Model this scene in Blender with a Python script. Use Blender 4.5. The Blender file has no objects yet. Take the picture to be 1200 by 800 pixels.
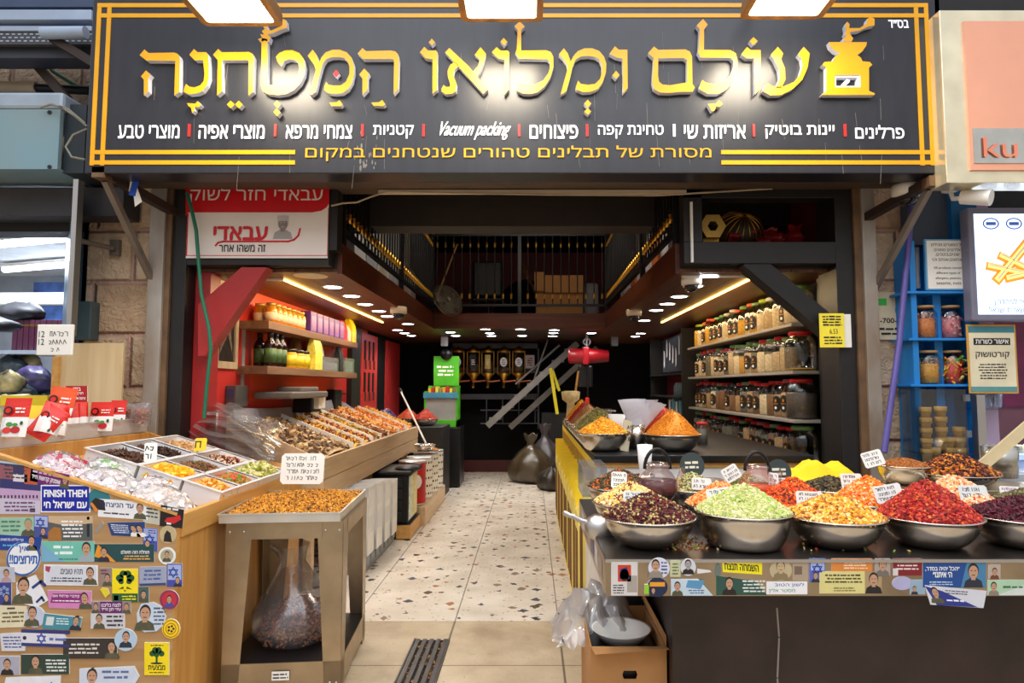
import bpy, bmesh, math, random
import numpy as np
from mathutils import Vector, Matrix, Euler
from mathutils.geometry import tessellate_polygon, interpolate_bezier
from math import sin, cos, pi as PI, radians as rad
MRot, MTr, RND = Matrix.Rotation, Matrix.Translation, random.Random

SC = bpy.context.scene
COL = SC.collection
# ---------------------------------------------------------------- camera, world, exposure
CAM_H, CAM_F, CAM_CX = 1.45, 750.0, 622.0
PITCH = math.atan(53 / 750)
cam = bpy.data.cameras.new('camera')
cam.lens, cam.sensor_width = 36 * CAM_F / 1200, 36
cam.shift_x = (600 - CAM_CX) / 1200
cam.clip_start, cam.clip_end = 0.05, 100
cam_o = bpy.data.objects.new('camera', cam)
COL.objects.link(cam_o)
cam_o.location = (0, 0, CAM_H)
cam_o.rotation_euler = (rad(90) + PITCH, 0, 0)
SC.camera = cam_o
SC.view_settings.view_transform = 'Standard'
SC.view_settings.look = 'None'
SC.view_settings.gamma = 1
SC.view_settings.use_curve_mapping = False
SC.view_settings.exposure = 0.62

world = bpy.data.worlds.new('world')
SC.world = world
world.use_nodes = True
_n, _l = world.node_tree.nodes, world.node_tree.links
_bg = _n['Background']
_tc = _n.new('ShaderNodeTexCoord'); _sx = _n.new('ShaderNodeSeparateXYZ'); _rp = _n.new('ShaderNodeValToRGB')
_l.new(_tc.outputs['Generated'], _sx.inputs[0]); _l.new(_sx.outputs['Z'], _rp.inputs[0])
_cr = _rp.color_ramp
_cr.elements[0].position, _cr.elements[0].color = 0.0, (0.36, 0.31, 0.25, 1)
_cr.elements[1].position, _cr.elements[1].color = 0.75, (0.90, 0.96, 1.12, 1)
_e = _cr.elements.new(0.25); _e.color = (0.60, 0.59, 0.60, 1)
_l.new(_rp.outputs[0], _bg.inputs[0])
_bg.inputs[1].default_value = 0.75

def light(name, kind, loc, energy, col=(1, 1, 1), size=0.3, rot=(0, 0, 0), size_y=None, spot=None, parent=None):
    d = bpy.data.lights.new(name, kind); d.energy = energy; d.color = col
    if kind == 'AREA':
        d.size = size
        if size_y: d.shape = 'RECTANGLE'; d.size_y = size_y
    elif kind in ('POINT', 'SPOT'):
        d.shadow_soft_size = size
    if spot: d.spot_size = spot; d.spot_blend = 0.6
    o = bpy.data.objects.new(name, d); COL.objects.link(o); o.location = loc; o.rotation_euler = rot
    if parent: o.parent = parent; o.location = Vector(loc) - ORG.get(parent, Vector())
    return o
# the open market roof lets daylight down between the stalls
light('gallery_fill', 'AREA', (0, 5.5, 3.7), 15, (1.0, 0.86, 0.7), 1.6, (rad(25), 0, 0), 0.4)  # added fill light that lifts the dark gallery, not a lamp of the shop
light('skylight', 'AREA', (0.0, 0.4, 5.2), 120, (0.93, 0.96, 1.0), 5.5, (rad(14), 0, 0), 4.0)

# ---------------------------------------------------------------- helpers
ORG = {}
def P(px, py, X=None, Y=None, Z=None):
    """the point of the place seen at a pixel of the photograph, on a known plane"""
    u = (px - CAM_CX) / CAM_F; v = (400 - py) / CAM_F
    d = Vector((u, cos(PITCH) - v * sin(PITCH), sin(PITCH) + v * cos(PITCH)))
    if Y is not None: t = Y / d.y
    elif Z is not None: t = (Z - CAM_H) / d.z
    else: t = X / d.x
    return Vector((0, 0, CAM_H)) + d * t

def lin(c):
    return tuple(((x / 255) / 12.92 if x / 255 <= 0.04045 else ((x / 255 + 0.055) / 1.055) ** 2.4) for x in c[:3]) + (1,)

MATS = {}
def mat(name, col=(128, 128, 128), rough=0.5, metal=0.0, var=0.12, scale=6.0, bump=0.0, bscale=60.0, emit=0.0, ecol=None, stretch=None, coat=0.0, dirt=None, spec=0.5):
    if name in MATS: return MATS[name]
    m = bpy.data.materials.new(name); m.use_nodes = True
    n, l = m.node_tree.nodes, m.node_tree.links
    b = n['Principled BSDF']
    b.inputs['Roughness'].default_value = rough; b.inputs['Metallic'].default_value = metal
    b.inputs['Specular IOR Level'].default_value = spec
    if coat: b.inputs['Coat Weight'].default_value = coat; b.inputs['Coat Roughness'].default_value = 0.08
    c = lin(col); b.inputs['Base Color'].default_value = c
    tc = n.new('ShaderNodeTexCoord'); mp = n.new('ShaderNodeMapping')
    l.new(tc.outputs['Object'], mp.inputs[0])
    if stretch: mp.inputs['Scale'].default_value = stretch
    if var:
        nz = n.new('ShaderNodeTexNoise'); nz.inputs['Scale'].default_value = scale; nz.inputs['Detail'].default_value = 5
        l.new(mp.outputs[0], nz.inputs[0])
        r = n.new('ShaderNodeValToRGB')
        r.color_ramp.elements[0].position = 0.3; r.color_ramp.elements[1].position = 0.7
        r.color_ramp.elements[0].color = tuple(x * (1 - var) for x in c[:3]) + (1,) if not dirt else lin(dirt)
        r.color_ramp.elements[1].color = tuple(min(1, x * (1 + var)) for x in c[:3]) + (1,)
        l.new(nz.outputs[0], r.inputs[0]); l.new(r.outputs[0], b.inputs['Base Color'])
    if bump:
        nb = n.new('ShaderNodeTexNoise'); nb.inputs['Scale'].default_value = bscale; nb.inputs['Detail'].default_value = 4
        l.new(mp.outputs[0], nb.inputs[0])
        bp = n.new('ShaderNodeBump'); bp.inputs['Strength'].default_value = bump; bp.inputs['Distance'].default_value = 0.01
        l.new(nb.outputs[0], bp.inputs['Height']); l.new(bp.outputs[0], b.inputs['Normal'])
    if emit:
        b.inputs['Emission Color'].default_value = lin(ecol or col); b.inputs['Emission Strength'].default_value = emit
    MATS[name] = m
    return m

def mat_wood(name, c1, c2, along='Y', plank=None, rough=0.45, freq=1.0):
    """wood grain along an axis, with plank joints across another if plank = (axis, width)"""
    if name in MATS: return MATS[name]
    m = mat(name, c1, rough, var=0)
    n, l = m.node_tree.nodes, m.node_tree.links; b = n['Principled BSDF']
    mp = [x for x in n if x.type == 'MAPPING'][0]; tc = [x for x in n if x.type == 'TEX_COORD'][0]
    s = {'X': (0.6, 9, 9), 'Y': (9, 0.6, 9), 'Z': (9, 9, 0.6)}[along]
    mp.inputs['Scale'].default_value = tuple(v * freq for v in s)
    nz = n.new('ShaderNodeTexNoise'); nz.inputs['Scale'].default_value = 2.5; nz.inputs['Detail'].default_value = 6; nz.inputs['Distortion'].default_value = 0.6
    l.new(mp.outputs[0], nz.inputs[0])
    r = n.new('ShaderNodeValToRGB'); r.color_ramp.elements[0].position = 0.32; r.color_ramp.elements[1].position = 0.68
    r.color_ramp.elements[0].color = lin(c2); r.color_ramp.elements[1].color = lin(c1)
    l.new(nz.outputs[0], r.inputs[0]); out = r.outputs[0]
    if plank:
        sp = n.new('ShaderNodeSeparateXYZ'); l.new(tc.outputs['Object'], sp.inputs[0])
        d = n.new('ShaderNodeMath'); d.operation = 'DIVIDE'; d.inputs[1].default_value = plank[1]; l.new(sp.outputs[plank[0]], d.inputs[0])
        fr = n.new('ShaderNodeMath'); fr.operation = 'FRACT'; l.new(d.outputs[0], fr.inputs[0])
        lt = n.new('ShaderNodeMath'); lt.operation = 'LESS_THAN'; lt.inputs[1].default_value = 0.05; l.new(fr.outputs[0], lt.inputs[0])
        mx = n.new('ShaderNodeMix'); mx.data_type = 'RGBA'
        l.new(lt.outputs[0], mx.inputs[0]); l.new(out, mx.inputs[6]); mx.inputs[7].default_value = lin((28, 18, 12)); out = mx.outputs[2]
    l.new(out, b.inputs['Base Color'])
    return m

def mat_multi(name, cols, rough=0.6, spec=0.4):
    """each loose piece of a heap takes one of the colours"""
    if name in MATS: return MATS[name]
    m = mat(name, cols[0], rough, var=0, spec=spec)
    n, l = m.node_tree.nodes, m.node_tree.links
    g = n.new('ShaderNodeNewGeometry'); r = n.new('ShaderNodeValToRGB'); r.color_ramp.interpolation = 'CONSTANT'
    cr = r.color_ramp
    cr.elements[0].color = lin(cols[0]); cr.elements[1].position = 1 / len(cols); cr.elements[1].color = lin(cols[1 % len(cols)])
    for i in range(2, len(cols)):
        e = cr.elements.new(i / len(cols)); e.color = lin(cols[i])
    l.new(g.outputs['Random Per Island'], r.inputs[0]); l.new(r.outputs[0], n['Principled BSDF'].inputs['Base Color'])
    return m

def mat_clear(name, tint=(235, 240, 242), gloss=0.16, rough=0.05, body=0.0, bodycol=(230, 230, 230)):
    """thin clear glass or plastic: mostly see-through, with a mirror sheen and a little haze of its own"""
    if name in MATS: return MATS[name]
    m = bpy.data.materials.new(name); m.use_nodes = True
    n, l = m.node_tree.nodes, m.node_tree.links
    n.remove(n['Principled BSDF']); out = n['Material Output']
    tr = n.new('ShaderNodeBsdfTransparent'); tr.inputs[0].default_value = lin(tint)
    gl = n.new('ShaderNodeBsdfGlossy'); gl.inputs['Roughness'].default_value = rough
    lw = n.new('ShaderNodeLayerWeight'); lw.inputs[0].default_value = 0.35
    ma = n.new('ShaderNodeMath'); ma.operation = 'MULTIPLY_ADD'; ma.inputs[1].default_value = 0.38; ma.inputs[2].default_value = gloss * 0.5
    l.new(lw.outputs['Fresnel'], ma.inputs[0])
    mx = n.new('ShaderNodeMixShader'); l.new(ma.outputs[0], mx.inputs[0]); l.new(tr.outputs[0], mx.inputs[1]); l.new(gl.outputs[0], mx.inputs[2])
    res = mx.outputs[0]
    if body:
        df = n.new('ShaderNodeBsdfDiffuse'); df.inputs[0].default_value = lin(bodycol)
        m2 = n.new('ShaderNodeMixShader'); m2.inputs[0].default_value = body
        l.new(res, m2.inputs[1]); l.new(df.outputs[0], m2.inputs[2]); res = m2.outputs[0]
    l.new(res, out.inputs[0])
    MATS[name] = m
    return m

# ---- text
_TXT = {}
def rtl(s):
    if not any('\u0590' <= ch <= '\u05ff' for ch in s): return s
    out, run = [], ''
    for ch in s:
        if ch.isascii() and (ch.isalnum() or ch in '.,-%' and run): run += ch
        else:
            if run: out.append(run); run = ''
            out.append(ch)
    if run: out.append(run)
    return ''.join(reversed(out))
def text_geo(s):
    """outlines of a line of text, each outline filled by itself; gives points (u, v, layer) and faces"""
    if s not in _TXT:
        c = bpy.data.curves.new('lettering', 'FONT'); c.body = rtl(s); c.size = 1
        o = bpy.data.objects.new('lettering', c); COL.objects.link(o)
        cu = o.to_curve(bpy.context.evaluated_depsgraph_get()); L = []
        for sp in cu.splines:
            b = sp.bezier_points; pts = []
            for p, q in zip(b, list(b[1:]) + [b[0]]):
                flat = abs((p.handle_right - p.co).cross(q.co - p.co).z) + abs((q.handle_left - q.co).cross(q.co - p.co).z) < 1e-5
                pts += [p.co.copy()] if flat else list(interpolate_bezier(p.co, p.handle_right, q.handle_left, q.co, 5))[:-1]
            pts = [p for p, q in zip(pts, pts[1:] + pts[:1]) if (p - q).length > 1e-5]
            if len(pts) > 2: L.append((sum(p.x * q.y - q.x * p.y for p, q in zip(pts, pts[1:] + pts[:1])) / 2, pts))
        o.to_curve_clear(); bpy.data.objects.remove(o); bpy.data.curves.remove(c)
        v, f = [], []
        def inside(p, pl):
            k = False
            for a, b in zip(pl, pl[1:] + pl[:1]):
                if (a.y > p.y) != (b.y > p.y) and p.x < (b.x - a.x) * (p.y - a.y) / (b.y - a.y) + a.x: k = not k
            return k
        hole = [any(a * b < 0 and abs(b) > abs(a) and inside(pl[0], ql) for b, ql in L) for a, pl in L]
        outs = [t for t, k in zip(L, hole) if not k]; holes = [pl for (a, pl), k in zip(L, hole) if k]
        for n, (sg, pl) in enumerate(outs):
            hs = [h for h in holes if inside(h[0], pl)]; o0 = len(v); al = [p for q in [pl] + hs for p in q]
            v += [(p.x, p.y, n % 5) for p in al]
            if not hs: f.append(tuple(range(o0, o0 + len(pl))) if sg > 0 else tuple(range(o0 + len(pl) - 1, o0 - 1, -1)))
            else:
                for t in tessellate_polygon([[Vector((p.x, p.y, 0)) for p in q] for q in [pl] + hs]):
                    a, b, d = (al[k] for k in t); f.append(tuple(o0 + k for k in (t if (b - a).cross(d - a).z > 0 else reversed(t))))
        v = np.array(v); v[:, :2] -= v[:, :2].min(0); _TXT[s] = (v, f, v.max(0))
    return _TXT[s]

class MB:
    """collects shapes with their materials, then links them as one mesh object"""
    def __init__(s): s.v, s.f, s.m, s.s, s.mats = [], [], [], [], []
    def mi(s, m):
        if m not in s.mats: s.mats.append(m)
        return s.mats.index(m)
    def add(s, vs, fs, m, smooth=False):
        o = len(s.v); s.v.extend(tuple(v) for v in vs); i = s.mi(m)
        for f in fs: s.f.append(tuple(a + o for a in f)); s.m.append(i); s.s.append(smooth)
        return s
    def box(s, x0, x1, y0, y1, z0, z1, m, b=0.0, M=None):
        if b > 0:
            vs, fs = _bbox(x1 - x0, y1 - y0, z1 - z0, b)
            vs = [(v[0] + (x0 + x1) / 2, v[1] + (y0 + y1) / 2, v[2] + (z0 + z1) / 2) for v in vs]
        else:
            vs = [(x, y, z) for x in (x0, x1) for y in (y0, y1) for z in (z0, z1)]
            fs = [(0, 1, 3, 2), (4, 6, 7, 5), (0, 4, 5, 1), (2, 3, 7, 6), (0, 2, 6, 4), (1, 5, 7, 3)]
        if M: vs = [M @ Vector(v) for v in vs]
        return s.add(vs, fs, m)
    def obox(s, c, size, m, rot=(0, 0, 0), b=0.0):
        M = MTr(c) @ Euler(rot).to_matrix().to_4x4()
        return s.box(-size[0] / 2, size[0] / 2, -size[1] / 2, size[1] / 2, -size[2] / 2, size[2] / 2, m, b, M)
    def tube(s, pts, r, m, n=8, caps=True, smooth=True):
        pts = [Vector(p) for p in pts]; R = r if isinstance(r, (list, tuple)) else [r] * len(pts)
        vs, fs = [], []; prev = None
        for i, p in enumerate(pts):
            t = (pts[min(i + 1, len(pts) - 1)] - pts[max(i - 1, 0)]).normalized()
            a = prev or (Vector((0, 0, 1)) if abs(t.z) < 0.9 else Vector((1, 0, 0)))
            x = t.cross(a)
            if x.length < 1e-6: x = t.orthogonal()
            x.normalize(); y = x.cross(t).normalized(); prev = y
            for k in range(n):
                q = 2 * PI * k / n + PI / n
                vs.append(p + (x * cos(q) + y * sin(q)) * R[i])
        for i in range(len(pts) - 1):
            for k in range(n):
                fs.append((i * n + k, i * n + (k + 1) % n, (i + 1) * n + (k + 1) % n, (i + 1) * n + k))
        s.add(vs, fs, m, smooth)
        if caps:
            s.add(vs[:n], [tuple(range(n))], m); s.add(vs[-n:], [tuple(reversed(range(n)))], m)
        return s
    def bar(s, p0, p1, w, h, m, up=(0, 0, 1)):
        """a rectangular bar between two points, w across, h along up"""
        p0, p1 = Vector(p0), Vector(p1); t = (p1 - p0).normalized(); u = Vector(up)
        x = t.cross(u).normalized(); y = x.cross(t).normalized()
        vs = [p + x * a * w / 2 + y * c * h / 2 for p in (p0, p1) for a, c in ((-1, -1), (1, -1), (1, 1), (-1, 1))]
        return s.add(vs, [(3, 2, 1, 0), (4, 5, 6, 7)] + [(k, (k + 1) % 4, (k + 1) % 4 + 4, k + 4) for k in range(4)], m)
    def lathe(s, prof, c, m, n=32, smooth=True, M=None, closed=False):
        vs, fs = [], []
        for r, z in prof:
            for k in range(n):
                q = 2 * PI * k / n; vs.append(Vector((r * cos(q), r * sin(q), z)))
        L = len(prof)
        for i in range(L - 1 + (1 if closed else 0)):
            j = (i + 1) % L
            for k in range(n): fs.append((i * n + k, i * n + (k + 1) % n, j * n + (k + 1) % n, j * n + k))
        if not closed:
            if prof[0][0] > 1e-5: fs.append(tuple(reversed(range(n))))
            if prof[-1][0] > 1e-5: fs.append(tuple((L - 1) * n + k for k in range(n)))
        M = M or Matrix.Identity(4)
        return s.add([M @ v + Vector(c) for v in vs], fs, m, smooth)
    def prism(s, loops, fr, d, mf, ms=None, back=True):
        """closed outlines (the first outer, the rest holes) in a frame (o, ux, uy), grown d along the frame normal"""
        o, ux, uy = fr; nrm = ux.cross(uy).normalized()
        L2 = [[Vector((p[0], p[1], 0)) for p in lp] for lp in loops]
        tris = tessellate_polygon(L2); flat = [p for lp in L2 for p in lp]
        base = [o + ux * p.x + uy * p.y for p in flat]; top = [b + nrm * d for b in base]
        ts = []
        for t in tris:
            a, b, c = (flat[i] for i in t)
            ts.append(tuple(t) if (b - a).cross(c - a).z > 0 else tuple(reversed(t)))
        s.add(top, ts, mf)
        if d:
            if back: s.add(base, [tuple(reversed(t)) for t in ts], ms or mf)
            k = 0
            for lp in L2:
                n = len(lp); area = sum(lp[i].x * lp[(i + 1) % n].y - lp[(i + 1) % n].x * lp[i].y for i in range(n))
                outer = lp is L2[0]; fl = (area > 0) == outer
                vs = base[k:k + n] + top[k:k + n]
                fs = [(i, (i + 1) % n, n + (i + 1) % n, n + i) for i in range(n)]
                s.add(vs, fs if fl else [tuple(reversed(f)) for f in fs], ms or mf); k += n
        return s
    def quad(s, fr, u0, v0, u1, v1, m, d=0.0):
        return s.prism([[(u0, v0), (u1, v0), (u1, v1), (u0, v1)]], fr, d, m)
    def disc(s, fr, u, v, ru, rv, m, d=0.0, n=24, a0=0, a1=2 * PI):
        return s.prism([[(u + ru * cos(a0 + (a1 - a0) * k / n), v + rv * sin(a0 + (a1 - a0) * k / n)) for k in range(n if abs(a1 - a0 - 2 * PI) < 1e-4 else n + 1)]], fr, d, m)
    def text(s, t, fr, u0, v0, u1, v1, m, bold=0.0, d=0.0, shear=0.0, keep=False):
        v, f, mx = text_geo(t); o, ux, uy = fr
        su, sv = (u1 - u0) / mx[0], (v1 - v0) / mx[1]
        if keep: su = sv = min(su, sv); u0 = (u0 + u1 - su * mx[0]) / 2; v0 = (v0 + v1 - sv * mx[1]) / 2
        nrm = ux.cross(uy).normalized()
        bw = bold * sv
        for k, (bu, bv) in enumerate(((0, 0), (bw, 0), (-bw, 0), (0, bw), (0, -bw)) if bold else ((0, 0),)):
            top = [o + ux * (u0 + bu + p[0] * su) + uy * (v0 + bv + p[1] * sv) + ux * shear * p[1] * sv + nrm * (d - k * 6e-5 - p[2] * 1.1e-5) for p in v]
            s.add(top, f, m)
        return s
    def line(s, fr, pts, w, m, d=0.0):
        """a flat stroke along points of a frame"""
        for (a, b), (c, e) in zip(pts, pts[1:]):
            L = math.hypot(c - a, e - b) or 1e-6; nx, ny = -(e - b) / L * w / 2, (c - a) / L * w / 2
            ex, ey = (c - a) / L * w * 0.3, (e - b) / L * w * 0.3
            s.prism([[(a - ex - nx, b - ey - ny), (c + ex - nx, e + ey - ny), (c + ex + nx, e + ey + ny), (a - ex + nx, b - ey + ny)]], fr, d, m, back=False)
        return s
    def np_add(s, V, F, m, smooth=False):
        o = len(s.v); s.v.extend(map(tuple, V.tolist())); i = s.mi(m)
        F = (F + o).tolist(); s.f.extend(map(tuple, F)); s.m.extend([i] * len(F)); s.s.extend([smooth] * len(F))
        return s
    def obj(s, name, parent=None, origin=None, label=None, cat=None, group=None, kind=None, rot=None, local=False):
        me = bpy.data.meshes.new(name)
        og = Vector(origin) if origin is not None else (ORG.get(parent, Vector()) if parent and not local else Vector())
        V = np.array(s.v, dtype=float).reshape(-1, 3) - np.array(og)
        me.from_pydata(V.tolist(), [], s.f)
        for m in s.mats: me.materials.append(m)
        me.polygons.foreach_set('material_index', s.m); me.polygons.foreach_set('use_smooth', s.s)
        me.update()
        o = bpy.data.objects.new(name, me); COL.objects.link(o)
        if parent:
            o.parent = parent; ORG[o] = ORG.get(parent, Vector()) if not local else Vector()
        else:
            o.location = og; ORG[o] = og
            if rot: o.rotation_euler = rot
        tag(o, label, cat, group, kind)
        return o

def _bbox(sx, sy, sz, b, _c={}):
    k = (round(sx, 5), round(sy, 5), round(sz, 5), round(b, 5))
    if k not in _c:
        bm = bmesh.new(); bmesh.ops.create_cube(bm, size=1)
        bmesh.ops.scale(bm, vec=(sx, sy, sz), verts=bm.verts)
        b = min(b, abs(sx) * 0.45, abs(sy) * 0.45, abs(sz) * 0.45)
        bmesh.ops.bevel(bm, geom=bm.edges[:], offset=b, segments=2, affect='EDGES', profile=0.5)
        bm.verts.index_update()
        _c[k] = ([tuple(v.co) for v in bm.verts], [tuple(v.index for v in f.verts) for f in bm.faces]); bm.free()
    return _c[k]

def tag(o, label=None, cat=None, group=None, kind=None):
    if label: o['label'] = label
    if cat: o['category'] = cat
    if group: o['group'] = group
    if kind: o['kind'] = kind
    return o
def thing(name, label, cat, loc=(0, 0, 0), group=None, rz=0.0):
    o = bpy.data.objects.new(name, None); COL.objects.link(o); o.empty_display_size = 0.05
    o.location = loc; o.rotation_euler = (0, 0, rz); ORG[o] = Vector(loc)
    return tag(o, label, cat, group)
def struct(name, mb): return mb.obj(name, kind='structure')
def copy_thing(r, loc, label, rz=None, group=None, scale=None):
    c = r.copy(); COL.objects.link(c); c.location = loc; c['label'] = label
    if rz is not None: c.rotation_euler = (0, 0, rz)
    if scale: c.scale = scale if isinstance(scale, tuple) else (scale,) * 3
    if group: c['group'] = group
    def rec(a, b):
        for ch in list(a.children):
            d = ch.copy(); COL.objects.link(d); d.parent = b; rec(ch, d)
    rec(r, c)
    return c
def fr_xz(x, y, z): return (Vector((x, y, z)), Vector((1, 0, 0)), Vector((0, 0, 1)))      # faces the street
def fr(o, ux, uy): return (Vector(o), Vector(ux).normalized(), Vector(uy).normalized())
def ordinal(i): return ['first', 'second', 'third', 'fourth', 'fifth', 'sixth', 'seventh', 'eighth', 'ninth', 'tenth', 'eleventh', 'twelfth', 'thirteenth', 'fourteenth', 'fifteenth', 'sixteenth', 'seventeenth', 'eighteenth', 'nineteenth', 'twentieth', 'twenty-first', 'twenty-second', 'twenty-third', 'twenty-fourth'][i]

# ---- loose food pieces
_OCT = (np.array([(1, 0, 0), (-1, 0, 0), (0, 1, 0), (0, -1, 0), (0, 0, 1), (0, 0, -1)], float),
        np.array([(0, 2, 4), (2, 1, 4), (1, 3, 4), (3, 0, 4), (2, 0, 5), (1, 2, 5), (3, 1, 5), (0, 3, 5)]))
_CUB = (np.array([(x, y, z) for x in (-1, 1) for y in (-1, 1) for z in (-1, 1)], float) * np.array([1, 1, 1]),
        np.array([(0, 1, 3, 2), (4, 6, 7, 5), (0, 4, 5, 1), (2, 3, 7, 6), (0, 2, 6, 4), (1, 5, 7, 3)]))
def pieces(mb, pos, size, m, rng, shape='oct', flat=1.0, jit=0.35, aim=None):
    """a loose piece at every position, each turned and sized at random; size = (a, b, c) half axes in metres"""
    T, F = _OCT if shape == 'oct' else _CUB
    n = len(pos); sz = np.array(size) * (1 + jit * (rng.random((n, 3)) * 2 - 1))
    V = T[None] * sz[:, None]
    q = rng.normal(size=(n, 4)); q[:, 1:3] *= flat
    q /= np.linalg.norm(q, axis=1)[:, None]; w, x, y, z = q.T
    R = np.stack([1 - 2 * (y * y + z * z), 2 * (x * y - z * w), 2 * (x * z + y * w), 2 * (x * y + z * w), 1 - 2 * (x * x + z * z), 2 * (y * z - x * w),
                  2 * (x * z - y * w), 2 * (y * z + x * w), 1 - 2 * (x * x + y * y)], 1).reshape(n, 3, 3)
    V = np.einsum('nij,nkj->nki', R, V) + np.asarray(pos)[:, None]
    k = len(T); FF = (F[None] + (np.arange(n) * k)[:, None, None]).reshape(-1, F.shape[1])
    mb.np_add(V.reshape(-1, 3), FF, m)
def cone_pos(n, R, h, rng, z0=0.0, power=1.25, lump=0.06):
    """points over a heap of radius R and height h"""
    r = np.sqrt(rng.random(n)) * R; a = rng.random(n) * 2 * np.pi
    z = h * (1 - (r / R) ** power) * (1 + lump * np.sin(a * 3 + r * 30)) + z0
    return np.stack([r * np.cos(a), r * np.sin(a), z], 1)
# ---------------------------------------------------------------- materials
BLACK = mat('black_paint', (24, 22, 22), 0.5, var=0.25, scale=14)
BLACKM = mat('black_metal', (20, 20, 22), 0.38, 0.2, var=0.2, scale=10)
WHITE = mat('white_plastic', (236, 234, 228), 0.4, var=0.04)
CREAM = mat('cream_plastic', (222, 206, 180), 0.45, var=0.05)
STEEL = mat('brushed_steel', (214, 206, 194), 0.27, 1.0, var=0.06, scale=3, stretch=(1, 1, 14))
STEELD = mat('worn_steel', (172, 154, 128), 0.34, 0.9, var=0.25, scale=4, bump=0.05)
ALU = mat('aluminium', (196, 194, 192), 0.38, 1.0, var=0.05)
RED = mat('red_paint', (178, 34, 36), 0.5, var=0.08, scale=5)
YEL = mat('sign_yellow', (232, 166, 0), 0.3, var=0.05, scale=9)
SIGNB = mat('sign_black', (38, 39, 46), 0.3, var=0.16, scale=4, stretch=(5, 1, 1))
BRASS = mat('brass', (214, 164, 70), 0.28, 1.0, var=0.06)
GOLD = mat('dull_gold', (150, 118, 58), 0.4, 0.9, var=0.2)
PLY = mat_wood('plywood', (214, 190, 148), (200, 172, 128), 'Z')
OAK = mat_wood('oak_laminate', (206, 154, 82), (186, 130, 62), 'Z')
OAKX = mat_wood('oak_edge', (216, 166, 92), (196, 142, 72), 'Y')
PANEL = mat_wood('stall_panel', (186, 148, 102), (166, 126, 80), 'X')
PINE = mat_wood('pale_timber', (214, 184, 146), (196, 164, 124), 'Y')
CARD = mat('cardboard', (180, 130, 78), 0.8, var=0.08, scale=12)
GLASS = mat_clear('clear_glass', (238, 241, 240), 0.10)
PLAS = mat_clear('clear_plastic', (235, 236, 238), 0.12, 0.12, 0.10)
FILM = mat_clear('plastic_film', (242, 242, 243), 0.14, 0.14, 0.07, (240, 240, 242))
MILKY = mat_clear('milky_plastic', (240, 234, 230), 0.1, 0.2, 0.34, (236, 228, 222))
INK = mat('ink', (26, 26, 34), 0.6, var=0)
PAPER = mat('paper_white', (240, 238, 230), 0.6, var=0.03)
def em(name, c, s): return mat(name, c, 0.5, var=0, emit=s)

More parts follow.
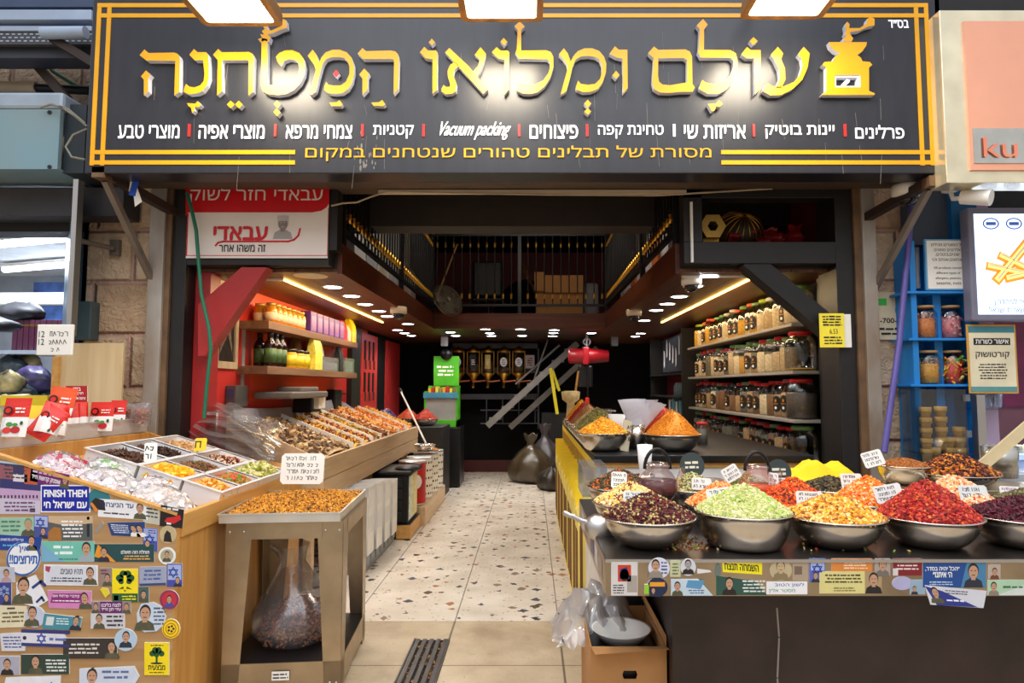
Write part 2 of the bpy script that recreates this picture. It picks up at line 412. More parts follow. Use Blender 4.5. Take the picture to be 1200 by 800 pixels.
# ---------------------------------------------------------------- floor
def floor_material(name, terrazzo):
    m = mat(name, (206, 192, 172), 0.34 if terrazzo else 0.6, var=0, spec=0.4)
    n, l = m.node_tree.nodes, m.node_tree.links; b = n['Principled BSDF']
    tc = [x for x in n if x.type == 'TEX_COORD'][0]
    def N(t, **k):
        x = n.new(t)
        for a, v in k.items(): setattr(x, a, v)
        return x
    def math_(op, a, bb=None, c=None):
        x = N('ShaderNodeMath', operation=op)
        for i, q in enumerate((a, bb, c)):
            if q is None: continue
            if isinstance(q, (int, float)): x.inputs[i].default_value = q
            else: l.new(q, x.inputs[i])
        return x.outputs[0]
    def mix(f, a, bb):
        x = N('ShaderNodeMix', data_type='RGBA')
        if isinstance(f, (int, float)): x.inputs[0].default_value = f
        else: l.new(f, x.inputs[0])
        for i, q in ((6, a), (7, bb)):
            if isinstance(q, tuple): x.inputs[i].default_value = q
            else: l.new(q, x.inputs[i])
        return x.outputs[2]
    nz = N('ShaderNodeTexNoise'); nz.inputs['Scale'].default_value = 3.0; nz.inputs['Detail'].default_value = 8
    l.new(tc.outputs['Object'], nz.inputs[0])
    r = N('ShaderNodeValToRGB'); l.new(nz.outputs[0], r.inputs[0]); r.color_ramp.elements[0].position = 0.35; r.color_ramp.elements[1].position = 0.66
    if terrazzo: r.color_ramp.elements[0].color, r.color_ramp.elements[1].color = lin((206, 194, 176)), lin((226, 216, 202))
    else: r.color_ramp.elements[0].color, r.color_ramp.elements[1].color = lin((172, 152, 124)), lin((204, 186, 158))
    col = r.outputs[0]
    wob = N('ShaderNodeTexNoise'); wob.inputs['Scale'].default_value = 26; l.new(tc.outputs['Object'], wob.inputs[0])
    vm = N('ShaderNodeVectorMath', operation='MULTIPLY_ADD'); l.new(wob.outputs['Color'], vm.inputs[0])
    vm.inputs[1].default_value = (0.05, 0.05, 0); l.new(tc.outputs['Object'], vm.inputs[2])
    layers = ((10.5, 0.46, 0.52, 0), (27.0, 0.30, 0.66, 1)) if terrazzo else ((60.0, 0.22, 0.86, 1),)
    for sc, rad, thr, kk in layers:
        vo = N('ShaderNodeTexVoronoi', voronoi_dimensions='2D', distance='MANHATTAN'); vo.inputs['Scale'].default_value = sc; l.new(vm.outputs[0], vo.inputs[0])
        sep = N('ShaderNodeSeparateColor'); l.new(vo.outputs['Color'], sep.inputs[0])
        near = math_('LESS_THAN', vo.outputs['Distance'], math_('MULTIPLY', sep.outputs[2], rad))
        pick = math_('GREATER_THAN', sep.outputs[0], thr)
        rr = N('ShaderNodeValToRGB'); rr.color_ramp.interpolation = 'CONSTANT'; l.new(sep.outputs[1], rr.inputs[0])
        cr = rr.color_ramp
        for i, c in enumerate([(52, 54, 64), (92, 72, 56), (70, 74, 84), (170, 108, 58), (44, 44, 50), (140, 116, 96), (96, 68, 46)]):
            if i < 2: e = cr.elements[i]; e.position = i / 7
            else: e = cr.elements.new(i / 7)
            e.color = lin(c)
        col = mix(math_('MULTIPLY', math_('MULTIPLY', near, pick), 1.0 if kk == 0 else 0.6), col, rr.outputs[0])
    sp = N('ShaderNodeSeparateXYZ'); l.new(tc.outputs['Object'], sp.inputs[0])
    def joint(axis, off, w, th):
        f = math_('FRACT', math_('DIVIDE', math_('SUBTRACT', sp.outputs[axis], off), w))
        return math_('LESS_THAN', math_('ABSOLUTE', math_('SUBTRACT', f, 0.5)), th / w / 2)
    jx = joint(0, -0.47 - 0.32, 0.64, 0.008 if terrazzo else 0.012)
    jy = joint(1, 4.08 - 0.6 if terrazzo else 3.45 - 0.315, 1.2 if terrazzo else 0.63, 0.005 if terrazzo else 0.009)
    col = mix(math_('MULTIPLY', jx, 0.75), col, lin((60, 50, 40)))
    col = mix(math_('MULTIPLY', jy, 0.3 if terrazzo else 0.7), col, lin((70, 60, 48)))
    st = N('ShaderNodeTexNoise'); st.inputs['Scale'].default_value = 1.7; st.inputs['Detail'].default_value = 10; st.inputs['Roughness'].default_value = 0.7; l.new(tc.outputs['Object'], st.inputs[0])
    sr = N('ShaderNodeValToRGB'); l.new(st.outputs[0], sr.inputs[0]); sr.color_ramp.elements[0].position = 0.52; sr.color_ramp.elements[1].position = 0.72
    sr.color_ramp.elements[0].color = (0, 0, 0, 1); sr.color_ramp.elements[1].color = (1, 1, 1, 1)
    col = mix(math_('MULTIPLY', sr.outputs[0], 0.18 if terrazzo else 0.45), col, lin((130, 108, 80)))
    l.new(col, b.inputs['Base Color'])
    if not terrazzo:
        bp = N('ShaderNodeBump'); bp.inputs['Strength'].default_value = 0.25; bp.inputs['Distance'].default_value = 0.01
        n2 = N('ShaderNodeTexNoise'); n2.inputs['Scale'].default_value = 45; l.new(tc.outputs['Object'], n2.inputs[0]); l.new(n2.outputs[0], bp.inputs['Height']); l.new(bp.outputs[0], b.inputs['Normal'])
    return m
struct('floor', MB().box(-2.4, 2.3, 4.08, 11.3, -0.2, 0, floor_material('terrazzo', True)))
struct('street_paving', MB().box(-6, 6, -2.5, 4.08, -0.2, 0, floor_material('street_stone', False)))

# ---------------------------------------------------------------- shop shell
def stone_material():
    m = mat('stone_blocks', (190, 160, 130), 0.85, var=0)
    n, l = m.node_tree.nodes, m.node_tree.links; b = n['Principled BSDF']
    tc = [x for x in n if x.type == 'TEX_COORD'][0]; mp = [x for x in n if x.type == 'MAPPING'][0]
    mp.inputs['Rotation'].default_value = (rad(90), 0, 0); mp.inputs['Location'].default_value = (0.1, 0.06, 0)
    br = n.new('ShaderNodeTexBrick'); l.new(mp.outputs[0], br.inputs[0])
    br.inputs['Scale'].default_value = 1.0; br.inputs['Brick Width'].default_value = 0.5; br.inputs['Row Height'].default_value = 0.345
    br.inputs['Mortar Size'].default_value = 0.026; br.inputs['Mortar Smooth'].default_value = 0.9
    br.inputs['Color1'].default_value = lin((224, 198, 166)); br.inputs['Color2'].default_value = lin((206, 172, 138)); br.inputs['Mortar'].default_value = lin((204, 160, 140))
    nz = n.new('ShaderNodeTexNoise'); nz.inputs['Scale'].default_value = 7; nz.inputs['Detail'].default_value = 9; l.new(tc.outputs['Object'], nz.inputs[0])
    mx = n.new('ShaderNodeMix'); mx.data_type = 'RGBA'; mx.blend_type = 'MULTIPLY'; mx.inputs[0].default_value = 0.4
    r = n.new('ShaderNodeValToRGB'); r.color_ramp.elements[0].color = (0.35, 0.28, 0.22, 1); r.color_ramp.elements[0].position = 0.3; r.color_ramp.elements[1].position = 0.55
    l.new(nz.outputs[0], r.inputs[0]); l.new(br.outputs[0], mx.inputs[6]); l.new(r.outputs[0], mx.inputs[7]); l.new(mx.outputs[2], b.inputs['Base Color'])
    n2 = n.new('ShaderNodeTexNoise'); n2.inputs['Scale'].default_value = 24; n2.inputs['Detail'].default_value = 6; n2.inputs['Distortion'].default_value = 1.0; l.new(tc.outputs['Object'], n2.inputs[0])
    ad = n.new('ShaderNodeMath'); ad.operation = 'MULTIPLY_ADD'; ad.inputs[1].default_value = -1.2; l.new(br.outputs['Fac'], ad.inputs[0]); l.new(n2.outputs[0], ad.inputs[2])
    bp = n.new('ShaderNodeBump'); bp.inputs['Strength'].default_value = 0.9; bp.inputs['Distance'].default_value = 0.03
    l.new(ad.outputs[0], bp.inputs['Height']); l.new(bp.outputs[0], b.inputs['Normal'])
    return m
STONE = stone_material()
struct('wall_street_left', MB().box(-2.93, -2.30, 4.14, 4.6, 0, 4.3, STONE))
struct('wall_street_right', MB().box(2.10, 2.75, 4.14, 4.6, 0, 4.3, STONE))
struct('wall_street_upper', MB().box(-2.93, 2.75, 4.14, 4.5, 2.9, 4.3, STONE))
ORANGE = mat('orange_wall', (238, 76, 20), 0.55, var=0.05, scale=2)
REDW = mat('red_wall', (204, 50, 44), 0.5, var=0.06, scale=2)
DKRED = mat('dark_red_wall', (104, 12, 14), 0.6, var=0.2, scale=3)
BLKW = mat('black_wall', (10, 9, 10), 0.85, var=0.2, spec=0.2)
w = MB()
w.box(-2.42, -2.2, 4.3, 5.02, 0, 2.2, REDW).box(-2.42, -2.2, 5.02, 7.05, 0, 1.34, REDW).box(-2.42, -2.2, 5.02, 7.05, 1.34, 2.2, ORANGE)
w.box(-2.42, -2.2, 7.05, 8.6, 0, 2.2, REDW).box(-2.42, -2.2, 8.6, 11.3, 0, 2.2, BLKW).box(-2.42, -2.2, 4.3, 11.3, 2.2, 3.8, BLKW)
struct('wall_left', w)
w = MB().box(2.06, 2.28, 4.3, 7.45, 0, 2.2, BLKW).box(2.06, 2.28, 7.45, 9.9, 0, 2.2, DKRED).box(2.06, 2.28, 9.9, 11.3, 0, 2.2, BLKW).box(2.06, 2.28, 4.3, 11.3, 2.2, 3.8, DKRED)
struct('wall_right', w)
w = MB().box(-2.42, 2.28, 11.1, 11.3, 0, 2.2, BLKW).box(-2.42, 2.28, 11.1, 11.3, 2.2, 3.8, DKRED)
struct('wall_back', w)
struct('baseboard_back', MB().box(-2.2, 2.06, 11.06, 11.1, 0, 0.2, mat('oxblood', (70, 16, 14), 0.4)))
struct('ceiling_upper', MB().box(-2.42, 2.28, 4.3, 11.3, 3.8, 3.95, BLKW))
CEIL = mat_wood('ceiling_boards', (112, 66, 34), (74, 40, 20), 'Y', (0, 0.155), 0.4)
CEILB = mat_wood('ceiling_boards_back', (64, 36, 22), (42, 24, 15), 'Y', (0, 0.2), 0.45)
struct('ceiling_left', MB().box(-2.2, -1.27, 4.16, 11.1, 2.2, 2.22, CEIL).box(-2.2, -1.27, 4.16, 11.1, 2.22, 2.37, BLACK))
struct('ceiling_right', MB().box(0.98, 2.06, 4.16, 11.1, 2.2, 2.22, CEIL).box(0.98, 2.06, 4.16, 11.1, 2.22, 2.37, BLACK))
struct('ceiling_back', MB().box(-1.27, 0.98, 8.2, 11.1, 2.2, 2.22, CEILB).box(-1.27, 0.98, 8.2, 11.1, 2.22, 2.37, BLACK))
FASC = mat_wood('fascia_timber', (98, 46, 22), (66, 28, 14), 'Y', None, 0.35)
FASCX = mat_wood('fascia_timber_across', (98, 46, 22), (66, 28, 14), 'X', None, 0.35)
struct('trim_1', MB().box(-1.27, -1.24, 4.16, 8.2, 2.19, 2.39, FASC))
struct('trim_2', MB().box(0.95, 0.98, 4.16, 8.2, 2.19, 2.39, FASC))
struct('trim_3', MB().box(-1.24, 0.95, 8.17, 8.2, 2.19, 2.39, FASCX))
struct('beam_upper', MB().box(-2.2, 2.06, 5.0, 5.25, 2.72, 3.5, mat('dark_soffit', (44, 38, 36), 0.6)))
# front frame
RUST = mat('rusty_steel', (112, 86, 62), 0.6, 0.3, var=0.3, scale=8)
struct('lintel', MB().box(-2.42, 2.2, 3.98, 4.14, 2.80, 2.9, RUST).box(-2.36, 2.16, 4.0, 4.14, 2.715, 2.80, mat('lintel_brown', (74, 54, 40), 0.6, 0.2)))
POSTW = mat('weathered_post', (166, 164, 160), 0.55, 0.3, var=0.22, scale=4, stretch=(1, 1, 0.4), dirt=(132, 112, 92))
struct('pillar_left', MB().box(-2.42, -2.325, 4.0, 4.14, 0, 2.72, POSTW, 0.004))
struct('pillar_right', MB().box(2.105, 2.19, 4.0, 4.14, 0, 2.72, POSTW, 0.004))
struct('jamb_left', MB().box(-2.325, -2.29, 4.02, 4.14, 0, 2.72, RUST).box(-2.29, -2.2, 4.04, 4.16, 0, 2.72, BLACK, 0.004))
struct('jamb_right', MB().box(2.06, 2.105, 4.02, 4.14, 0, 2.72, RUST).box(1.95, 2.06, 4.04, 4.3, 0, 2.72, BLACK, 0.004))
struct('beam_front_left', MB().box(-2.2, -1.29, 4.04, 4.16, 2.225, 2.32, BLACK, 0.003).box(-1.33, -1.24, 4.04, 4.16, 2.32, 2.72, BLACK, 0.003).box(-2.2, -1.33, 4.09, 4.14, 2.32, 2.72, BLACK))
struct('beam_front_right', MB().box(0.98, 1.95, 4.04, 4.16, 2.235, 2.375, BLACK, 0.003).box(0.98, 1.10, 4.04, 4.16, 2.375, 2.72, BLACK, 0.003).box(0.98, 1.95, 4.04, 4.16, 2.66, 2.72, BLACK, 0.003))
REDP = mat('red_post_paint', (168, 42, 42), 0.42, var=0.08, scale=3)
a, b_ = P(232, 392, Y=4.1), P(300, 312, Y=4.1)
struct('brace_left', MB().box(-2.2, -2.1, 4.16, 4.3, 0, 2.2, REDP, 0.004).prism([[(P(x, y, Y=4.06).x, P(x, y, Y=4.06).z) for x, y in ((232, 417), (240, 417), (313, 313), (283, 313), (232, 357))]], fr_xz(0, 4.16, 0), 0.1, REDP))
struct('brace_right', MB().bar((1.40, 4.12, 2.27), (1.97, 4.12, 1.78), 0.12, 0.14, BLACK, up=(0, 1, 0)))
struct('trim_conduit', MB().box(-0.98, 1.0, 4.03, 4.05, 2.685, 2.71, CREAM).box(1.02, 1.035, 4.02, 4.04, 2.24, 2.63, WHITE))
# ---------------------------------------------------------------- the big sign over the shop
SY = 3.55
sign = thing('shop_sign', 'wide black shop sign with raised golden Hebrew letters over the shop front', 'shop sign', (-0.1, SY, 2.66))
def SP(px, py): p = P(px, py, Y=SY); return (p.x, p.z)
def crop(ox, oy, s, pts): return [SP(ox + x / s, oy + y / s) for x, y in pts]
SFR = fr_xz(0, SY, 0)
b = MB(); b.box(-2.53, 2.335, SY, SY + 0.16, 2.655, 3.685, SIGNB, 0.006)
b.box(-2.53, 2.335, SY + 0.16, SY + 0.42, 2.70, 2.76, mat('sign_back_frame', (88, 74, 62), 0.6, 0.3))
sbd = b.obj('board', sign)
m = MB()
def hl(x0, y, x1, w=5.0):
    a, c = SP(x0, y), SP(x1, y); h = w * 0.00485 / 2
    m.quad(SFR, a[0], a[1] - h, c[0], a[1] + h, YEL, 0.004)
L0, L1, R0, R1 = SP(109, 170)[0], SP(121, 170)[0], SP(1080, 170)[0], SP(1092, 170)[0]
for x in (L0, L1, R0, R1): m.quad(SFR, x - 0.012, SP(0, 194)[1], x + 0.012, SP(0, 4)[1], YEL, 0.004)
for y in (6.5, 18.5):
    z = SP(600, y)[1]; m.quad(SFR, L0 - 0.012, z - 0.012, R1 + 0.012, z + 0.012, YEL, 0.0045)
for y in (178.5, 190.5):
    z = SP(600, y)[1]
    m.quad(SFR, L0 - 0.012, z - 0.012, SP(346, 185)[0], z + 0.012, YEL, 0.0045); m.quad(SFR, SP(845, 185)[0], z - 0.012, R1 + 0.012, z + 0.012, YEL, 0.0045)
m.obj('border_lines', sbd, label='double yellow border lines')
A, B, C_, D, E_ = (150, 40, 6), (320, 40, 6), (480, 20, 6), (640, 20, 6), (800, 20, 4)
LET = [
 (A, [(108,170),(142,130),(170,155),(345,152),(368,158),(382,172),(388,190),(385,425),(350,450),(357,210),(155,207)]),
 (A, [(118,318),(152,277),(184,306),(168,330),(168,422),(138,448),(138,340)]),
 (A, [(455,168),(487,127),(512,150),(572,150),(585,170),(590,240),(590,330),(575,380),(545,420),(505,438),(450,442),(415,425),(420,395),(432,370),(450,388),(490,395),(530,380),(555,350),(560,300),(550,205),(490,205)]),
 (A, [(438,505),(497,507),(513,490),(536,516),(518,533),(500,527),(490,540),(490,555),(474,572),(466,535),(450,525)]),
 (A, [(620,168),(655,127),(682,150),(868,148),(893,160),(905,185),(898,425),(866,450),(868,215),(860,205),(690,205),(680,218),(682,420),(648,450),(652,205)]),
 (A, [(743,488),(770,513),(742,540),(716,513)]), (A, [(798,488),(826,513),(800,540),(774,513)]),
 (B, [(-62,50),(-22,60),(-22,355),(-10,378),(30,383),(90,380),(150,360),(185,320),(200,270),(193,225),(170,205),(130,197),(95,210),(75,250),(48,215),(38,182),(60,155),(100,138),(150,135),(200,155),(230,195),(242,250),(235,310),(205,370),(160,415),(110,440),(50,448),(-20,440),(-55,420),(-66,390)]),
 (B, [(45,485),(72,510),(48,538),(22,510)]), (B, [(42,540),(70,568),(46,595),(20,567)]),
 (B, [(258,175),(293,132),(318,165),(340,220),(355,185),(385,150),(430,133),(480,132),(530,150),(562,185),(580,235),(582,300),(568,360),(540,405),(500,435),(450,440),(400,435),(372,412),(375,385),(388,355),(400,375),(440,382),(490,380),(525,355),(550,300),(550,250),(535,210),(510,188),(470,182),(420,185),(385,198),(362,235),(335,330),(315,425),(285,448),(268,440),(300,330),(315,270),(300,230),(280,205)]),
 (B, [(408,500),(460,498),(480,484),(502,512),(490,525),(425,525)]),
 (B, [(606,160),(640,120),(665,142),(840,138),(870,145),(888,165),(895,200),(888,405),(857,440),(860,210),(850,197),(645,197)]),
 (B, [(618,305),(652,263),(688,300),(675,325),(675,410),(640,445),(640,330)]),
 (B, [(702,500),(755,498),(778,482),(800,512),(785,525),(718,522)]),
 (C_, [(80,270),(110,232),(138,258),(190,257),(202,270),(200,530),(168,558),(168,318),(120,312)]), (C_, [(162,175),(186,200),(163,222),(142,200)]),
 (C_, [(255,272),(285,240),(420,368),(552,528),(522,560),(345,365)]),
 (C_, [(462,288),(502,235),(540,282),(530,330),(510,385),(485,432),(452,402),(485,365),(497,325),(490,312)]),
 (C_, [(322,335),(350,362),(318,395),(312,430),(335,490),(330,540),(305,558),(262,562),(232,545),(230,525),(245,498),(262,512),(288,510),(292,490),(275,440),(273,400),(290,360)]),
 (C_, [(582,270),(614,235),(642,260),(690,258),(702,270),(700,530),(668,565),(668,322),(625,312)]), (C_, [(663,170),(688,196),(665,222),(641,196)]),
 (C_, [(738,88),(775,55),(810,90),(785,115),(785,258),(960,256),(992,268),(1008,300),(1010,370),(990,440),(950,505),(900,548),(850,560),(800,558),(760,540),(752,520),(768,470),(790,490),(840,497),(890,490),(940,465),(975,415),(988,370),(985,335),(965,318),(770,315),(745,275),(755,250),(760,115)]),
 (D, [(88,285),(122,242),(150,278),(170,335),(190,295),(220,262),(265,243),(320,242),(370,262),(402,300),(418,350),(415,410),(395,475),(360,525),(310,545),(255,548),(210,530),(205,515),(222,467),(240,490),(290,497),(340,490),(375,455),(388,400),(385,355),(370,320),(340,302),(290,295),(240,300),(205,320),(185,365),(165,450),(140,540),(100,565),(125,470),(150,380),(140,345),(115,310)]),
 (D, [(288,600),(313,627),(289,654),(263,627)]), (D, [(290,657),(312,682),(290,706),(264,682)]),
 (D, [(440,280),(478,228),(505,252),(565,252),(567,520),(535,555),(532,315),(488,305)]), (D, [(486,400),(510,427),(486,455),(460,430)]),
 (E_, [(58,55),(88,25),(110,52),(93,72),(92,168),(215,170),(240,185),(248,220),(245,270),(225,320),(195,355),(160,373),(110,373),(72,352),(70,340),(85,308),(100,320),(140,328),(180,318),(212,290),(228,250),(228,220),(215,205),(78,205),(63,178),(68,165),(72,72)]),
 (E_, [(110,420),(148,418),(162,402),(180,418),(165,435),(148,430),(142,450),(130,455)]),
 (E_, [(265,190),(292,155),(310,170),(355,170),(355,350),(328,375),(325,208),(290,208)]), (E_, [(322,110),(342,128),(320,145),(303,128)]),
 (E_, [(528,190),(555,155),(583,185),(573,250),(550,305),(505,350),(450,378),(400,380),(365,360),(372,335),(388,322),(410,338),(460,340),(510,318),(538,285),(550,240),(545,210)]),
 (E_, [(402,192),(435,155),(460,185),(450,212),(468,255),(470,305),(452,345),(425,345),(445,300),(440,260),(420,215)]),
]
EDGE = mat('letter_edge_white', (226, 228, 240), 0.35, var=0.02)
for (c, pts) in LET:
    MB().prism([crop(*c, pts)], SFR, 0.036, YEL, EDGE).obj('raised_letter', sign)
MB().prism([crop(*D, [(710,275),(750,230),(780,253),(970,250),(1000,265),(1015,300),(1018,490),(1035,515),(1018,545),(940,545),(860,553),(790,550),(750,525),(738,480),(748,310)]),
            crop(*D, [(780,312),(960,310),(980,325),(980,480),(860,500),(810,495),(785,475),(778,430)])], SFR, 0.036, YEL, EDGE).obj('raised_letter', sign)
MB().prism([crop(*B, [(455,268),(478,295),(455,322),(432,295)])], SFR, 0.03, mat('sign_red', (222, 40, 32), 0.4), EDGE).obj('raised_letter', sign, label='small red raised diamond dot')
cr_ = (0, 0, 2.9625)
g = MB().prism([crop(*cr_, [(905,148),(918,142),(913,130),(926,132),(918,120),(928,112),(920,100),(928,95),(936,100),(936,112),(950,118),(985,102),(983,84),(993,78),(1003,84),(1005,108),(985,114),(955,128),(938,130),(948,140),(942,158),(928,152),(914,158)])], SFR, 0.036, YEL, EDGE)
g.obj('crank_ornament', sign)
em_ = MB()
em_.prism([crop(*E_, [(640,238),(652,225),(690,222),(700,200),(722,185),(700,174),(680,155),(672,133),(848,133),(845,150),(825,178),(803,192),(820,205),(828,222),(862,225),(873,238),(858,252),(858,360),(885,370),(883,378),(640,378),(645,370),(660,365),(660,250)]),
           crop(*E_, [(700,286),(818,286),(818,342),(700,342)])], SFR, 0.036, YEL, EDGE)
em_.prism([crop(*E_, [(745,130),(735,118),(755,105),(745,95),(752,80),(748,55),(757,38),(768,50),(766,68),(815,68),(845,48),(850,25),(868,14),(884,25),(884,55),(850,62),(815,80),(772,85),(770,95),(785,115),(778,130)])], SFR, 0.036, YEL, EDGE)
em_.prism([crop(*E_, [(700,286),(818,286),(818,342),(700,342)]), crop(*E_, [(708,296),(806,296),(806,334),(708,334)])], SFR, 0.03, EDGE, EDGE)
em_.prism([crop(*E_, [(740,320),(756,302),(770,304),(772,314),(756,330),(744,330)])], SFR, 0.03, EDGE, EDGE)
em_.obj('grinder_emblem', sign, label='golden coffee grinder emblem')
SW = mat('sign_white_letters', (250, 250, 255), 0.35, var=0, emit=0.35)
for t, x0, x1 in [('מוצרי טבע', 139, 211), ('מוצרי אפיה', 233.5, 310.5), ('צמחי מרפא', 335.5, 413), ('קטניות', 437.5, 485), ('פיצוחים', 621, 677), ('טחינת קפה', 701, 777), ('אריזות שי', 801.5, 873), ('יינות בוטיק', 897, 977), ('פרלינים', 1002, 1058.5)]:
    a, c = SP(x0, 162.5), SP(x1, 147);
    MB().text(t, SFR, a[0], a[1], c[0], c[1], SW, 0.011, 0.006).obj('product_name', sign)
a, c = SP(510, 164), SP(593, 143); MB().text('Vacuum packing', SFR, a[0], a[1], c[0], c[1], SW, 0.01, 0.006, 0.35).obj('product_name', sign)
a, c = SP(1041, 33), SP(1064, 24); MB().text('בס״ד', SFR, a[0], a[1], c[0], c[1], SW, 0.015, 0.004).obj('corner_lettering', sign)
for x in (222, 323, 425, 496.5, 608.5, 688, 883, 990): a = SP(x, 153); MB().quad(SFR, a[0] - 0.007, a[1] - 0.036, a[0] + 0.007, a[1] + 0.036, mat('sign_red', (222, 40, 32)), 0.006).obj('divider_bar', sbd)
a = SP(790, 153); MB().quad(SFR, a[0] - 0.007, a[1] - 0.036, a[0] + 0.007, a[1] + 0.036, SW, 0.006).obj('divider_bar', sbd, label='white divider bar')
a, c = SP(358, 189), SP(833, 171)
MB().text('מסורת של תבלינים טהורים שנטחנים במקום', SFR, a[0], a[1], c[0], c[1], YEL, 0.004, 0.006).obj('tagline_lettering', sign, label='thin yellow tagline along the bottom')
rng_ = RND(5)
st = MB(); STR = mat('dried_drip', (120, 116, 112), 0.7, var=0.3)
for i in range(46):
    x = rng_.uniform(-2.2, 2.1); z = rng_.uniform(2.75, 3.5); L = rng_.uniform(0.03, 0.22); wd = rng_.uniform(0.0008, 0.002)
    if abs(x + 0.95) < 0.25 and rng_.random() < 0.7: x = -0.92 + rng_.uniform(-0.12, 0.1); z = rng_.uniform(2.68, 2.95)
    st.line(SFR, [(x, z), (x + rng_.uniform(-0.015, 0.015), z - L)], wd, STR, 0.0012)
for i in range(26):
    x, z = -0.93 + rng_.uniform(-0.07, 0.06), 2.68 + rng_.random() ** 2 * 0.22; r = rng_.uniform(0.003, 0.012)
    st.disc(SFR, x, z, r * 0.5, r * 1.6, STR, 0.001, 7)
st.obj('drip_stain', sbd, label='pale dried drips')
# floodlights over the sign
LAMPF = mat('flood_frame', (150, 118, 84), 0.4, 0.6, var=0.1)
LED = em('flood_glow', (255, 244, 214), 9.0)
def flood(px0, px1, py, label, Yr, depth=0.42):
    a = P(px0, py, Y=Yr); c = P(px1, py, Y=Yr); wd = c.x - a.x; z = a.z; cx = (a.x + c.x) / 2
    t = thing('floodlight', label, 'floodlight', (cx, Yr - depth / 2, z), 'floodlights above the sign')
    dz = 0.16 * depth
    def q(x, y, dzz=0): return Vector((cx + x, Yr - y, z - dz * (y / depth) * -0.0 + dzz))
    fb = MB(); r = 0.03
    o = Vector((cx - wd / 2, Yr - depth, z)); f_ = (o, Vector((1, 0, 0)), Vector((0, 1, 0)))
    rr = lambda x0, y0, x1, y1, r: [(x + r * cos(rad(q)), y + r * sin(rad(q))) for x, y, s in ((x1 - r, y1 - r, 0), (x0 + r, y1 - r, 90), (x0 + r, y0 + r, 180), (x1 - r, y0 + r, 270)) for q in (s, s + 30, s + 60, s + 90)]
    fb.prism([rr(0, 0, wd, depth, 0.03), rr(0.035, 0.035, wd - 0.035, depth - 0.035, 0.02)], f_, 0.05, LAMPF)
    fb.box(cx - wd / 2 + 0.01, cx + wd / 2 - 0.01, Yr - depth + 0.01, Yr - 0.01, z + 0.05, z + 0.09, LAMPF, 0.01)
    for k in range(6): fb.box(cx - wd / 2 + 0.04 + k * (wd - 0.1) / 5, cx - wd / 2 + 0.05 + k * (wd - 0.1) / 5, Yr - depth + 0.05, Yr - 0.05, z + 0.09, z + 0.12, LAMPF)
    fb.obj('housing', t)
    pb = MB(); o2 = o + Vector((0, 0, 0.012)); pb.prism([[(0.03, 0.03), (0.03, depth - 0.03), (wd - 0.03, depth - 0.03), (wd - 0.03, 0.03)]], (o2, Vector((1, 0, 0)), Vector((0, 1, 0))), 0.0, LED); pb.obj('lit_panel', t, label='glowing white panel')
    MB().tube([(cx, Yr - depth / 2, z + 0.1), (cx, Yr - depth / 2, z + 0.22), (cx, Yr + 0.2, z + 0.36)], 0.015, LAMPF).obj('bracket_arm', t)
    light('floodlight_beam', 'AREA', (cx, Yr - depth / 2, z - 0.03), 9, (1.0, 0.86, 0.66), wd - 0.05, (rad(12), 0, 0), depth - 0.05, parent=t)
flood(240, 333, 31, 'white floodlight with bronze frame above the left part of the black sign', 3.32)
flood(541, 636, 26, 'white floodlight with bronze frame above the middle of the black sign', 3.32)
flood(866, 962, 23, 'white floodlight with bronze frame above the right part of the black sign', 3.32)
# ---------------------------------------------------------------- stickers
SKIN = mat('printed_skin', (196, 150, 120), 0.6, var=0.05); SKIN2 = mat('printed_skin_tan', (160, 112, 84), 0.6, var=0.05)
OLIVE = mat('printed_olive', (84, 84, 62), 0.6, var=0.2, scale=40); NAVY = mat('printed_navy', (38, 44, 60), 0.6, var=0.1)
HAIRD = mat('printed_dark', (34, 28, 26), 0.6, var=0)
def pm(c, r=0.45): return mat('print_%d_%d_%d' % c, c, r, var=0.05, scale=20)
def face(m, f, u, v, h, d, shirt=OLIVE, skin=SKIN, hair=HAIRD, lim=None):
    """a small printed portrait: shoulders, neck, head, hair, in a sticker's own height h"""
    w = h * 0.5
    sh = [(u - w * 0.8, v), (u + w * 0.8, v), (u + w * 0.66, v + h * 0.26), (u + w * 0.25, v + h * 0.38), (u - w * 0.25, v + h * 0.38), (u - w * 0.66, v + h * 0.26)]
    m.prism([sh], f, d, shirt)
    m.quad(f, u - w * 0.18, v + h * 0.3, u + w * 0.18, v + h * 0.5, skin, d + 0.0001)
    m.disc(f, u, v + h * 0.68, w * 0.44, h * 0.3, hair, d + 0.0002, 14)
    m.disc(f, u, v + h * 0.62, w * 0.38, h * 0.26, skin, d + 0.0003, 14)
    m.quad(f, u - w * 0.22, v + h * 0.66, u - w * 0.08, v + h * 0.69, hair, d + 0.0004); m.quad(f, u + w * 0.08, v + h * 0.66, u + w * 0.22, v + h * 0.69, hair, d + 0.0004)
    m.quad(f, u - w * 0.14, v + h * 0.48, u + w * 0.14, v + h * 0.51, hair, d + 0.0004)
def scrib(m, f, u0, v0, u1, v1, n, ink, rng, d, wt=0.25):
    """lines of print too small to read"""
    lh = (v1 - v0) / n
    for i in range(n):
        v = v1 - (i + 0.5) * lh; u = u0 + rng.uniform(0, 0.12) * (u1 - u0); e = u1 - rng.uniform(0, 0.1) * (u1 - u0)
        while u < e:
            L = rng.uniform(0.5, 2.2) * lh; q = min(u + L, e)
            m.quad(f, u, v - lh * wt, q, v + lh * wt * rng.uniform(0.4, 1), ink, d); u = q + lh * 0.3
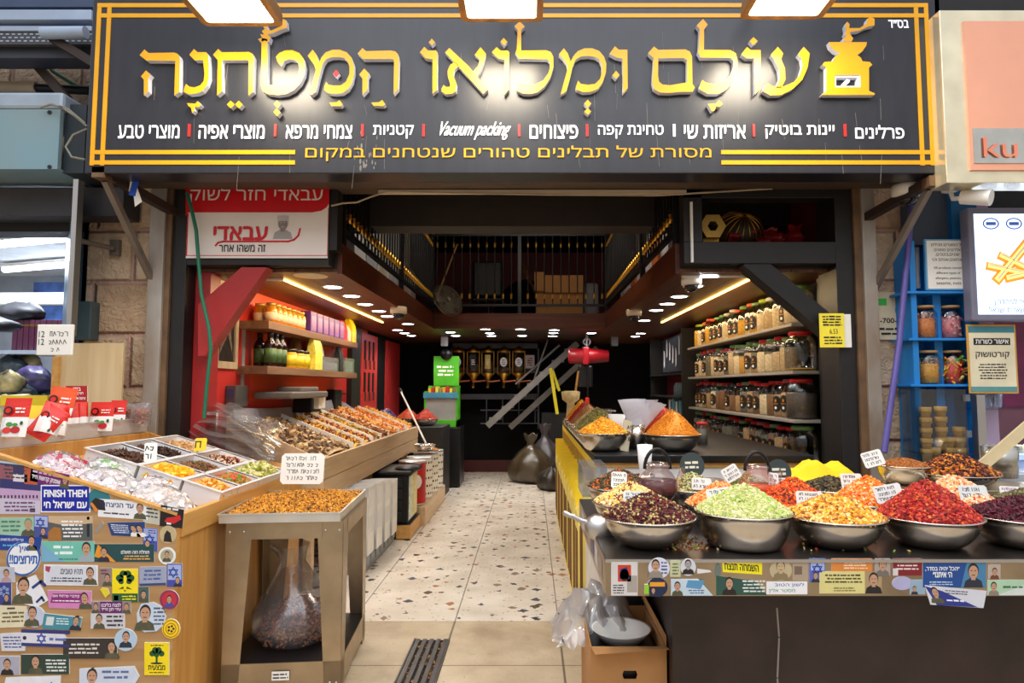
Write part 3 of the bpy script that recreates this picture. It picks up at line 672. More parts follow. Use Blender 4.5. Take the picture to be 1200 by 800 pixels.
def hand(m, f, u0, v0, u1, v1, n, ink, rng, d=0.001, wt=0.07):
    """hand-written words, stroke by stroke"""
    lh = (v1 - v0) / n
    for i in range(n):
        v = v1 - (i + 1) * lh + lh * 0.18; u = u0 + rng.uniform(0, 0.1) * (u1 - u0); e = u1 - rng.uniform(0, 0.15) * (u1 - u0)
        while u < e - lh * 0.3:
            g = rng.choice([0, 1, 2, 3, 4]); h = lh * 0.55; w_ = lh * rng.uniform(0.22, 0.42)
            if g == 0: pts = [(u, v + h), (u + w_, v + h * 0.9), (u + w_, v)]
            elif g == 1: pts = [(u, v), (u + w_ * 0.4, v + h), (u + w_, v + h * 0.2)]
            elif g == 2: pts = [(u + w_ * 0.5, v + h), (u + w_ * 0.4, v)]
            elif g == 3: pts = [(u, v + h * 0.8), (u + w_, v + h * 0.7), (u + w_ * 0.7, v), (u + w_ * 0.1, v + h * 0.1)]
            else: pts = [(u, v), (u, v + h), (u + w_, v + h), (u + w_, v)]
            m.line(f, pts, lh * wt, ink, d); u += w_ + lh * (0.14 if rng.random() > 0.2 else 0.5)
def magen(m, f, u, v, r, ink, d, w=None):
    w = w or r * 0.22
    for s in (1, -1):
        p = [(u + r * sin(2 * PI * k / 3), v + s * r * cos(2 * PI * k / 3)) for k in range(4)]
        m.line(f, p, w, ink, d)
class Sticker:
    """a printed sticker on a flat board whose plane is seen at depth Y; places come from the board's own plane"""
    lay = 0
    def __init__(s, parent, Y, quad, col, rng=None, dz=0.0):
        s.Y, s.par = Y, parent; Sticker.lay += 1
        s.d = 0.0006 + (Sticker.lay % 60) * 0.0001
        s.m = MB(); s.rng = RND(Sticker.lay * 7 + 3); s.f = fr_xz(0, Y, 0)
        s.q = [(P(x, y, Y=Y).x, P(x, y, Y=Y).z) for x, y in quad]       # bl, br, tr, tl or any outline
        if col: s.m.prism([s.q], s.f, s.d, pm(col), PAPER)
        s.F = None
        if len(s.q) == 4:
            bl, br, tr, tl = [Vector((a, 0, b)) for a, b in s.q]; s.W, s.H = (br - bl).length, (tl - bl).length
            s.F = (Vector((bl.x, Y, bl.z)), (br - bl).normalized(), (tl - bl).normalized())
    def rect(s, u0, v0, u1, v1, c, e=0.0002): s.m.quad(s.F, u0 * s.W, v0 * s.H, u1 * s.W, v1 * s.H, pm(c), s.d + e); return s
    def text(s, t, u0, v0, u1, v1, c=(255, 255, 255), bold=0.015): s.m.text(t, s.F, u0 * s.W, v0 * s.H, u1 * s.W, v1 * s.H, pm(c), bold, s.d + 0.0006); return s
    def fine(s, u0, v0, u1, v1, n, c=(60, 60, 70)): scrib(s.m, s.F, u0 * s.W, v0 * s.H, u1 * s.W, v1 * s.H, n, pm(c), s.rng, s.d + 0.0005); return s
    def who(s, u, v=0.0, h=0.9, shirt=OLIVE, skin=SKIN, hair=HAIRD): face(s.m, s.F, u * s.W, v * s.H, h * s.H, s.d + 0.0004, shirt, skin, hair); return s
    def star(s, u, v, r, c=(60, 90, 190)): magen(s.m, s.F, u * s.W, v * s.H, r * s.H, pm(c), s.d + 0.0003); return s
    def poly(s, pts, c, e=0.0003): s.m.prism([[(u * s.W, v * s.H) for u, v in pts]], s.F, s.d + e, pm(c)); return s
    def disc(s, u, v, ru, rv, c, e=0.0003): s.m.disc(s.F, u * s.W, v * s.H, ru * s.H, rv * s.H, pm(c), s.d + e, 24); return s
    def done(s, label): return s.m.obj('sticker', s.par, label=label)
def R4(x0, y0, x1, y1, sl=0.0): return [(x0, y1), (x1, y1 + sl), (x1, y0 + sl), (x0, y0)]
def circ(cx, cy, rx, ry=None, n=26): return [(cx + rx * cos(2 * PI * k / n), cy - (ry or rx) * sin(2 * PI * k / n)) for k in range(n)]

# ---------------------------------------------------------------- left stall at the street
LIP, SLO = -1.52, 0.318
def zb(x): return 0.90 + SLO * (LIP - x)
stall = thing('display_stall', 'oak wooden sloping display stall with a sticker-covered side facing the street', 'stall', (-2.1, 3.4, 0))
MB().prism([[(-2.75, 0), (LIP, 0), (LIP, 0.90), (-2.75, zb(-2.75))]], fr_xz(0, 2.825, 0), 0.025, PANEL, OAKX).obj('sticker_panel', stall)
MB().bar((LIP, 2.81, 0.903), (-2.75, 2.81, zb(-2.75) + 0.003), 0.03, 0.012, OAKX, up=(0, 0, 1)).obj('panel_edging', stall, label='pale orange wooden edging')
MB().box(LIP - 0.025, LIP, 2.825, 3.98, 0, 0.80, OAK).box(LIP - 0.025, LIP + 0.012, 2.825, 3.98, 0.80, 0.90, OAKX, 0.004).obj('aisle_panel', stall)
mb = MB(); v = [(-2.75, 2.83, zb(-2.75) - 0.06), (LIP - 0.02, 2.83, zb(LIP) - 0.06), (LIP - 0.02, 3.98, zb(LIP) - 0.06), (-2.75, 3.98, zb(-2.75) - 0.06)]
mb.add(v + [(a, b, c - 0.02) for a, b, c in v], [(0, 1, 2, 3), (7, 6, 5, 4), (0, 4, 5, 1), (1, 5, 6, 2), (2, 6, 7, 3), (3, 7, 4, 0)], OAKX)
mb.obj('sloping_bed', stall)
MB().box(-2.70, -2.33, 2.83, 3.95, 1.0, 1.175, OAK, 0.004).obj('back_riser', stall)
MB().prism([[(-2.75, 0), (LIP, 0), (LIP, 0.90), (-2.75, zb(-2.75))]], fr_xz(0, 4.0, 0), 0.02, OAK, OAKX).obj('far_panel', stall)
ST = lambda quad, col: Sticker(stall, 2.8, quad, col)
ST(R4(0, 540, 36, 563, 3), (188, 206, 222)).fine(0.1, 0.15, 0.95, 0.9, 4).done('pale blue printed sticker')
ST([(0, 583), (52, 587), (52, 548), (0, 542)], (52, 52, 110)).rect(0, 0.55, 0.3, 0.95, (150, 90, 100)).rect(0.55, 0.45, 0.85, 0.95, (190, 90, 60)).rect(0.3, 0.5, 0.62, 0.72, (226, 214, 220)).rect(0, 0, 1, 0.28, (196, 160, 200)).done('violet concert sticker')
k = ST(R4(0, 580, 47, 602), (205, 196, 214)); [k.rect(i * 0.09 + 0.01, 0.84, i * 0.09 + 0.05, 1.0, (40, 36, 60)) for i in range(11)]; k.fine(0.05, 0.1, 0.95, 0.7, 3, (110, 70, 120)); k.rect(0.75, 0.1, 0.88, 0.3, (30, 30, 40)); k.done('lilac sticker with piano keys')
k = ST([(35, 563), (80, 573), (82, 556), (37, 547)], (120, 22, 110)); k.text('אופטק קדושת חייד', 0.04, 0.12, 0.78, 0.5); k.fine(0.05, 0.6, 0.8, 0.92, 1, (230, 200, 230)); k.who(0.9, 0, 1.0); k.done('purple memorial sticker with portrait')
k = ST(R4(48, 568, 106, 600), (245, 245, 250)); k.rect(0.02, 0.04, 0.98, 0.96, (14, 30, 160)); k.text('FINISH THEM', 0.07, 0.56, 0.93, 0.82, (255, 255, 255), 0.03); k.text('עם ישראל חי', 0.07, 0.16, 0.93, 0.44, (255, 255, 255), 0.03); k.done('blue sticker reading FINISH THEM')
k = ST(circ(116, 586, 14), (44, 122, 132)); k.m.prism([crop_ for crop_ in [[(P(x, y, Y=2.8).x, P(x, y, Y=2.8).z) for x, y in [(107, 596), (124, 598), (122, 586), (112, 583), (107, 588)]]]], k.f, k.d + 0.0003, HAIRD); k.m.prism([[(P(x, y, Y=2.8).x, P(x, y, Y=2.8).z) for x, y in [(106, 590), (112, 600), (116, 598), (108, 588)]]], k.f, k.d + 0.0004, pm((230, 130, 40))); k.done('round teal sticker with a soldier')
k = ST(R4(168, 590, 187, 612, 3), (196, 194, 178)); k.fine(0.1, 0.3, 0.9, 0.9, 3); k.done('torn grey sticker')
k = ST(R4(115, 584, 173, 605, 4), (240, 240, 242)); k.text('עד הניצחון!', 0.05, 0.5, 0.72, 0.86, (40, 44, 110), 0.02); k.fine(0.1, 0.15, 0.68, 0.34, 1); k.who(0.85, 0.02, 0.92); k.done('white sticker with dark blue words and portrait')
k = ST([(187, 616), (214, 619), (216, 597), (189, 591)], (24, 20, 22)); k.poly([(0.2, 0.22), (0.62, 0.18), (0.92, 0.42), (0.85, 0.62), (0.6, 0.5), (0.3, 0.42)], (206, 36, 40)); k.rect(0.3, 0.12, 0.5, 0.24, (240, 240, 240)); k.fine(0.05, 0.75, 0.8, 0.95, 1, (230, 230, 230)); k.done('black sticker with red shoe')
k = ST(R4(0, 606, 40, 628), (158, 196, 172)); k.fine(0.03, 0.2, 0.62, 0.9, 3, (70, 130, 100)); k.who(0.84, 0, 1.0, hair=pm((80, 160, 110))); k.done('pale green sticker with portrait')
k = ST(R4(40, 603, 57, 630, 1), (70, 80, 160)); k.rect(0.05, 0.5, 0.95, 0.96, (170, 184, 224)); k.star(0.45, 0.68, 0.2); k.who(0.65, 0, 0.5, NAVY); k.done('blue sticker with six-pointed star and portrait')
k = ST(R4(57, 604, 109, 633), (86, 92, 92)); k.poly([(0, 0.75), (0.4, 0.6), (1, 0.7), (1, 1), (0, 1)], (206, 176, 140)); k.poly([(0, 0), (0.3, 0), (0.28, 0.5), (0.12, 0.55), (0, 0.35)], (170, 112, 50)); k.fine(0.28, 0.1, 0.78, 0.85, 5, (245, 245, 245)); k.rect(0.87, 0.15, 0.93, 0.9, (30, 34, 44)); k.disc(0.9, 0.9, 0.06, 0.07, (30, 34, 44)); k.done('dark sticker with lion and soldier silhouette')
k = ST([(111, 623), (113, 625), (122, 614), (120, 610)], (150, 146, 142)); k.done('scrap of peeled grey sticker')
k = ST([(131, 627), (171, 629), (170, 611), (126, 612)], (32, 62, 122)); k.fine(0.05, 0.2, 0.6, 0.92, 5, (220, 226, 240)); k.who(0.72, 0, 0.95, PAPER); k.who(0.9, 0, 0.98, PAPER); k.done('dark blue sticker with two portraits')
k = ST(R4(168, 618, 185, 645, 1), (74, 84, 170)); k.rect(0.05, 0.45, 0.95, 0.97, (158, 172, 218)); k.star(0.45, 0.5, 0.22); k.who(0.3, 0, 0.5, NAVY); k.fine(0.35, 0.75, 0.9, 0.95, 2, (60, 70, 150)); k.done('small blue sticker with star, right of the two portraits')
k = ST(circ(197, 626, 9.6, 10.5), (196, 178, 134)); k.m.prism([[(P(x, y, Y=2.8).x, P(x, y, Y=2.8).z) for x, y in [(192, 634), (202, 635), (200, 624), (196, 621), (193, 626)]]], k.f, k.d + 0.0003, HAIRD); k.done('round sand-coloured sticker with soldier')
k = ST([(0, 644), (47, 645), (50, 629), (0, 626)], (24, 62, 150)); k.text('אף חללים מדמשים', 0.03, 0.55, 0.6, 0.8, (240, 240, 250)); k.fine(0.05, 0.2, 0.55, 0.42, 1, (90, 170, 220)); k.who(0.8, 0, 1.0); k.done('royal blue sticker with soldier portrait')
k = ST(circ(28, 654, 20, 20), (240, 240, 244)); c0 = P(28, 654, Y=2.8); rr_ = 20 * 2.8 / 750
k.m.prism([[(c0.x + rr_ * 0.97 * cos(t), c0.z + rr_ * 0.97 * sin(t)) for t in [2 * PI * i / 30 for i in range(30)]], [(c0.x + rr_ * 0.87 * cos(t), c0.z + rr_ * 0.87 * sin(t)) for t in [2 * PI * i / 30 for i in range(30)]]], k.f, k.d + 0.0003, pm((30, 96, 176)))
k.m.text('תירוצים!!', k.f, c0.x - 0.058, c0.z - 0.022, c0.x + 0.058, c0.z + 0.016, pm((30, 96, 176)), 0.03, k.d + 0.0005); k.m.text('אין', k.f, c0.x - 0.02, c0.z + 0.025, c0.x + 0.02, c0.z + 0.05, pm((30, 96, 176)), 0.03, k.d + 0.0005); k.done('round white and blue sticker with blue words')
k = ST(R4(49, 634, 111, 658), (112, 194, 176)); k.poly([(0, 0), (0.45, 0), (0, 0.9)], (120, 176, 206)); k.fine(0.2, 0.3, 0.62, 0.88, 2, (240, 250, 250)); k.fine(0.3, 0.08, 0.7, 0.2, 1, (60, 120, 120)); k.who(0.85, 0, 1.0, pm((160, 176, 186))); k.done('mint green sticker with man in grey hoodie')
k = ST(R4(111, 637, 181, 658), (26, 72, 76)); k.poly([(0, 0.3), (0.06, 0.98), (0.36, 0), (0.3, 0)], (232, 150, 40)); k.who(0.16, 0, 0.85, NAVY); k.text('תוחלת הזה תושלם', 0.45, 0.46, 0.92, 0.66, (250, 250, 250)); k.fine(0.45, 0.1, 0.95, 0.4, 2, (240, 180, 90)); k.done('dark teal sticker with orange stripe')
k = ST(circ(196, 651, 10.2), (236, 238, 236)); k.m.disc(k.f, P(196, 651, Y=2.8).x, P(196, 651, Y=2.8).z, 0.028, 0.028, pm((176, 170, 140)), k.d + 0.0003); face(k.m, k.f, P(196, 651, Y=2.8).x, P(196, 651, Y=2.8).z - 0.024, 0.046, k.d + 0.0005); k.done('round white sticker with soldier portrait')
k = ST(R4(52, 661, 115, 685, 1), (240, 240, 242)); k.rect(0.02, 0.05, 0.98, 0.95, (214, 218, 228)); k.text('תהיו טובים.', 0.3, 0.55, 0.72, 0.8, (30, 30, 50), 0.01); k.fine(0.1, 0.15, 0.72, 0.42, 2); k.poly([(0.03, 0.7), (0.1, 0.62), (0.13, 0.9), (0.03, 0.92)], (170, 60, 90)); k.who(0.86, 0.04, 0.9); k.done('white sticker with smiling bearded man')
k = ST(R4(117, 665, 132, 686), (150, 130, 124)); k.who(0.62, 0, 0.7); k.fine(0.1, 0.62, 0.7, 0.95, 2, (120, 40, 70)); k.done('small brown sticker with soldier')
TREE = (22, 84, 42)
k = ST(R4(132, 666, 162, 705), (250, 226, 8)); k.rect(0, 0, 1, 0.26, (30, 92, 50)); k.rect(0.07, 0.05, 0.24, 0.2, (214, 230, 214)); k.fine(0.32, 0.05, 0.95, 0.22, 2, (240, 226, 40)); k.rect(0.45, 0.36, 0.56, 0.8, (250, 226, 8), 0.0006)
for u, v, r in ((0.3, 0.72, 0.12), (0.44, 0.84, 0.12), (0.6, 0.84, 0.12), (0.72, 0.72, 0.12), (0.35, 0.62, 0.09), (0.66, 0.62, 0.09)): k.disc(u, v, r, r * 0.9, TREE)
k.poly([(0.25, 0.38), (0.42, 0.4), (0.5, 0.3), (0.58, 0.4), (0.78, 0.38), (0.6, 0.46), (0.4, 0.46)], TREE); k.done('yellow sticker with green tree')
k = ST(R4(164, 664, 195, 686, -1), (158, 168, 194)); k.fine(0.1, 0.25, 0.9, 0.9, 3, (80, 96, 150)); k.rect(0, 0, 1, 0.12, (50, 70, 120)); k.done('grey blue sticker with fine print')
k = ST(R4(196, 660, 214, 687), (64, 76, 168)); k.rect(0.06, 0.3, 0.94, 0.95, (168, 182, 224)); k.star(0.42, 0.62, 0.22); k.who(0.7, 0, 0.45, NAVY); k.done('blue sticker with star beside the panel edge')
k = ST(R4(0, 664, 18, 682), (186, 190, 204)); k.who(0.45, 0, 0.9, pm((180, 150, 160))); k.done('pale sticker with fair-haired portrait')
k = ST(R4(0, 682, 14, 708), (50, 62, 140)); k.star(0.4, 0.6, 0.25, (160, 180, 230)); k.who(0.6, 0, 0.5, NAVY); k.done('dark blue sticker with star at the panel’s outer end')
k = ST([(44, 711), (57, 703), (42, 673), (20, 682), (20, 705), (32, 708)], (232, 234, 240)); a = P(27, 707, Y=2.8); face(k.m, k.f, a.x, a.z, 0.115, k.d + 0.0005); a = P(44, 702, Y=2.8); k.m.line(k.f, [(a.x - 0.02, a.z + 0.05), (a.x + 0.012, a.z + 0.075), (a.x + 0.03, a.z + 0.06)], 0.012, pm((40, 60, 130)), k.d + 0.0004); k.m.line(k.f, [(a.x, a.z - 0.01), (a.x + 0.02, a.z + 0.01), (a.x + 0.03, a.z - 0.005)], 0.01, pm((40, 60, 110)), k.d + 0.0004); k.done('cut-out white sticker with flag and soldier')
k = ST([(58, 712), (107, 713), (108, 692), (56, 691)], (210, 134, 186)); k.poly([(0.05, 0.3), (0.12, 0.82), (0.82, 0.85), (0.8, 0.32)], (140, 36, 120)); k.text('קידברי פרחתי ואם', 0.12, 0.58, 0.76, 0.76); k.fine(0.1, 0.36, 0.78, 0.5, 1, (250, 240, 250)); k.who(0.88, 0, 0.95); k.done('pink sticker with purple banner')
k = ST([(118, 690), (124, 700), (129, 695), (127, 689), (120, 688)], (232, 214, 40)); k.done('torn round yellow sticker')
k = ST(R4(163, 687, 175, 705), (70, 96, 92)); k.who(0.5, 0, 0.8); k.done('small dark green sticker')
k = ST(circ(199, 702, 11.3), (150, 40, 86)); a = P(199, 702, Y=2.8); k.m.disc(k.f, a.x, a.z, 0.031, 0.031, pm((196, 44, 60)), k.d + 0.0003); face(k.m, k.f, a.x, a.z - 0.03, 0.05, k.d + 0.0005, pm((60, 80, 160))); k.done('round crimson sticker with portrait')
k = ST(R4(108, 704, 118, 718), (150, 130, 140)); k.who(0.5, 0, 0.9); k.done('small portrait sticker left of purple words')
k = ST(R4(118, 704, 144, 718), (104, 24, 104)); k.text('לנצח בליבנו', 0.06, 0.56, 0.94, 0.86); k.text('עידי דגן הי״ד', 0.06, 0.14, 0.94, 0.44); k.done('purple sticker with two lines of white words')
k = ST(R4(144, 704, 154, 718), (150, 130, 120)); k.who(0.5, 0, 0.9); k.done('small portrait sticker right of purple words')
k = ST(R4(107, 718, 147, 736), (206, 206, 210)); k.who(0.25, 0, 1.0); k.fine(0.45, 0.1, 0.98, 0.95, 3, (40, 44, 66)); k.done('grey sticker with soldier and dark words')
k = ST([(162, 735), (170, 740), (184, 739), (193, 731), (195, 722), (190, 710), (180, 705), (166, 707), (161, 718)], (200, 216, 232)); a = P(170, 738, Y=2.8); face(k.m, k.f, a.x, a.z, 0.11, k.d + 0.0005); scrib(k.m, k.f, a.x + 0.035, a.z + 0.02, a.x + 0.085, a.z + 0.1, 5, pm((80, 90, 120)), k.rng, k.d + 0.0005); k.done('pale blue shaped sticker with helmeted soldier')
k = ST(circ(201, 736, 10.6, 11.6), (250, 204, 10)); a = P(201, 736, Y=2.8)
for r0 in (0.034, 0.022): k.m.prism([[(a.x + r0 * cos(t), a.z + r0 * 1.05 * sin(t)) for t in [2 * PI * i / 26 for i in range(26)]], [(a.x + (r0 - 0.002) * cos(t), a.z + (r0 - 0.002) * 1.05 * sin(t)) for t in [2 * PI * i / 26 for i in range(26)]]], k.f, k.d + 0.0003, INK)
for i in range(5): k.m.disc(k.f, a.x + 0.011 * cos(i * 1.256), a.z + 0.011 * sin(i * 1.256), 0.005, 0.005, INK, k.d + 0.0003, 10)
k.done('round yellow sticker with flower emblem')
k = ST([(0, 735), (31, 734), (32, 710), (0, 709)], (222, 214, 182)); k.fine(0.05, 0.2, 0.95, 0.75, 3, (110, 100, 60)); k.rect(0.3, 0.82, 0.6, 0.9, (60, 60, 60)); k.done('cream sticker with fine print')
k = ST(circ(42, 722, 11.5, 12.5), (196, 204, 226)); a = P(38, 733, Y=2.8); face(k.m, k.f, a.x, a.z, 0.085, k.d + 0.0005); k.done('round pale blue sticker with soldier')
k = ST([(50, 736), (94, 738), (97, 723), (53, 718)], (62, 140, 158)); k.rect(0.08, 0.25, 0.28, 0.8, (214, 220, 220)); k.fine(0.32, 0.3, 0.7, 0.8, 3, (220, 236, 240)); k.who(0.87, 0, 0.95, NAVY); k.done('teal sticker with dark-haired woman')
k = ST([(3, 762), (30, 762), (32, 740), (1, 742)], (214, 216, 226)); k.fine(0.1, 0.15, 0.9, 0.9, 4, (80, 90, 150)); k.done('pale sticker with blue print')
k = ST([(26, 756), (82, 758), (76, 740), (26, 737)], (220, 220, 228)); k.rect(0, 0, 1, 0.2, (40, 50, 120)); k.rect(0, 0.82, 1, 1, (40, 50, 120)); k.star(0.42, 0.5, 0.3); k.disc(0.07, 0.5, 0.12, 0.12, (30, 40, 70)); k.fine(0.55, 0.3, 0.95, 0.7, 1, (90, 110, 180)); k.done('white sticker with two dark blue bands')
k = ST(R4(75, 747, 138, 771), (50, 44, 42)); k.fine(0.1, 0.2, 0.7, 0.8, 3, (220, 214, 206)); k.who(0.9, 0, 0.9); k.done('dark brown sticker with white print')
k = ST(R4(0, 768, 24, 790), (170, 170, 186)); k.who(0.4, 0, 0.9, HAIRD); k.done('grey sticker with person holding rifle')
k = ST(R4(26, 766, 82, 789), (36, 60, 52)); k.who(0.3, 0, 1.0); k.fine(0.5, 0.1, 0.96, 0.8, 4, (226, 232, 226)); k.done('dark green sticker with leaning soldier')
k = ST(circ(148, 749, 13, 13), (180, 206, 226)); a = P(148, 758, Y=2.8); face(k.m, k.f, a.x, a.z, 0.07, k.d + 0.0005, NAVY); k.done('round sky blue sticker with person')
k = ST(R4(170, 752, 199, 790), (250, 222, 12)); k.text('מבצעית', 0.16, 0.16, 0.84, 0.3, (20, 40, 20), 0.02); k.fine(0.15, 0.05, 0.85, 0.11, 1, (20, 40, 20)); k.rect(0.46, 0.36, 0.54, 0.62, TREE)
for u, v, r in ((0.32, 0.66, 0.09), (0.44, 0.76, 0.1), (0.58, 0.76, 0.1), (0.7, 0.66, 0.09), (0.5, 0.62, 0.08)): k.disc(u, v, r, r, TREE)
k.disc(0.5, 0.36, 0.2, 0.03, (20, 50, 24)); k.fine(0.2, 0.88, 0.8, 0.95, 1, (20, 40, 20)); k.done('yellow sticker with tree and dark word below')
k = ST([(94, 812), (150, 815), (164, 792), (158, 780), (94, 783)], (206, 216, 232)); a = P(108, 810, Y=2.8); face(k.m, k.f, a.x, a.z, 0.1, k.d + 0.0005, pm((110, 70, 50))); k.m.prism([[(a.x + 0.05, a.z - 0.01), (a.x + 0.16, a.z - 0.01), (a.x + 0.17, a.z + 0.035), (a.x + 0.11, a.z + 0.02)]], k.f, k.d + 0.0003, pm((30, 90, 170))); scrib(k.m, k.f, a.x + 0.04, a.z + 0.05, a.x + 0.16, a.z + 0.095, 2, pm((90, 110, 160)), k.rng, k.d + 0.0004); k.done('pale sticker with smiling man and blue wave')
k = ST([(0, 830), (70, 832), (72, 791), (8, 793)], (228, 230, 236)); k.text('אם', 0.1, 0.62, 0.3, 0.8, (30, 30, 50)); k.star(0.78, 0.8, 0.1); k.done('white sticker with blue star, lowest of the panel')

# ---- trays of dried fruit and nuts on the stall
NPR = np.random.default_rng(11)
TILT = MRot(math.atan(SLO), 4, 'Y')
TRAYW = mat('tray_white', (238, 234, 232), 0.35, var=0.03)
def tray_on(x0, x1, y0, y1, label, fname, flabel, cat, cols, size, shape, n, hh=0.10, mound=0.04, z0=None, tilt=TILT, name='food_tray', matw=None, flat=1.0, fill=0.55):
    L = (x1 - x0) / cos(math.atan(SLO)) if tilt is TILT else (x1 - x0); W = y1 - y0
    o = Vector((x0, y0, (zb(x0) - 0.058) if z0 is None else z0)); M = MTr(o) @ tilt
    m = MB(); t = 0.006; mw = matw or TRAYW
    m.box(0, L, 0, W, 0, t, mw, M=M)
    for (a, b, c, d) in ((0, t, 0, W), (L - t, L, 0, W), (t, L - t, 0, t), (t, L - t, W - t, W)): m.box(a, b, c, d, t, hh, mw, M=M)
    r = 0.009
    for (a, b, c, d) in ((-r, t, -r, W + r), (L - t, L + r, -r, W + r), (t, L - t, -r, t), (t, L - t, W - t, W + r)): m.box(a, b, c, d, hh - 0.005, hh, mw, M=M)
    m.obj(name, origin=M @ Vector((L / 2, W / 2, 0)), label=label, cat='tray', group='white trays on the left stall' if name == 'food_tray' else None)
    base = hh * fill
    u, v = NPR.random(n) * (L - 0.03) + 0.015, NPR.random(n) * (W - 0.03) + 0.015
    bump = np.clip(1 - ((u / L - 0.55) ** 2 + (v / W - 0.5) ** 2) * 3.4, 0, 1)
    h = base + mound * bump + NPR.random(n) * size[2]
    Mx = np.array(M); pos = np.stack([u, v, h, np.ones(n)], 1) @ Mx.T
    f = MB(); g = 8
    gu, gv = [L * i / g * 0.96 + 0.02 * L for i in range(g + 1)], [W * i / g * 0.96 + 0.02 * W for i in range(g + 1)]
    vs = [M @ Vector((a, b, base + mound * max(0, 1 - ((a / L - 0.55) ** 2 + (b / W - 0.5) ** 2) * 3.4) - size[2] * 0.5)) for a in gu for b in gv]
    mm = mat_multi('heap_' + fname + '_%d_%d_%d' % cols[0], cols)
    f.add(vs, [(i * (g + 1) + j, (i + 1) * (g + 1) + j, (i + 1) * (g + 1) + j + 1, i * (g + 1) + j + 1) for i in range(g) for j in range(g)], mm)
    pieces(f, pos[:, :3], size, mm, NPR, shape, flat)
    f.obj(fname, origin=M @ Vector((L / 2, W / 2, base)), label=flabel, cat=cat, kind='stuff')
Y1, Y2, Y3, Y4 = 3.16, 3.43, 3.70, 3.96
tray_on(-2.20, -1.95, Y1, Y2 - 0.015, 'white tray of whole dark dates, nearest the street in the upper row', 'dates', 'dark brown dried dates heaped in upper tray nearest the street', 'dried fruit', [(84, 54, 36), (66, 40, 28), (100, 66, 42)], (0.019, 0.010, 0.009), 'oct', 190)
tray_on(-2.20, -1.95, Y2, Y3 - 0.015, 'white tray of near-black raisins, middle of the upper row', 'raisins', 'near-black large raisins in the middle upper tray', 'dried fruit', [(58, 34, 26), (44, 26, 22), (84, 50, 34)], (0.016, 0.010, 0.008), 'oct', 230)
tray_on(-2.20, -1.95, Y3, Y4, 'white tray of pale almonds beside the red post', 'almonds', 'pale brown whole almonds in the upper tray by the post', 'nuts', [(206, 160, 104), (186, 136, 82), (222, 182, 128)], (0.014, 0.009, 0.006), 'oct', 300)
tray_on(-1.935, -1.73, Y1, Y2 - 0.06, 'white tray of bright yellow candied mango behind the sweet bags', 'candied_mango', 'bright yellow candied mango cubes', 'dried fruit', [(250, 186, 20), (240, 160, 10), (252, 206, 60)], (0.018, 0.014, 0.012), 'cub', 80)
tray_on(-1.935, -1.73, Y2 - 0.05, Y3 - 0.04, 'white tray of shelled mixed nuts between mango and red fruit', 'mixed_nuts', 'brown and green shelled mixed nuts', 'nuts', [(140, 96, 60), (112, 104, 52), (170, 116, 76), (120, 70, 50)], (0.012, 0.008, 0.007), 'oct', 320)
tray_on(-1.935, -1.73, Y3 - 0.03, Y4, 'white tray of dark red and cream nut mix at the far end', 'cranberry_mix', 'dark red cranberries mixed with cream nuts', 'nuts', [(96, 20, 30), (232, 210, 176), (120, 30, 36), (180, 110, 60), (226, 196, 160)], (0.013, 0.010, 0.008), 'oct', 300)
tray_on(-1.715, -1.535, Y1, Y2 - 0.08, 'white tray of thin yellow fruit strips by the front lip', 'fruit_strips', 'thin yellow and orange dried fruit strips', 'dried fruit', [(240, 178, 60), (250, 206, 120), (226, 140, 40)], (0.020, 0.006, 0.004), 'cub', 160)
tray_on(-1.715, -1.535, Y2 - 0.07, Y3 - 0.1, 'white tray of orange and green candied cubes by the front lip', 'candied_cubes', 'orange, red and green candied fruit cubes', 'dried fruit', [(222, 110, 50), (110, 140, 50), (204, 80, 60), (170, 130, 50)], (0.010, 0.009, 0.009), 'cub', 220)
tray_on(-1.715, -1.535, Y3 - 0.09, Y4, 'white tray of round green dried limes by the front lip', 'dried_limes', 'pale green round dried fruit slices heaped up', 'dried fruit', [(170, 170, 60), (214, 204, 120), (134, 144, 44), (228, 220, 160)], (0.018, 0.018, 0.010), 'oct', 150, mound=0.075)
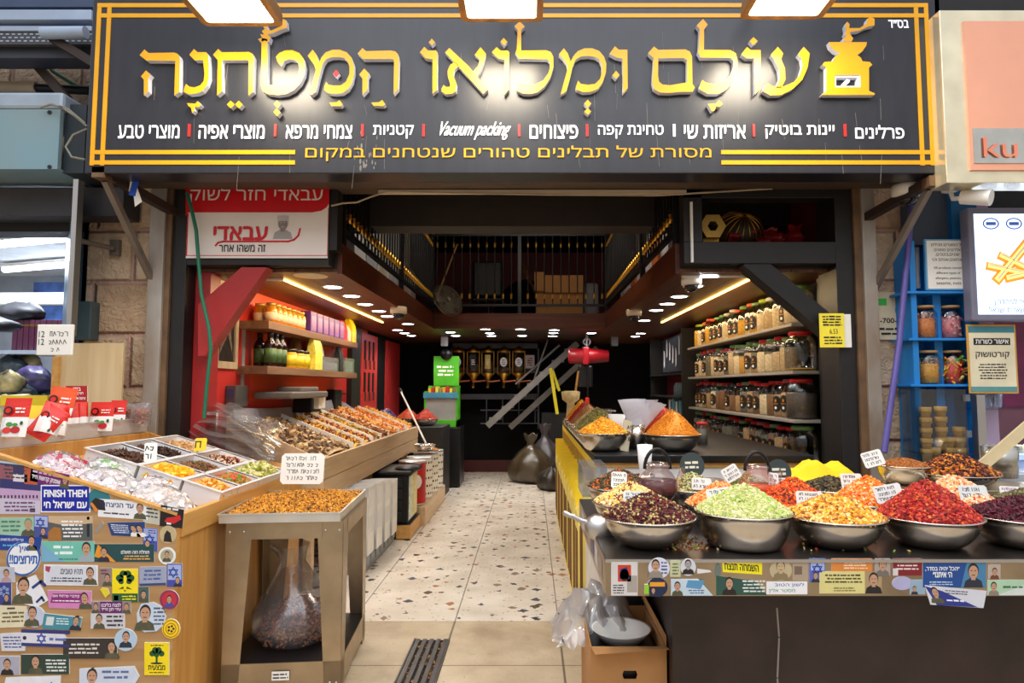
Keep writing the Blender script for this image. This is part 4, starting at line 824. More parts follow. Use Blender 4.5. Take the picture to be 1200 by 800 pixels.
# sweets in clear bags along the front of the stall
SWEET = mat_multi('sweets_white', [(246, 242, 240), (236, 226, 226), (250, 246, 242), (244, 226, 222)], 0.4)
SWEETP = mat_multi('sweets_pink', [(246, 240, 240), (240, 214, 220), (206, 30, 80), (246, 236, 236), (248, 240, 240)], 0.4)
SWEETG = mat_multi('sweets_green', [(244, 242, 234), (236, 236, 226), (246, 244, 240), (150, 210, 110), (244, 242, 236), (240, 238, 232)], 0.4)
SWEETO = mat_multi('sweets_cream', [(248, 238, 230), (246, 226, 214), (250, 244, 240)], 0.4)
def sweet_bag(cx, cy, rx, ry, h, m, label, piece=(0.016, 0.012, 0.009)):
    z = zb(cx) - 0.055; t = thing('sweet_bag', label, 'bag of sweets', (cx, cy, z), 'clear bags of white sweets')
    n = 170; r = np.sqrt(NPR.random(n)); a = NPR.random(n) * 2 * np.pi
    x, y = cx + rx * 0.92 * r * np.cos(a), cy + ry * 0.92 * r * np.sin(a)
    zz = z + h * 0.95 * np.sqrt(np.clip(1 - r ** 2, 0, 1)) * (0.75 + 0.25 * NPR.random(n)) - SLO * (x - cx)
    f = MB(); pieces(f, np.stack([x, y, np.maximum(zz, z + 0.012 - SLO * (x - cx))], 1), piece, m, NPR, 'cub'); f.obj('sweets', t, kind='stuff')
    b = MB(); N, K = 22, 7; vs = []
    for i in range(K + 1):
        q = i / K * PI / 2
        for k in range(N):
            w_ = 1 + 0.05 * sin(k * 5 + i * 2.1) + 0.03 * sin(k * 9.7 + i)
            X, Y = cx + rx * w_ * cos(q) * cos(2 * PI * k / N), cy + ry * w_ * cos(q) * sin(2 * PI * k / N)
            vs.append((X, Y, z + 0.006 + h * 1.12 * sin(q) * w_ - SLO * (X - cx)))
    b.add(vs, [(i * N + k, i * N + (k + 1) % N, (i + 1) * N + (k + 1) % N, (i + 1) * N + k) for i in range(K) for k in range(N)], FILM, True)
    b.obj('plastic_bag', t)
sweet_bag(-2.14, 2.96, 0.12, 0.12, 0.09, SWEETP, 'clear bag of white and crimson sweets nearest the outer end')
sweet_bag(-2.02, 3.10, 0.11, 0.07, 0.085, SWEETG, 'clear bag of white sweets with a few green ones')
sweet_bag(-1.93, 2.97, 0.12, 0.12, 0.085, SWEET, 'clear bag of plain white nougat sweets, second from the outer end')
sweet_bag(-1.78, 3.08, 0.09, 0.10, 0.08, SWEET, 'clear bag of small white sweets behind the mango tray')
sweet_bag(-1.68, 2.97, 0.13, 0.12, 0.085, SWEETO, 'clear bag of creamy pink coconut sweets at the low front corner')
def card(name, px, py, Y, wpx, hpx, label, lines=2, lean=0.25, yaw=0.0, colr=None, txt=None, ink=None, group=None, seed=0, roll=0.0, wt=0.11):
    """a small upright card standing in the food, its foot at a pixel of the photo and depth Y"""
    p = P(px, py, Y=Y); W, H = wpx * p.y / CAM_F, hpx * p.y / CAM_F
    R = MRot(yaw, 3, 'Z') @ MRot(-lean, 3, 'X') @ MRot(roll, 3, 'Y')
    ux, uy = R @ Vector((1, 0, 0)), R @ Vector((0, 0, 1)); f = (p - ux * W / 2, ux, uy); m = MB()
    r = min(W, H) * 0.1
    pts = [(W - r, 0), (W, r), (W, H - r), (W - r, H), (r, H), (0, H - r), (0, r), (r, 0)]
    nrm = ux.cross(uy); fb = (f[0] - nrm * 0.002, ux, uy)
    m.prism([pts], fb, 0.002, colr or PAPER)
    if txt: m.text(txt, f, W * 0.1, H * 0.3, W * 0.9, H * 0.7, ink or INK, 0.01, 0.0005)
    elif lines: hand(m, f, W * 0.08, H * 0.1, W * 0.92, H * 0.95, lines, ink or INK, RND(seed + int(px)), 0.0005, wt)
    return m.obj(name, origin=p, label=label, cat='price card', group=group)
card('price_tag', 176, 541, 3.12, 13, 22, 'small leaning cream price tag in front of the dates', 2, 0.2, 0.5)
card('price_tag', 234, 528, 3.68, 13, 15, 'small yellow price tag behind the red nut mix', 1, 0.3, 0.2, pm((250, 206, 20)))
# ---------------------------------------------------------------- milky bin of red pouches at the back of the stall
bin_ = thing('plastic_bin', 'long milky plastic bin of red pouches on the upper edge of the stall', 'bin', (-2.5, 3.35, 1.176))
m = MB(); x0, x1, y0, y1, z0, z1 = -2.66, -2.34, 2.835, 3.93, 1.178, 1.262
def openbox(m, x0, x1, y0, y1, z0, z1, t, mt, fl=0.0):
    m.box(x0, x1, y0, y1, z0, z0 + t, mt)
    for s in ((x0, x0 + t, y0, y1), (x1 - t, x1, y0, y1), (x0 + t, x1 - t, y0, y0 + t), (x0 + t, x1 - t, y1 - t, y1)): m.box(s[0], s[1], s[2], s[3], z0 + t, z1, mt)
    r = fl
    if r:
        for s in ((x0 - r, x0, y0 - r, y1 + r), (x1, x1 + r, y0 - r, y1 + r), (x0, x1, y0 - r, y0), (x0, x1, y1, y1 + r)): m.box(s[0], s[1], s[2], s[3], z1 - 0.006, z1, mt)
openbox(m, x0, x1, y0, y1, z0, z1, 0.004, MILKY, 0.008); m.obj('tub', bin_)
POUR, POUW = mat('pouch_red', (214, 40, 26), 0.3, var=0.04), mat('pouch_white', (238, 234, 230), 0.3, var=0.03)
POUO, POUD = mat('pouch_orange', (228, 84, 30), 0.3, var=0.04), mat('pouch_dark', (60, 18, 20), 0.35)
def pouch(px, py, Y, wpx, hpx, label, yaw=0.0, lean=0.25, roll=0.0, top=POUR, low=POUW, art=True, split=0.5, side=False):
    """a filled stand-up pouch, flat sealed top, fat foot"""
    p = P(px, py, Y=Y); W, H = wpx * p.y / CAM_F, hpx * p.y / CAM_F; th = W * (0.28 if not side else 0.5)
    M = MTr(p) @ MRot(yaw, 4, 'Z') @ MRot(-lean, 4, 'X') @ MRot(roll, 4, 'Y')
    t = thing('pouch', label, 'pouch', p, 'red fruit pouches in the milky bin')
    def shell(z0, z1, mt, nm, lab=None):
        m = MB(); K = 5; vs = []
        for i in range(K + 1):
            z = z0 + (z1 - z0) * i / K; u = z / H; d = th / 2 * max(0.06, sin(min(1, (1 - u) * 1.15) * PI / 2)) * (1 if u > 0.06 else 0.9)
            vs += [(-W / 2, 0, z), (-W * 0.3, -d * 0.9, z), (0, -d, z), (W * 0.3, -d * 0.9, z), (W / 2, 0, z), (W * 0.3, d * 0.9, z), (0, d, z), (-W * 0.3, d * 0.9, z)]
        vs = [M @ Vector(v) for v in vs]
        fs = [(i * 8 + k, i * 8 + (k + 1) % 8, (i + 1) * 8 + (k + 1) % 8, (i + 1) * 8 + k) for i in range(K) for k in range(8)] + [tuple(range(7, -1, -1)), tuple(K * 8 + k for k in range(8))]
        m.add(vs, fs, mt); return m
    shell(0, H * split, low, '').obj('printed_foot', t)
    m = shell(H * split, H, top, ''); 
    f = (M @ Vector((-W / 2, -th * 0.53, 0)), (M.to_3x3() @ Vector((1, 0, 0))), (M.to_3x3() @ Vector((0, 0, 1)))); pt = m.obj('printed_top', t)
    if art:
        a = MB(); fl = (M @ Vector((-W / 2, -th * 0.535, 0)), f[1], f[2])
        a.disc(fl, W * 0.27, H * 0.66, W * 0.17, W * 0.17, POUD, 0.001, 18); a.disc(fl, W * 0.27, H * 0.66, W * 0.10, W * 0.10, POUR, 0.002, 14)
        scrib(a, fl, W * 0.52, H * 0.58, W * 0.92, H * 0.76, 2, PAPER, RND(int(px)), 0.001)
        a.disc(fl, W * 0.35, H * 0.16, W * 0.16, W * 0.13, mat('berry', (214, 60, 50), 0.4), 0.001, 14); a.disc(fl, W * 0.66, H * 0.17, W * 0.18, W * 0.14, mat('berry_dark', (190, 34, 40), 0.4), 0.001, 14)
        a.disc(fl, W * 0.4, H * 0.31, W * 0.12, W * 0.09, mat('leaf_print', (70, 150, 60), 0.4), 0.0015, 12); a.disc(fl, W * 0.62, H * 0.3, W * 0.1, W * 0.07, mat('leaf_print', (70, 150, 60), 0.4), 0.0015, 12)
        a.disc(fl, W * 0.85, H * 0.34, W * 0.06, W * 0.08, mat('seal_green', (30, 90, 66), 0.4), 0.0015, 12)
        a.obj('printed_picture', pt)
Lb = [(14, 512, 2.86, 29, 46, 'red and white fruit pouch at the outer end of the bin', 0.1, 0.2, 0.0), (36, 507, 3.02, 22, 32, 'yellow-topped pouch behind the outermost red one', 0.2, 0.2, 0),
      (40, 512, 2.98, 26, 40, 'tilted dark red pouch leaning on its neighbour', 0.3, 0.3, 0.55), (53, 508, 3.0, 24, 38, 'leaning red pouch seen edge on, third along the bin', 0.9, 0.25, 0.35), (68, 510, 3.2, 16, 34, 'narrow red pouch seen edge on below the tall orange one', 1.1, 0.2, 0.2),
      (63, 500, 3.3, 30, 47, 'tall orange-topped pouch standing above all the others', 0.1, 0.2, 0.12), (78, 508, 3.3, 12, 36, 'narrow red pouch left of the dark-backed packet', 1.1, 0.15, 0.05), (87, 507, 3.38, 13, 35, 'narrow white-footed pouch in the middle of the bin', 1.0, 0.15, 0.0),
      (96, 506, 3.45, 13, 35, 'narrow red pouch beside the fruit picture pouch', 0.9, 0.15, 0.0), (117, 505, 3.5, 26, 34, 'red and white pouch with large fruit picture', 0.12, 0.15, 0), (136, 503, 3.72, 17, 34, 'last red and white pouch before the clear bag', 0.15, 0.15, 0)]
for i, (px, py, Y, w_, h_, lab, yaw, lean, roll) in enumerate(Lb):
    pouch(px, py, Y, w_, h_, lab, yaw, lean, roll, top=POUO if i == 5 else (mat('pouch_yellow', (244, 206, 40), 0.3) if i == 1 else POUR), low=POUR if i == 2 else POUW, art=i in (0, 2, 5, 9, 10), side=i in (3, 4, 6, 7, 8))
k = Sticker(None, 3.78, R4(78, 452, 103, 484), (176, 26, 30)); k.text('בידי', 0.35, 0.82, 0.7, 0.94); k.text('חורן יחפו', 0.22, 0.66, 0.82, 0.77); k.text('טרוטה אושר לנחל', 0.1, 0.5, 0.92, 0.61); k.rect(0, 0, 1, 0.42, (150, 22, 26))
k.m.obj('backing_card', origin=P(90, 484, Y=3.78), label='dark red card with white words standing behind the pouches', cat='card')
t = thing('clear_bag', 'clear bag of brown fruit at the inner end of the pouch bin', 'bag', P(158, 499, Y=3.8))
m = MB(); a = P(158, 494, Y=3.8); FRU = mat_multi('brown_fruit', [(180, 96, 50), (150, 74, 40), (206, 130, 80)])
pieces(m, np.array([[a.x + NPR.uniform(-0.07, 0.07), a.y + NPR.uniform(-0.03, 0.03), a.z - 0.01 + NPR.random() * 0.08] for i in range(120)]), (0.012, 0.01, 0.008), FRU, NPR); m.obj('dried_fruit', t, kind='stuff')
m = MB(); vs = []
for i in range(7):
    u = i / 6
    for k in range(16): q = 2 * PI * k / 16; vs.append((a.x + (0.085 + 0.025 * u) * cos(q) * (1 + 0.04 * sin(3 * q + i)), a.y + 0.045 * (1 - 0.75 * u ** 3) * sin(q), a.z - 0.02 + 0.13 * u + 0.006 * sin(k * 2.0)))
m.add(vs, [(i * 16 + k, i * 16 + (k + 1) % 16, (i + 1) * 16 + (k + 1) % 16, (i + 1) * 16 + k) for i in range(6) for k in range(16)], FILM, True); m.obj('plastic_film', t)

# ---------------------------------------------------------------- steel cart with a tray of roasted seeds
CA = rad(4.8)
cart = thing('steel_cart', 'open worn steel cart with four bent legs and a low shelf beside the stall', 'cart', (-1.205, 3.45, 0), rz=CA)
hw, hd, ch = 0.275, 0.33, 0.80
def leg(sx, sy):
    m = MB(); t = 0.003; X, Yv = sx * hw, sy * hd
    def plate(axis):
        if axis == 'x':   # face across X
            pts = [(0, 0), (0.075, 0), (0.125, ch), (0, ch)]
            vs = [(X - sx * a, Yv, z) for a, z in pts] + [(X - sx * a, Yv - sy * t, z) for a, z in pts]
        else:
            pts = [(0, 0), (0.075, 0), (0.125, ch), (0, ch)]
            vs = [(X, Yv - sy * a, z) for a, z in pts] + [(X - sx * t, Yv - sy * a, z) for a, z in pts]
        fs = [(0, 1, 2, 3), (7, 6, 5, 4), (0, 4, 5, 1), (1, 5, 6, 2), (2, 6, 7, 3), (3, 7, 4, 0)]
        m.add(vs, fs, STEELD)
    plate('x'); plate('y')
    for z in (0.05, 0.76):
        for a in (0.02, 0.05 if z < 0.5 else 0.085):
            m.lathe([(0.008, 0), (0.006, 0.004), (0, 0.005)], (X - sx * a, Yv, z), ALU, 8, M=MRot(rad(90) * sy * -1, 4, 'X'))
    return m
for sx in (-1, 1):
    for sy in (-1, 1): leg(sx, sy).obj('leg', cart, local=True)
m = MB()
for sy in (-1, 1):
    m.box(-hw + 0.1, hw - 0.1, sy * hd - 0.004, sy * hd + 0.002, ch - 0.075, ch, STEELD); m.box(-hw, hw, sy * (hd - 0.004) - 0.004, sy * (hd - 0.004) + 0.004, 0.03, 0.15, STEELD)
for sx in (-1, 1):
    m.box(sx * hw - 0.004, sx * hw + 0.002, -hd + 0.1, hd - 0.1, ch - 0.075, ch, STEELD); m.box(sx * (hw - 0.004) - 0.004, sx * (hw - 0.004) + 0.004, -hd, hd, 0.03, 0.15, STEELD)
m.box(-hw, hw, -hd, hd, ch, ch + 0.006, STEELD); m.obj('frame', cart, local=True)
MB().box(-hw + 0.005, hw - 0.005, -hd + 0.005, hd - 0.005, 0.14, 0.15, BLACKM).obj('lower_shelf', cart, local=True, label='black lower shelf')
m = MB(); m.box(-0.04, 0.04, -hd - 0.011, -hd - 0.009, 0.075, 0.115, PAPER); scrib(m, fr_xz(-0.035, -hd - 0.011, 0.08), 0, 0, 0.07, 0.03, 2, INK, RND(1), 0.0006); m.obj('plate_label', cart, local=True, label='small white printed label')
for sx in (-1, 1): MB().lathe([(0.0, -0.012), (0.03, -0.012), (0.032, 0), (0.03, 0.012), (0, 0.012)], (sx * 0.24, 0.28, 0.03), mat('castor_red', (180, 20, 24), 0.4), 16, M=MRot(rad(90), 4, 'Y')).obj('castor', cart, local=True, label='small red castor wheel')
tr = thing('seed_tray', 'shallow square steel baking tray of orange seeds on top of the cart', 'tray', (-1.22, 3.43, 0.807), rz=CA)
m = MB(); openbox(m, -0.28, 0.28, -0.34, 0.34, 0, 0.045, 0.003, mat('tray_aluminium', (222, 220, 214), 0.38, 0.8, var=0.1), 0.006); m.obj('pan', tr, local=True)
sd = MB(); n = 3600; SEED = mat_multi('roasted_seeds', [(222, 154, 40), (204, 130, 30), (236, 176, 66), (88, 58, 28), (214, 144, 40), (146, 90, 34)])
px_, py_ = NPR.uniform(-0.265, 0.265, n), NPR.uniform(-0.325, 0.325, n)
hh_ = 0.035 + 0.035 * np.clip(1 - (px_ / 0.27) ** 2 * 0.9 - ((py_ - 0.02) / 0.33) ** 2 * 0.8, 0, 1)
sd.add([(-0.27, -0.33, 0.03), (0.27, -0.33, 0.03), (0.27, 0.33, 0.03), (-0.27, 0.33, 0.03)] , [(0, 1, 2, 3)], SEED)
g = 10; vs = [(-0.265 + 0.53 * i / g, -0.325 + 0.65 * j / g, 0.03 + 0.035 * max(0, 1 - ((-0.265 + 0.53 * i / g) / 0.27) ** 2 * 0.9 - ((-0.345 + 0.65 * j / g) / 0.33) ** 2 * 0.8)) for i in range(g + 1) for j in range(g + 1)]
sd.add(vs, [(i * (g + 1) + j, (i + 1) * (g + 1) + j, (i + 1) * (g + 1) + j + 1, i * (g + 1) + j + 1) for i in range(g) for j in range(g)], SEED)
pieces(sd, np.stack([px_, py_, hh_ + NPR.random(n) * 0.006], 1), (0.008, 0.0045, 0.004), SEED, NPR, flat=0.6)
so = sd.obj('roasted_seeds', label='orange and brown roasted seed mix spread in the steel tray', cat='seeds', kind='stuff'); so.location = (-1.22, 3.43, 0.807); so.rotation_euler = (0, 0, CA)
card('price_card', 353, 567, 3.66, 50, 35, 'large white hand-written card standing in the roasted seeds', 4, 0.15, 0.0, seed=4, wt=0.09)
nb = thing('nut_bag', 'clear tied bag of brown nuts on the cart’s lower shelf', 'bag', (-1.22, 3.45, 0.152))
f = MB(); n = 1700; r = NPR.random(n) ** 0.4; a = NPR.random(n) * 2 * np.pi; q = np.arccos(NPR.random(n))
pos = np.stack([-1.22 + 0.20 * r * np.sin(q) * np.cos(a), 3.45 + 0.2 * r * np.sin(q) * np.sin(a), 0.165 + 0.19 * r * np.cos(q)], 1)
pieces(f, pos, (0.011, 0.008, 0.006), mat_multi('bag_nuts', [(150, 84, 48), (120, 62, 36), (176, 104, 62), (196, 132, 84)], 0.4), NPR); f.obj('nuts', nb, kind='stuff')
m = MB(); vs = []; N = 26
prof = [(0.19, 0.005), (0.235, 0.06), (0.225, 0.13), (0.18, 0.2), (0.13, 0.26), (0.085, 0.33), (0.06, 0.38), (0.075, 0.43), (0.10, 0.47)]
for i, (r, z) in enumerate(prof):
    for k in range(N):
        q = 2 * PI * k / N; w_ = 1 + 0.07 * sin(k * 3.1 + i * 0.8) * min(1, i / 3) + 0.04 * sin(k * 7 + i)
        vs.append((-1.22 - 0.05 * max(0, z - 0.2) / 0.25 + r * w_ * cos(q), 3.45 + r * w_ * sin(q), 0.152 + z))
m.add(vs, [(i * N + k, i * N + (k + 1) % N, (i + 1) * N + (k + 1) % N, (i + 1) * N + k) for i in range(len(prof) - 1) for k in range(N)], FILM, True); m.obj('plastic_bag', nb)

# ---------------------------------------------------------------- long second table with compartments
LX = -1.45; TS = 0.40
def tz(x): return 0.915 + TS * (LX - x)
tb = thing('display_table', 'long pale timber sloping table of dried food along the left wall', 'table', (-1.8, 6.4, 0))
m = MB(); m.box(LX - 0.03, LX, 4.55, 8.3, 0.80, 0.945, PINE, 0.004).box(LX - 0.03, LX - 0.002, 4.55, 8.3, 0.655, 0.795, PINE, 0.004); m.obj('lip_boards', tb)
MB().prism([[(-2.15, 0.66), (LX - 0.03, 0.66), (LX - 0.03, 0.94), (-2.15, tz(-2.15) + 0.05)]], fr_xz(0, 4.57, 0), 0.02, PINE, PINE).obj('end_board', tb)
m = MB(); v = [(-2.15, 4.57, tz(-2.15) - 0.03), (LX - 0.03, 4.57, tz(LX) - 0.05), (LX - 0.03, 8.3, tz(LX) - 0.05), (-2.15, 8.3, tz(-2.15) - 0.03)]
m.add(v + [(a, b, c - 0.03) for a, b, c in v], [(0, 1, 2, 3), (7, 6, 5, 4), (0, 4, 5, 1), (1, 5, 6, 2), (2, 6, 7, 3), (3, 7, 4, 0)], PINE); m.obj('sloping_top', tb)
for y in (4.7, 6.4, 8.2):
    for x in (-2.1, -1.6): MB().box(x - 0.03, x + 0.03, y - 0.03, y + 0.03, 0, tz(x) - 0.11, PINE).obj('leg', tb)
ys = [4.60, 5.42, 5.76, 6.10, 6.44, 6.78, 7.30, 7.80, 8.28]
for y in ys[1:-1]:
    MB().add([(-2.1, y - 0.008, tz(-2.1) - 0.03), (-1.49, y - 0.008, tz(-1.49) - 0.03), (-1.49, y - 0.008, tz(-1.49) + 0.05), (-2.1, y - 0.008, tz(-2.1) + 0.05),
              (-2.1, y + 0.008, tz(-2.1) - 0.03), (-1.49, y + 0.008, tz(-1.49) - 0.03), (-1.49, y + 0.008, tz(-1.49) + 0.05), (-2.1, y + 0.008, tz(-2.1) + 0.05)],
             [(3, 2, 1, 0), (4, 5, 6, 7), (3, 7, 6, 2), (0, 4, 7, 3), (1, 2, 6, 5), (0, 1, 5, 4)], WHITE).obj('divider', tb, label='white compartment divider')
mixes = [('dried_mushrooms', 'brown and grey dried mushrooms and figs in the nearest compartment', [(150, 112, 74), (116, 88, 66), (196, 160, 112), (96, 76, 60), (226, 196, 140)], (0.030, 0.022, 0.014), 330, 'oct'),
 ('dried_peppers', 'yellow and brown dried fruit in the second compartment of the long table', [(196, 140, 50), (120, 66, 40), (232, 186, 70), (150, 96, 60)], (0.026, 0.012, 0.008), 240, 'oct'),
 ('spiced_nuts', 'orange and dark spiced nuts in the third compartment', [(206, 120, 50), (120, 64, 40), (228, 170, 80), (90, 50, 34)], (0.02, 0.012, 0.008), 260, 'oct'),
 ('dried_citrus', 'yellow and green dried citrus in the fourth compartment', [(214, 166, 60), (150, 140, 60), (150, 84, 44), (232, 200, 110)], (0.024, 0.02, 0.006), 240, 'oct'),
 ('dried_bark', 'brown dried bark pieces in the fifth compartment', [(160, 100, 56), (130, 78, 44), (196, 140, 80)], (0.03, 0.010, 0.006), 260, 'cub'),
 ('dried_roots', 'pale orange dried roots in the sixth compartment', [(222, 150, 70), (196, 120, 52), (236, 186, 110)], (0.034, 0.010, 0.007), 320, 'cub'),
 ('dried_apricots', 'orange dried peel in the seventh compartment', [(226, 140, 50), (206, 112, 40), (240, 180, 90)], (0.028, 0.014, 0.007), 300, 'oct'),
 ('dried_peel', 'yellow dried peel in the farthest compartment', [(232, 180, 80), (214, 150, 60), (244, 206, 120)], (0.024, 0.014, 0.007), 260, 'oct')]
for (nm, lab, cols, sz, n, shp), ya, yb in zip(mixes, ys, ys[1:]):
    f = MB(); mm = mat_multi('mix_' + nm, cols); g = 6
    A = lambda i, j: (-2.08 + 0.585 * i / g, ya + 0.015 + (yb - ya - 0.03) * j / g)
    f.add([(A(i, j)[0], A(i, j)[1], tz(A(i, j)[0]) - 0.01 + 0.035 * sin(PI * j / g)) for i in range(g + 1) for j in range(g + 1)], [(i * (g + 1) + j, (i + 1) * (g + 1) + j, (i + 1) * (g + 1) + j + 1, i * (g + 1) + j + 1) for i in range(g) for j in range(g)], mm)
    u, v = NPR.random(n), NPR.random(n); x = -2.07 + 0.56 * u
    pieces(f, np.stack([x, ya + 0.03 + (yb - ya - 0.06) * v, 0.915 + TS * (LX - x) + 0.038 * np.sin(np.pi * v) + NPR.random(n) * 0.012], 1), sz, mm, NPR, shp, 0.5)
    f.obj(nm, origin=(-1.8, (ya + yb) / 2, tz(-1.8)), label=lab, cat='dried food', kind='stuff')
# clear guard behind the long table
gp = [(4.62 + 3.2 * i / 24, 1.30 - (0.03 * sin(i / 24 * 5)) - 0.16 * max(0, (i - 17) / 7) ** 1.6) for i in range(25)]
m = MB(); N = len(gp); vs = [(-2.10, y, tz(-2.1) + 0.0) for y, z in gp] + [(-2.14, y, z) for y, z in gp] + [(-2.104, y, tz(-2.1)) for y, z in gp] + [(-2.144, y, z) for y, z in gp]
fs = [(i, i + 1, N + i + 1, N + i) for i in range(N - 1)] + [(2 * N + i + 1, 2 * N + i, 3 * N + i, 3 * N + i + 1) for i in range(N - 1)] + [(N + i, N + i + 1, 3 * N + i + 1, 3 * N + i) for i in range(N - 1)]
m.add(vs, fs, mat_clear('guard_plastic', (226, 222, 226), 0.15, 0.2, 0.4, (206, 200, 206))); m.obj('food_guard', origin=(-2.1, 6.2, tz(-2.1)), label='clear wavy-topped plastic guard along the wall side of the table', cat='guard')
# stack of clear bags between stall and table
t = thing('bag_stack', 'slumped stack of clear plastic packing bags between the stall and the long table', 'plastic bags', (-1.95, 4.3, 1.0))
rg = RND(4)
for i in range(8):
    W, L = 0.42 + rg.uniform(-0.05, 0.05), 0.30 + rg.uniform(-0.05, 0.05); a = rg.uniform(-0.25, 0.25); m = MB(); g = 6
    cx, cy, cz = -1.98 + rg.uniform(-0.05, 0.07) + i * 0.004, 4.28 + rg.uniform(-0.05, 0.05), 1.04 + i * 0.03
    vs = []
    for u in range(g + 1):
        for v in range(g + 1):
            x, y = (u / g - 0.5) * W, (v / g - 0.5) * L; xx, yy = x * cos(a) - y * sin(a), x * sin(a) + y * cos(a)
            vs.append((cx + xx, cy + yy, cz - 0.35 * xx + 0.02 * sin(u * 1.3 + i) + 0.012 * sin(v * 2 + i * 2) - 0.12 * max(0, xx) ** 2 * 8))
    m.add(vs, [(p * (g + 1) + q, (p + 1) * (g + 1) + q, (p + 1) * (g + 1) + q + 1, p * (g + 1) + q + 1) for p in range(g) for q in range(g)], PLAS, True)
    m.obj('plastic_bag', t)
MB().obox((-1.86, 4.2, 1.22), (0.16, 0.002, 0.10), FILM, (0.3, 0.2, 0.1)).obj('bag_band', t)
MB().prism([[(-2.2, 0), (-1.6, 0), (-1.6, 0.9), (-2.2, 1.0)]], fr_xz(0, 4.5, 0), 0.44, OAK, OAK).obj('packing_cupboard', origin=(-1.9, 4.28, 0), label='low oak cupboard under the stack of packing bags', cat='cupboard')

# ---------------------------------------------------------------- below the long table
pl = MB(); pl.box(-1.50, -1.29, 5.05, 6.15, 0.0, 0.05, mat('grey_plastic', (128, 130, 132), 0.5), 0.004)
for i in range(7): pl.box(-1.52, -1.27, 5.06 + i * 0.155, 5.17 + i * 0.155, 0.05, 0.125, mat('grey_plastic', (128, 130, 132)), 0.006)
pl.obj('plastic_pallet', origin=(-1.4, 5.6, 0), label='low grey slatted plastic pallet under the white crates', cat='pallet')
cr0 = thing('white_crate', 'white slotted plastic crate nearest the steel cart', 'crate', (-1.39, 5.2, 0.127), 'white crates on the grey pallet')
def crate_parts(t):
    m = MB(); W, D, Hh = 0.115, 0.10, 0.53; x, y, z = ORG[t]
    m.box(x - W, x + W, y - D, y + D, z, z + 0.008, WHITE); m.box(x - W, x - W + 0.005, y - D, y + D, z, z + Hh, WHITE); m.box(x + W - 0.005, x + W, y - D, y + D, z + Hh - 0.03, z + Hh, WHITE); m.box(x - W, x + W, y + D - 0.005, y + D, z, z + Hh, WHITE)
    for k in range(5): m.box(x + W - 0.005, x + W, y - D + k * 0.043, y - D + 0.028 + k * 0.043, z, z + Hh, WHITE)
    m.box(x + W - 0.005, x + W, y - D, y + D, z, z + 0.16, WHITE); m.box(x + W - 0.005, x + W, y - D, y + D, z + 0.3, z + 0.36, WHITE)
    for k in range(5): m.box(x - W + k * 0.05, x - W + 0.03 + k * 0.05, y - D, y - D + 0.005, z, z + Hh, WHITE)
    m.box(x - W, x + W, y - D, y - D + 0.005, z, z + 0.12, WHITE); m.box(x - W, x + W, y - D, y - D + 0.005, z + 0.46, z + Hh, WHITE)
    m.obj('slotted_box', t)
    m = MB(); m.box(x - W + 0.02, x + W - 0.01, y - D + 0.01, y + D - 0.02, z + 0.01, z + 0.45, mat('crate_paper', (130, 100, 78), 0.7, var=0.3, scale=30)); m.obj('packed_sachets', t)
crate_parts(cr0)
for i, lab in enumerate(['white slotted plastic crate, second from the steel cart', 'white slotted plastic crate, third from the steel cart', 'white slotted plastic crate beside the black dispenser']):
    copy_thing(cr0, (-1.375 + i * 0.012, 5.43 + i * 0.24, 0.127 - 0.0), lab, scale=(1, 1, 1 - 0.05 * i))
bd = thing('black_dispenser', 'black plastic drawer dispenser with flat lid under the long table', 'dispenser', (-1.32, 6.5, 0))
m = MB(); m.box(-1.46, -1.18, 6.25, 6.72, 0.14, 0.60, BLACKM, 0.01).box(-1.47, -1.15, 6.2, 6.75, 0.0, 0.14, BLACKM, 0.008); m.obj('body', bd)
m = MB(); m.box(-1.48, -1.14, 6.2, 6.76, 0.60, 0.645, BLACKM, 0.015); m.lathe([(0.12, 0), (0.13, 0.01), (0.1, 0.03), (0, 0.035)], (-1.2, 6.35, 0.645), BLACKM, 20); m.obj('lid', bd)
for k in range(4): MB().box(-1.40, -1.24, 6.235, 6.25, 0.17 + k * 0.105, 0.25 + k * 0.105, BLACK, 0.006).obj('drawer', bd)
m = MB(); m.box(-1.179, -1.174, 6.28, 6.48, 0.17, 0.58, mat('floral_card', (206, 214, 190), 0.6, var=0.3, scale=30)); m.box(-1.179, -1.174, 6.49, 6.7, 0.17, 0.58, mat('cream_card', (232, 214, 150), 0.6, var=0.2, scale=30)); m.obj('picture_side', bd, label='pale floral side panels')
MB().box(-1.28, -1.15, 6.19, 6.2, 0.01, 0.135, OAKX).box(-1.152, -1.146, 6.2, 6.75, 0.01, 0.135, OAKX).obj('base_front', bd, label='wooden base front')
MB().box(-1.45, -1.10, 6.78, 8.33, 0, 0.2, PINE, 0.006).obj('low_step', origin=(-1.3, 8, 0), label='low pale timber step carrying the row of tins', cat='step')
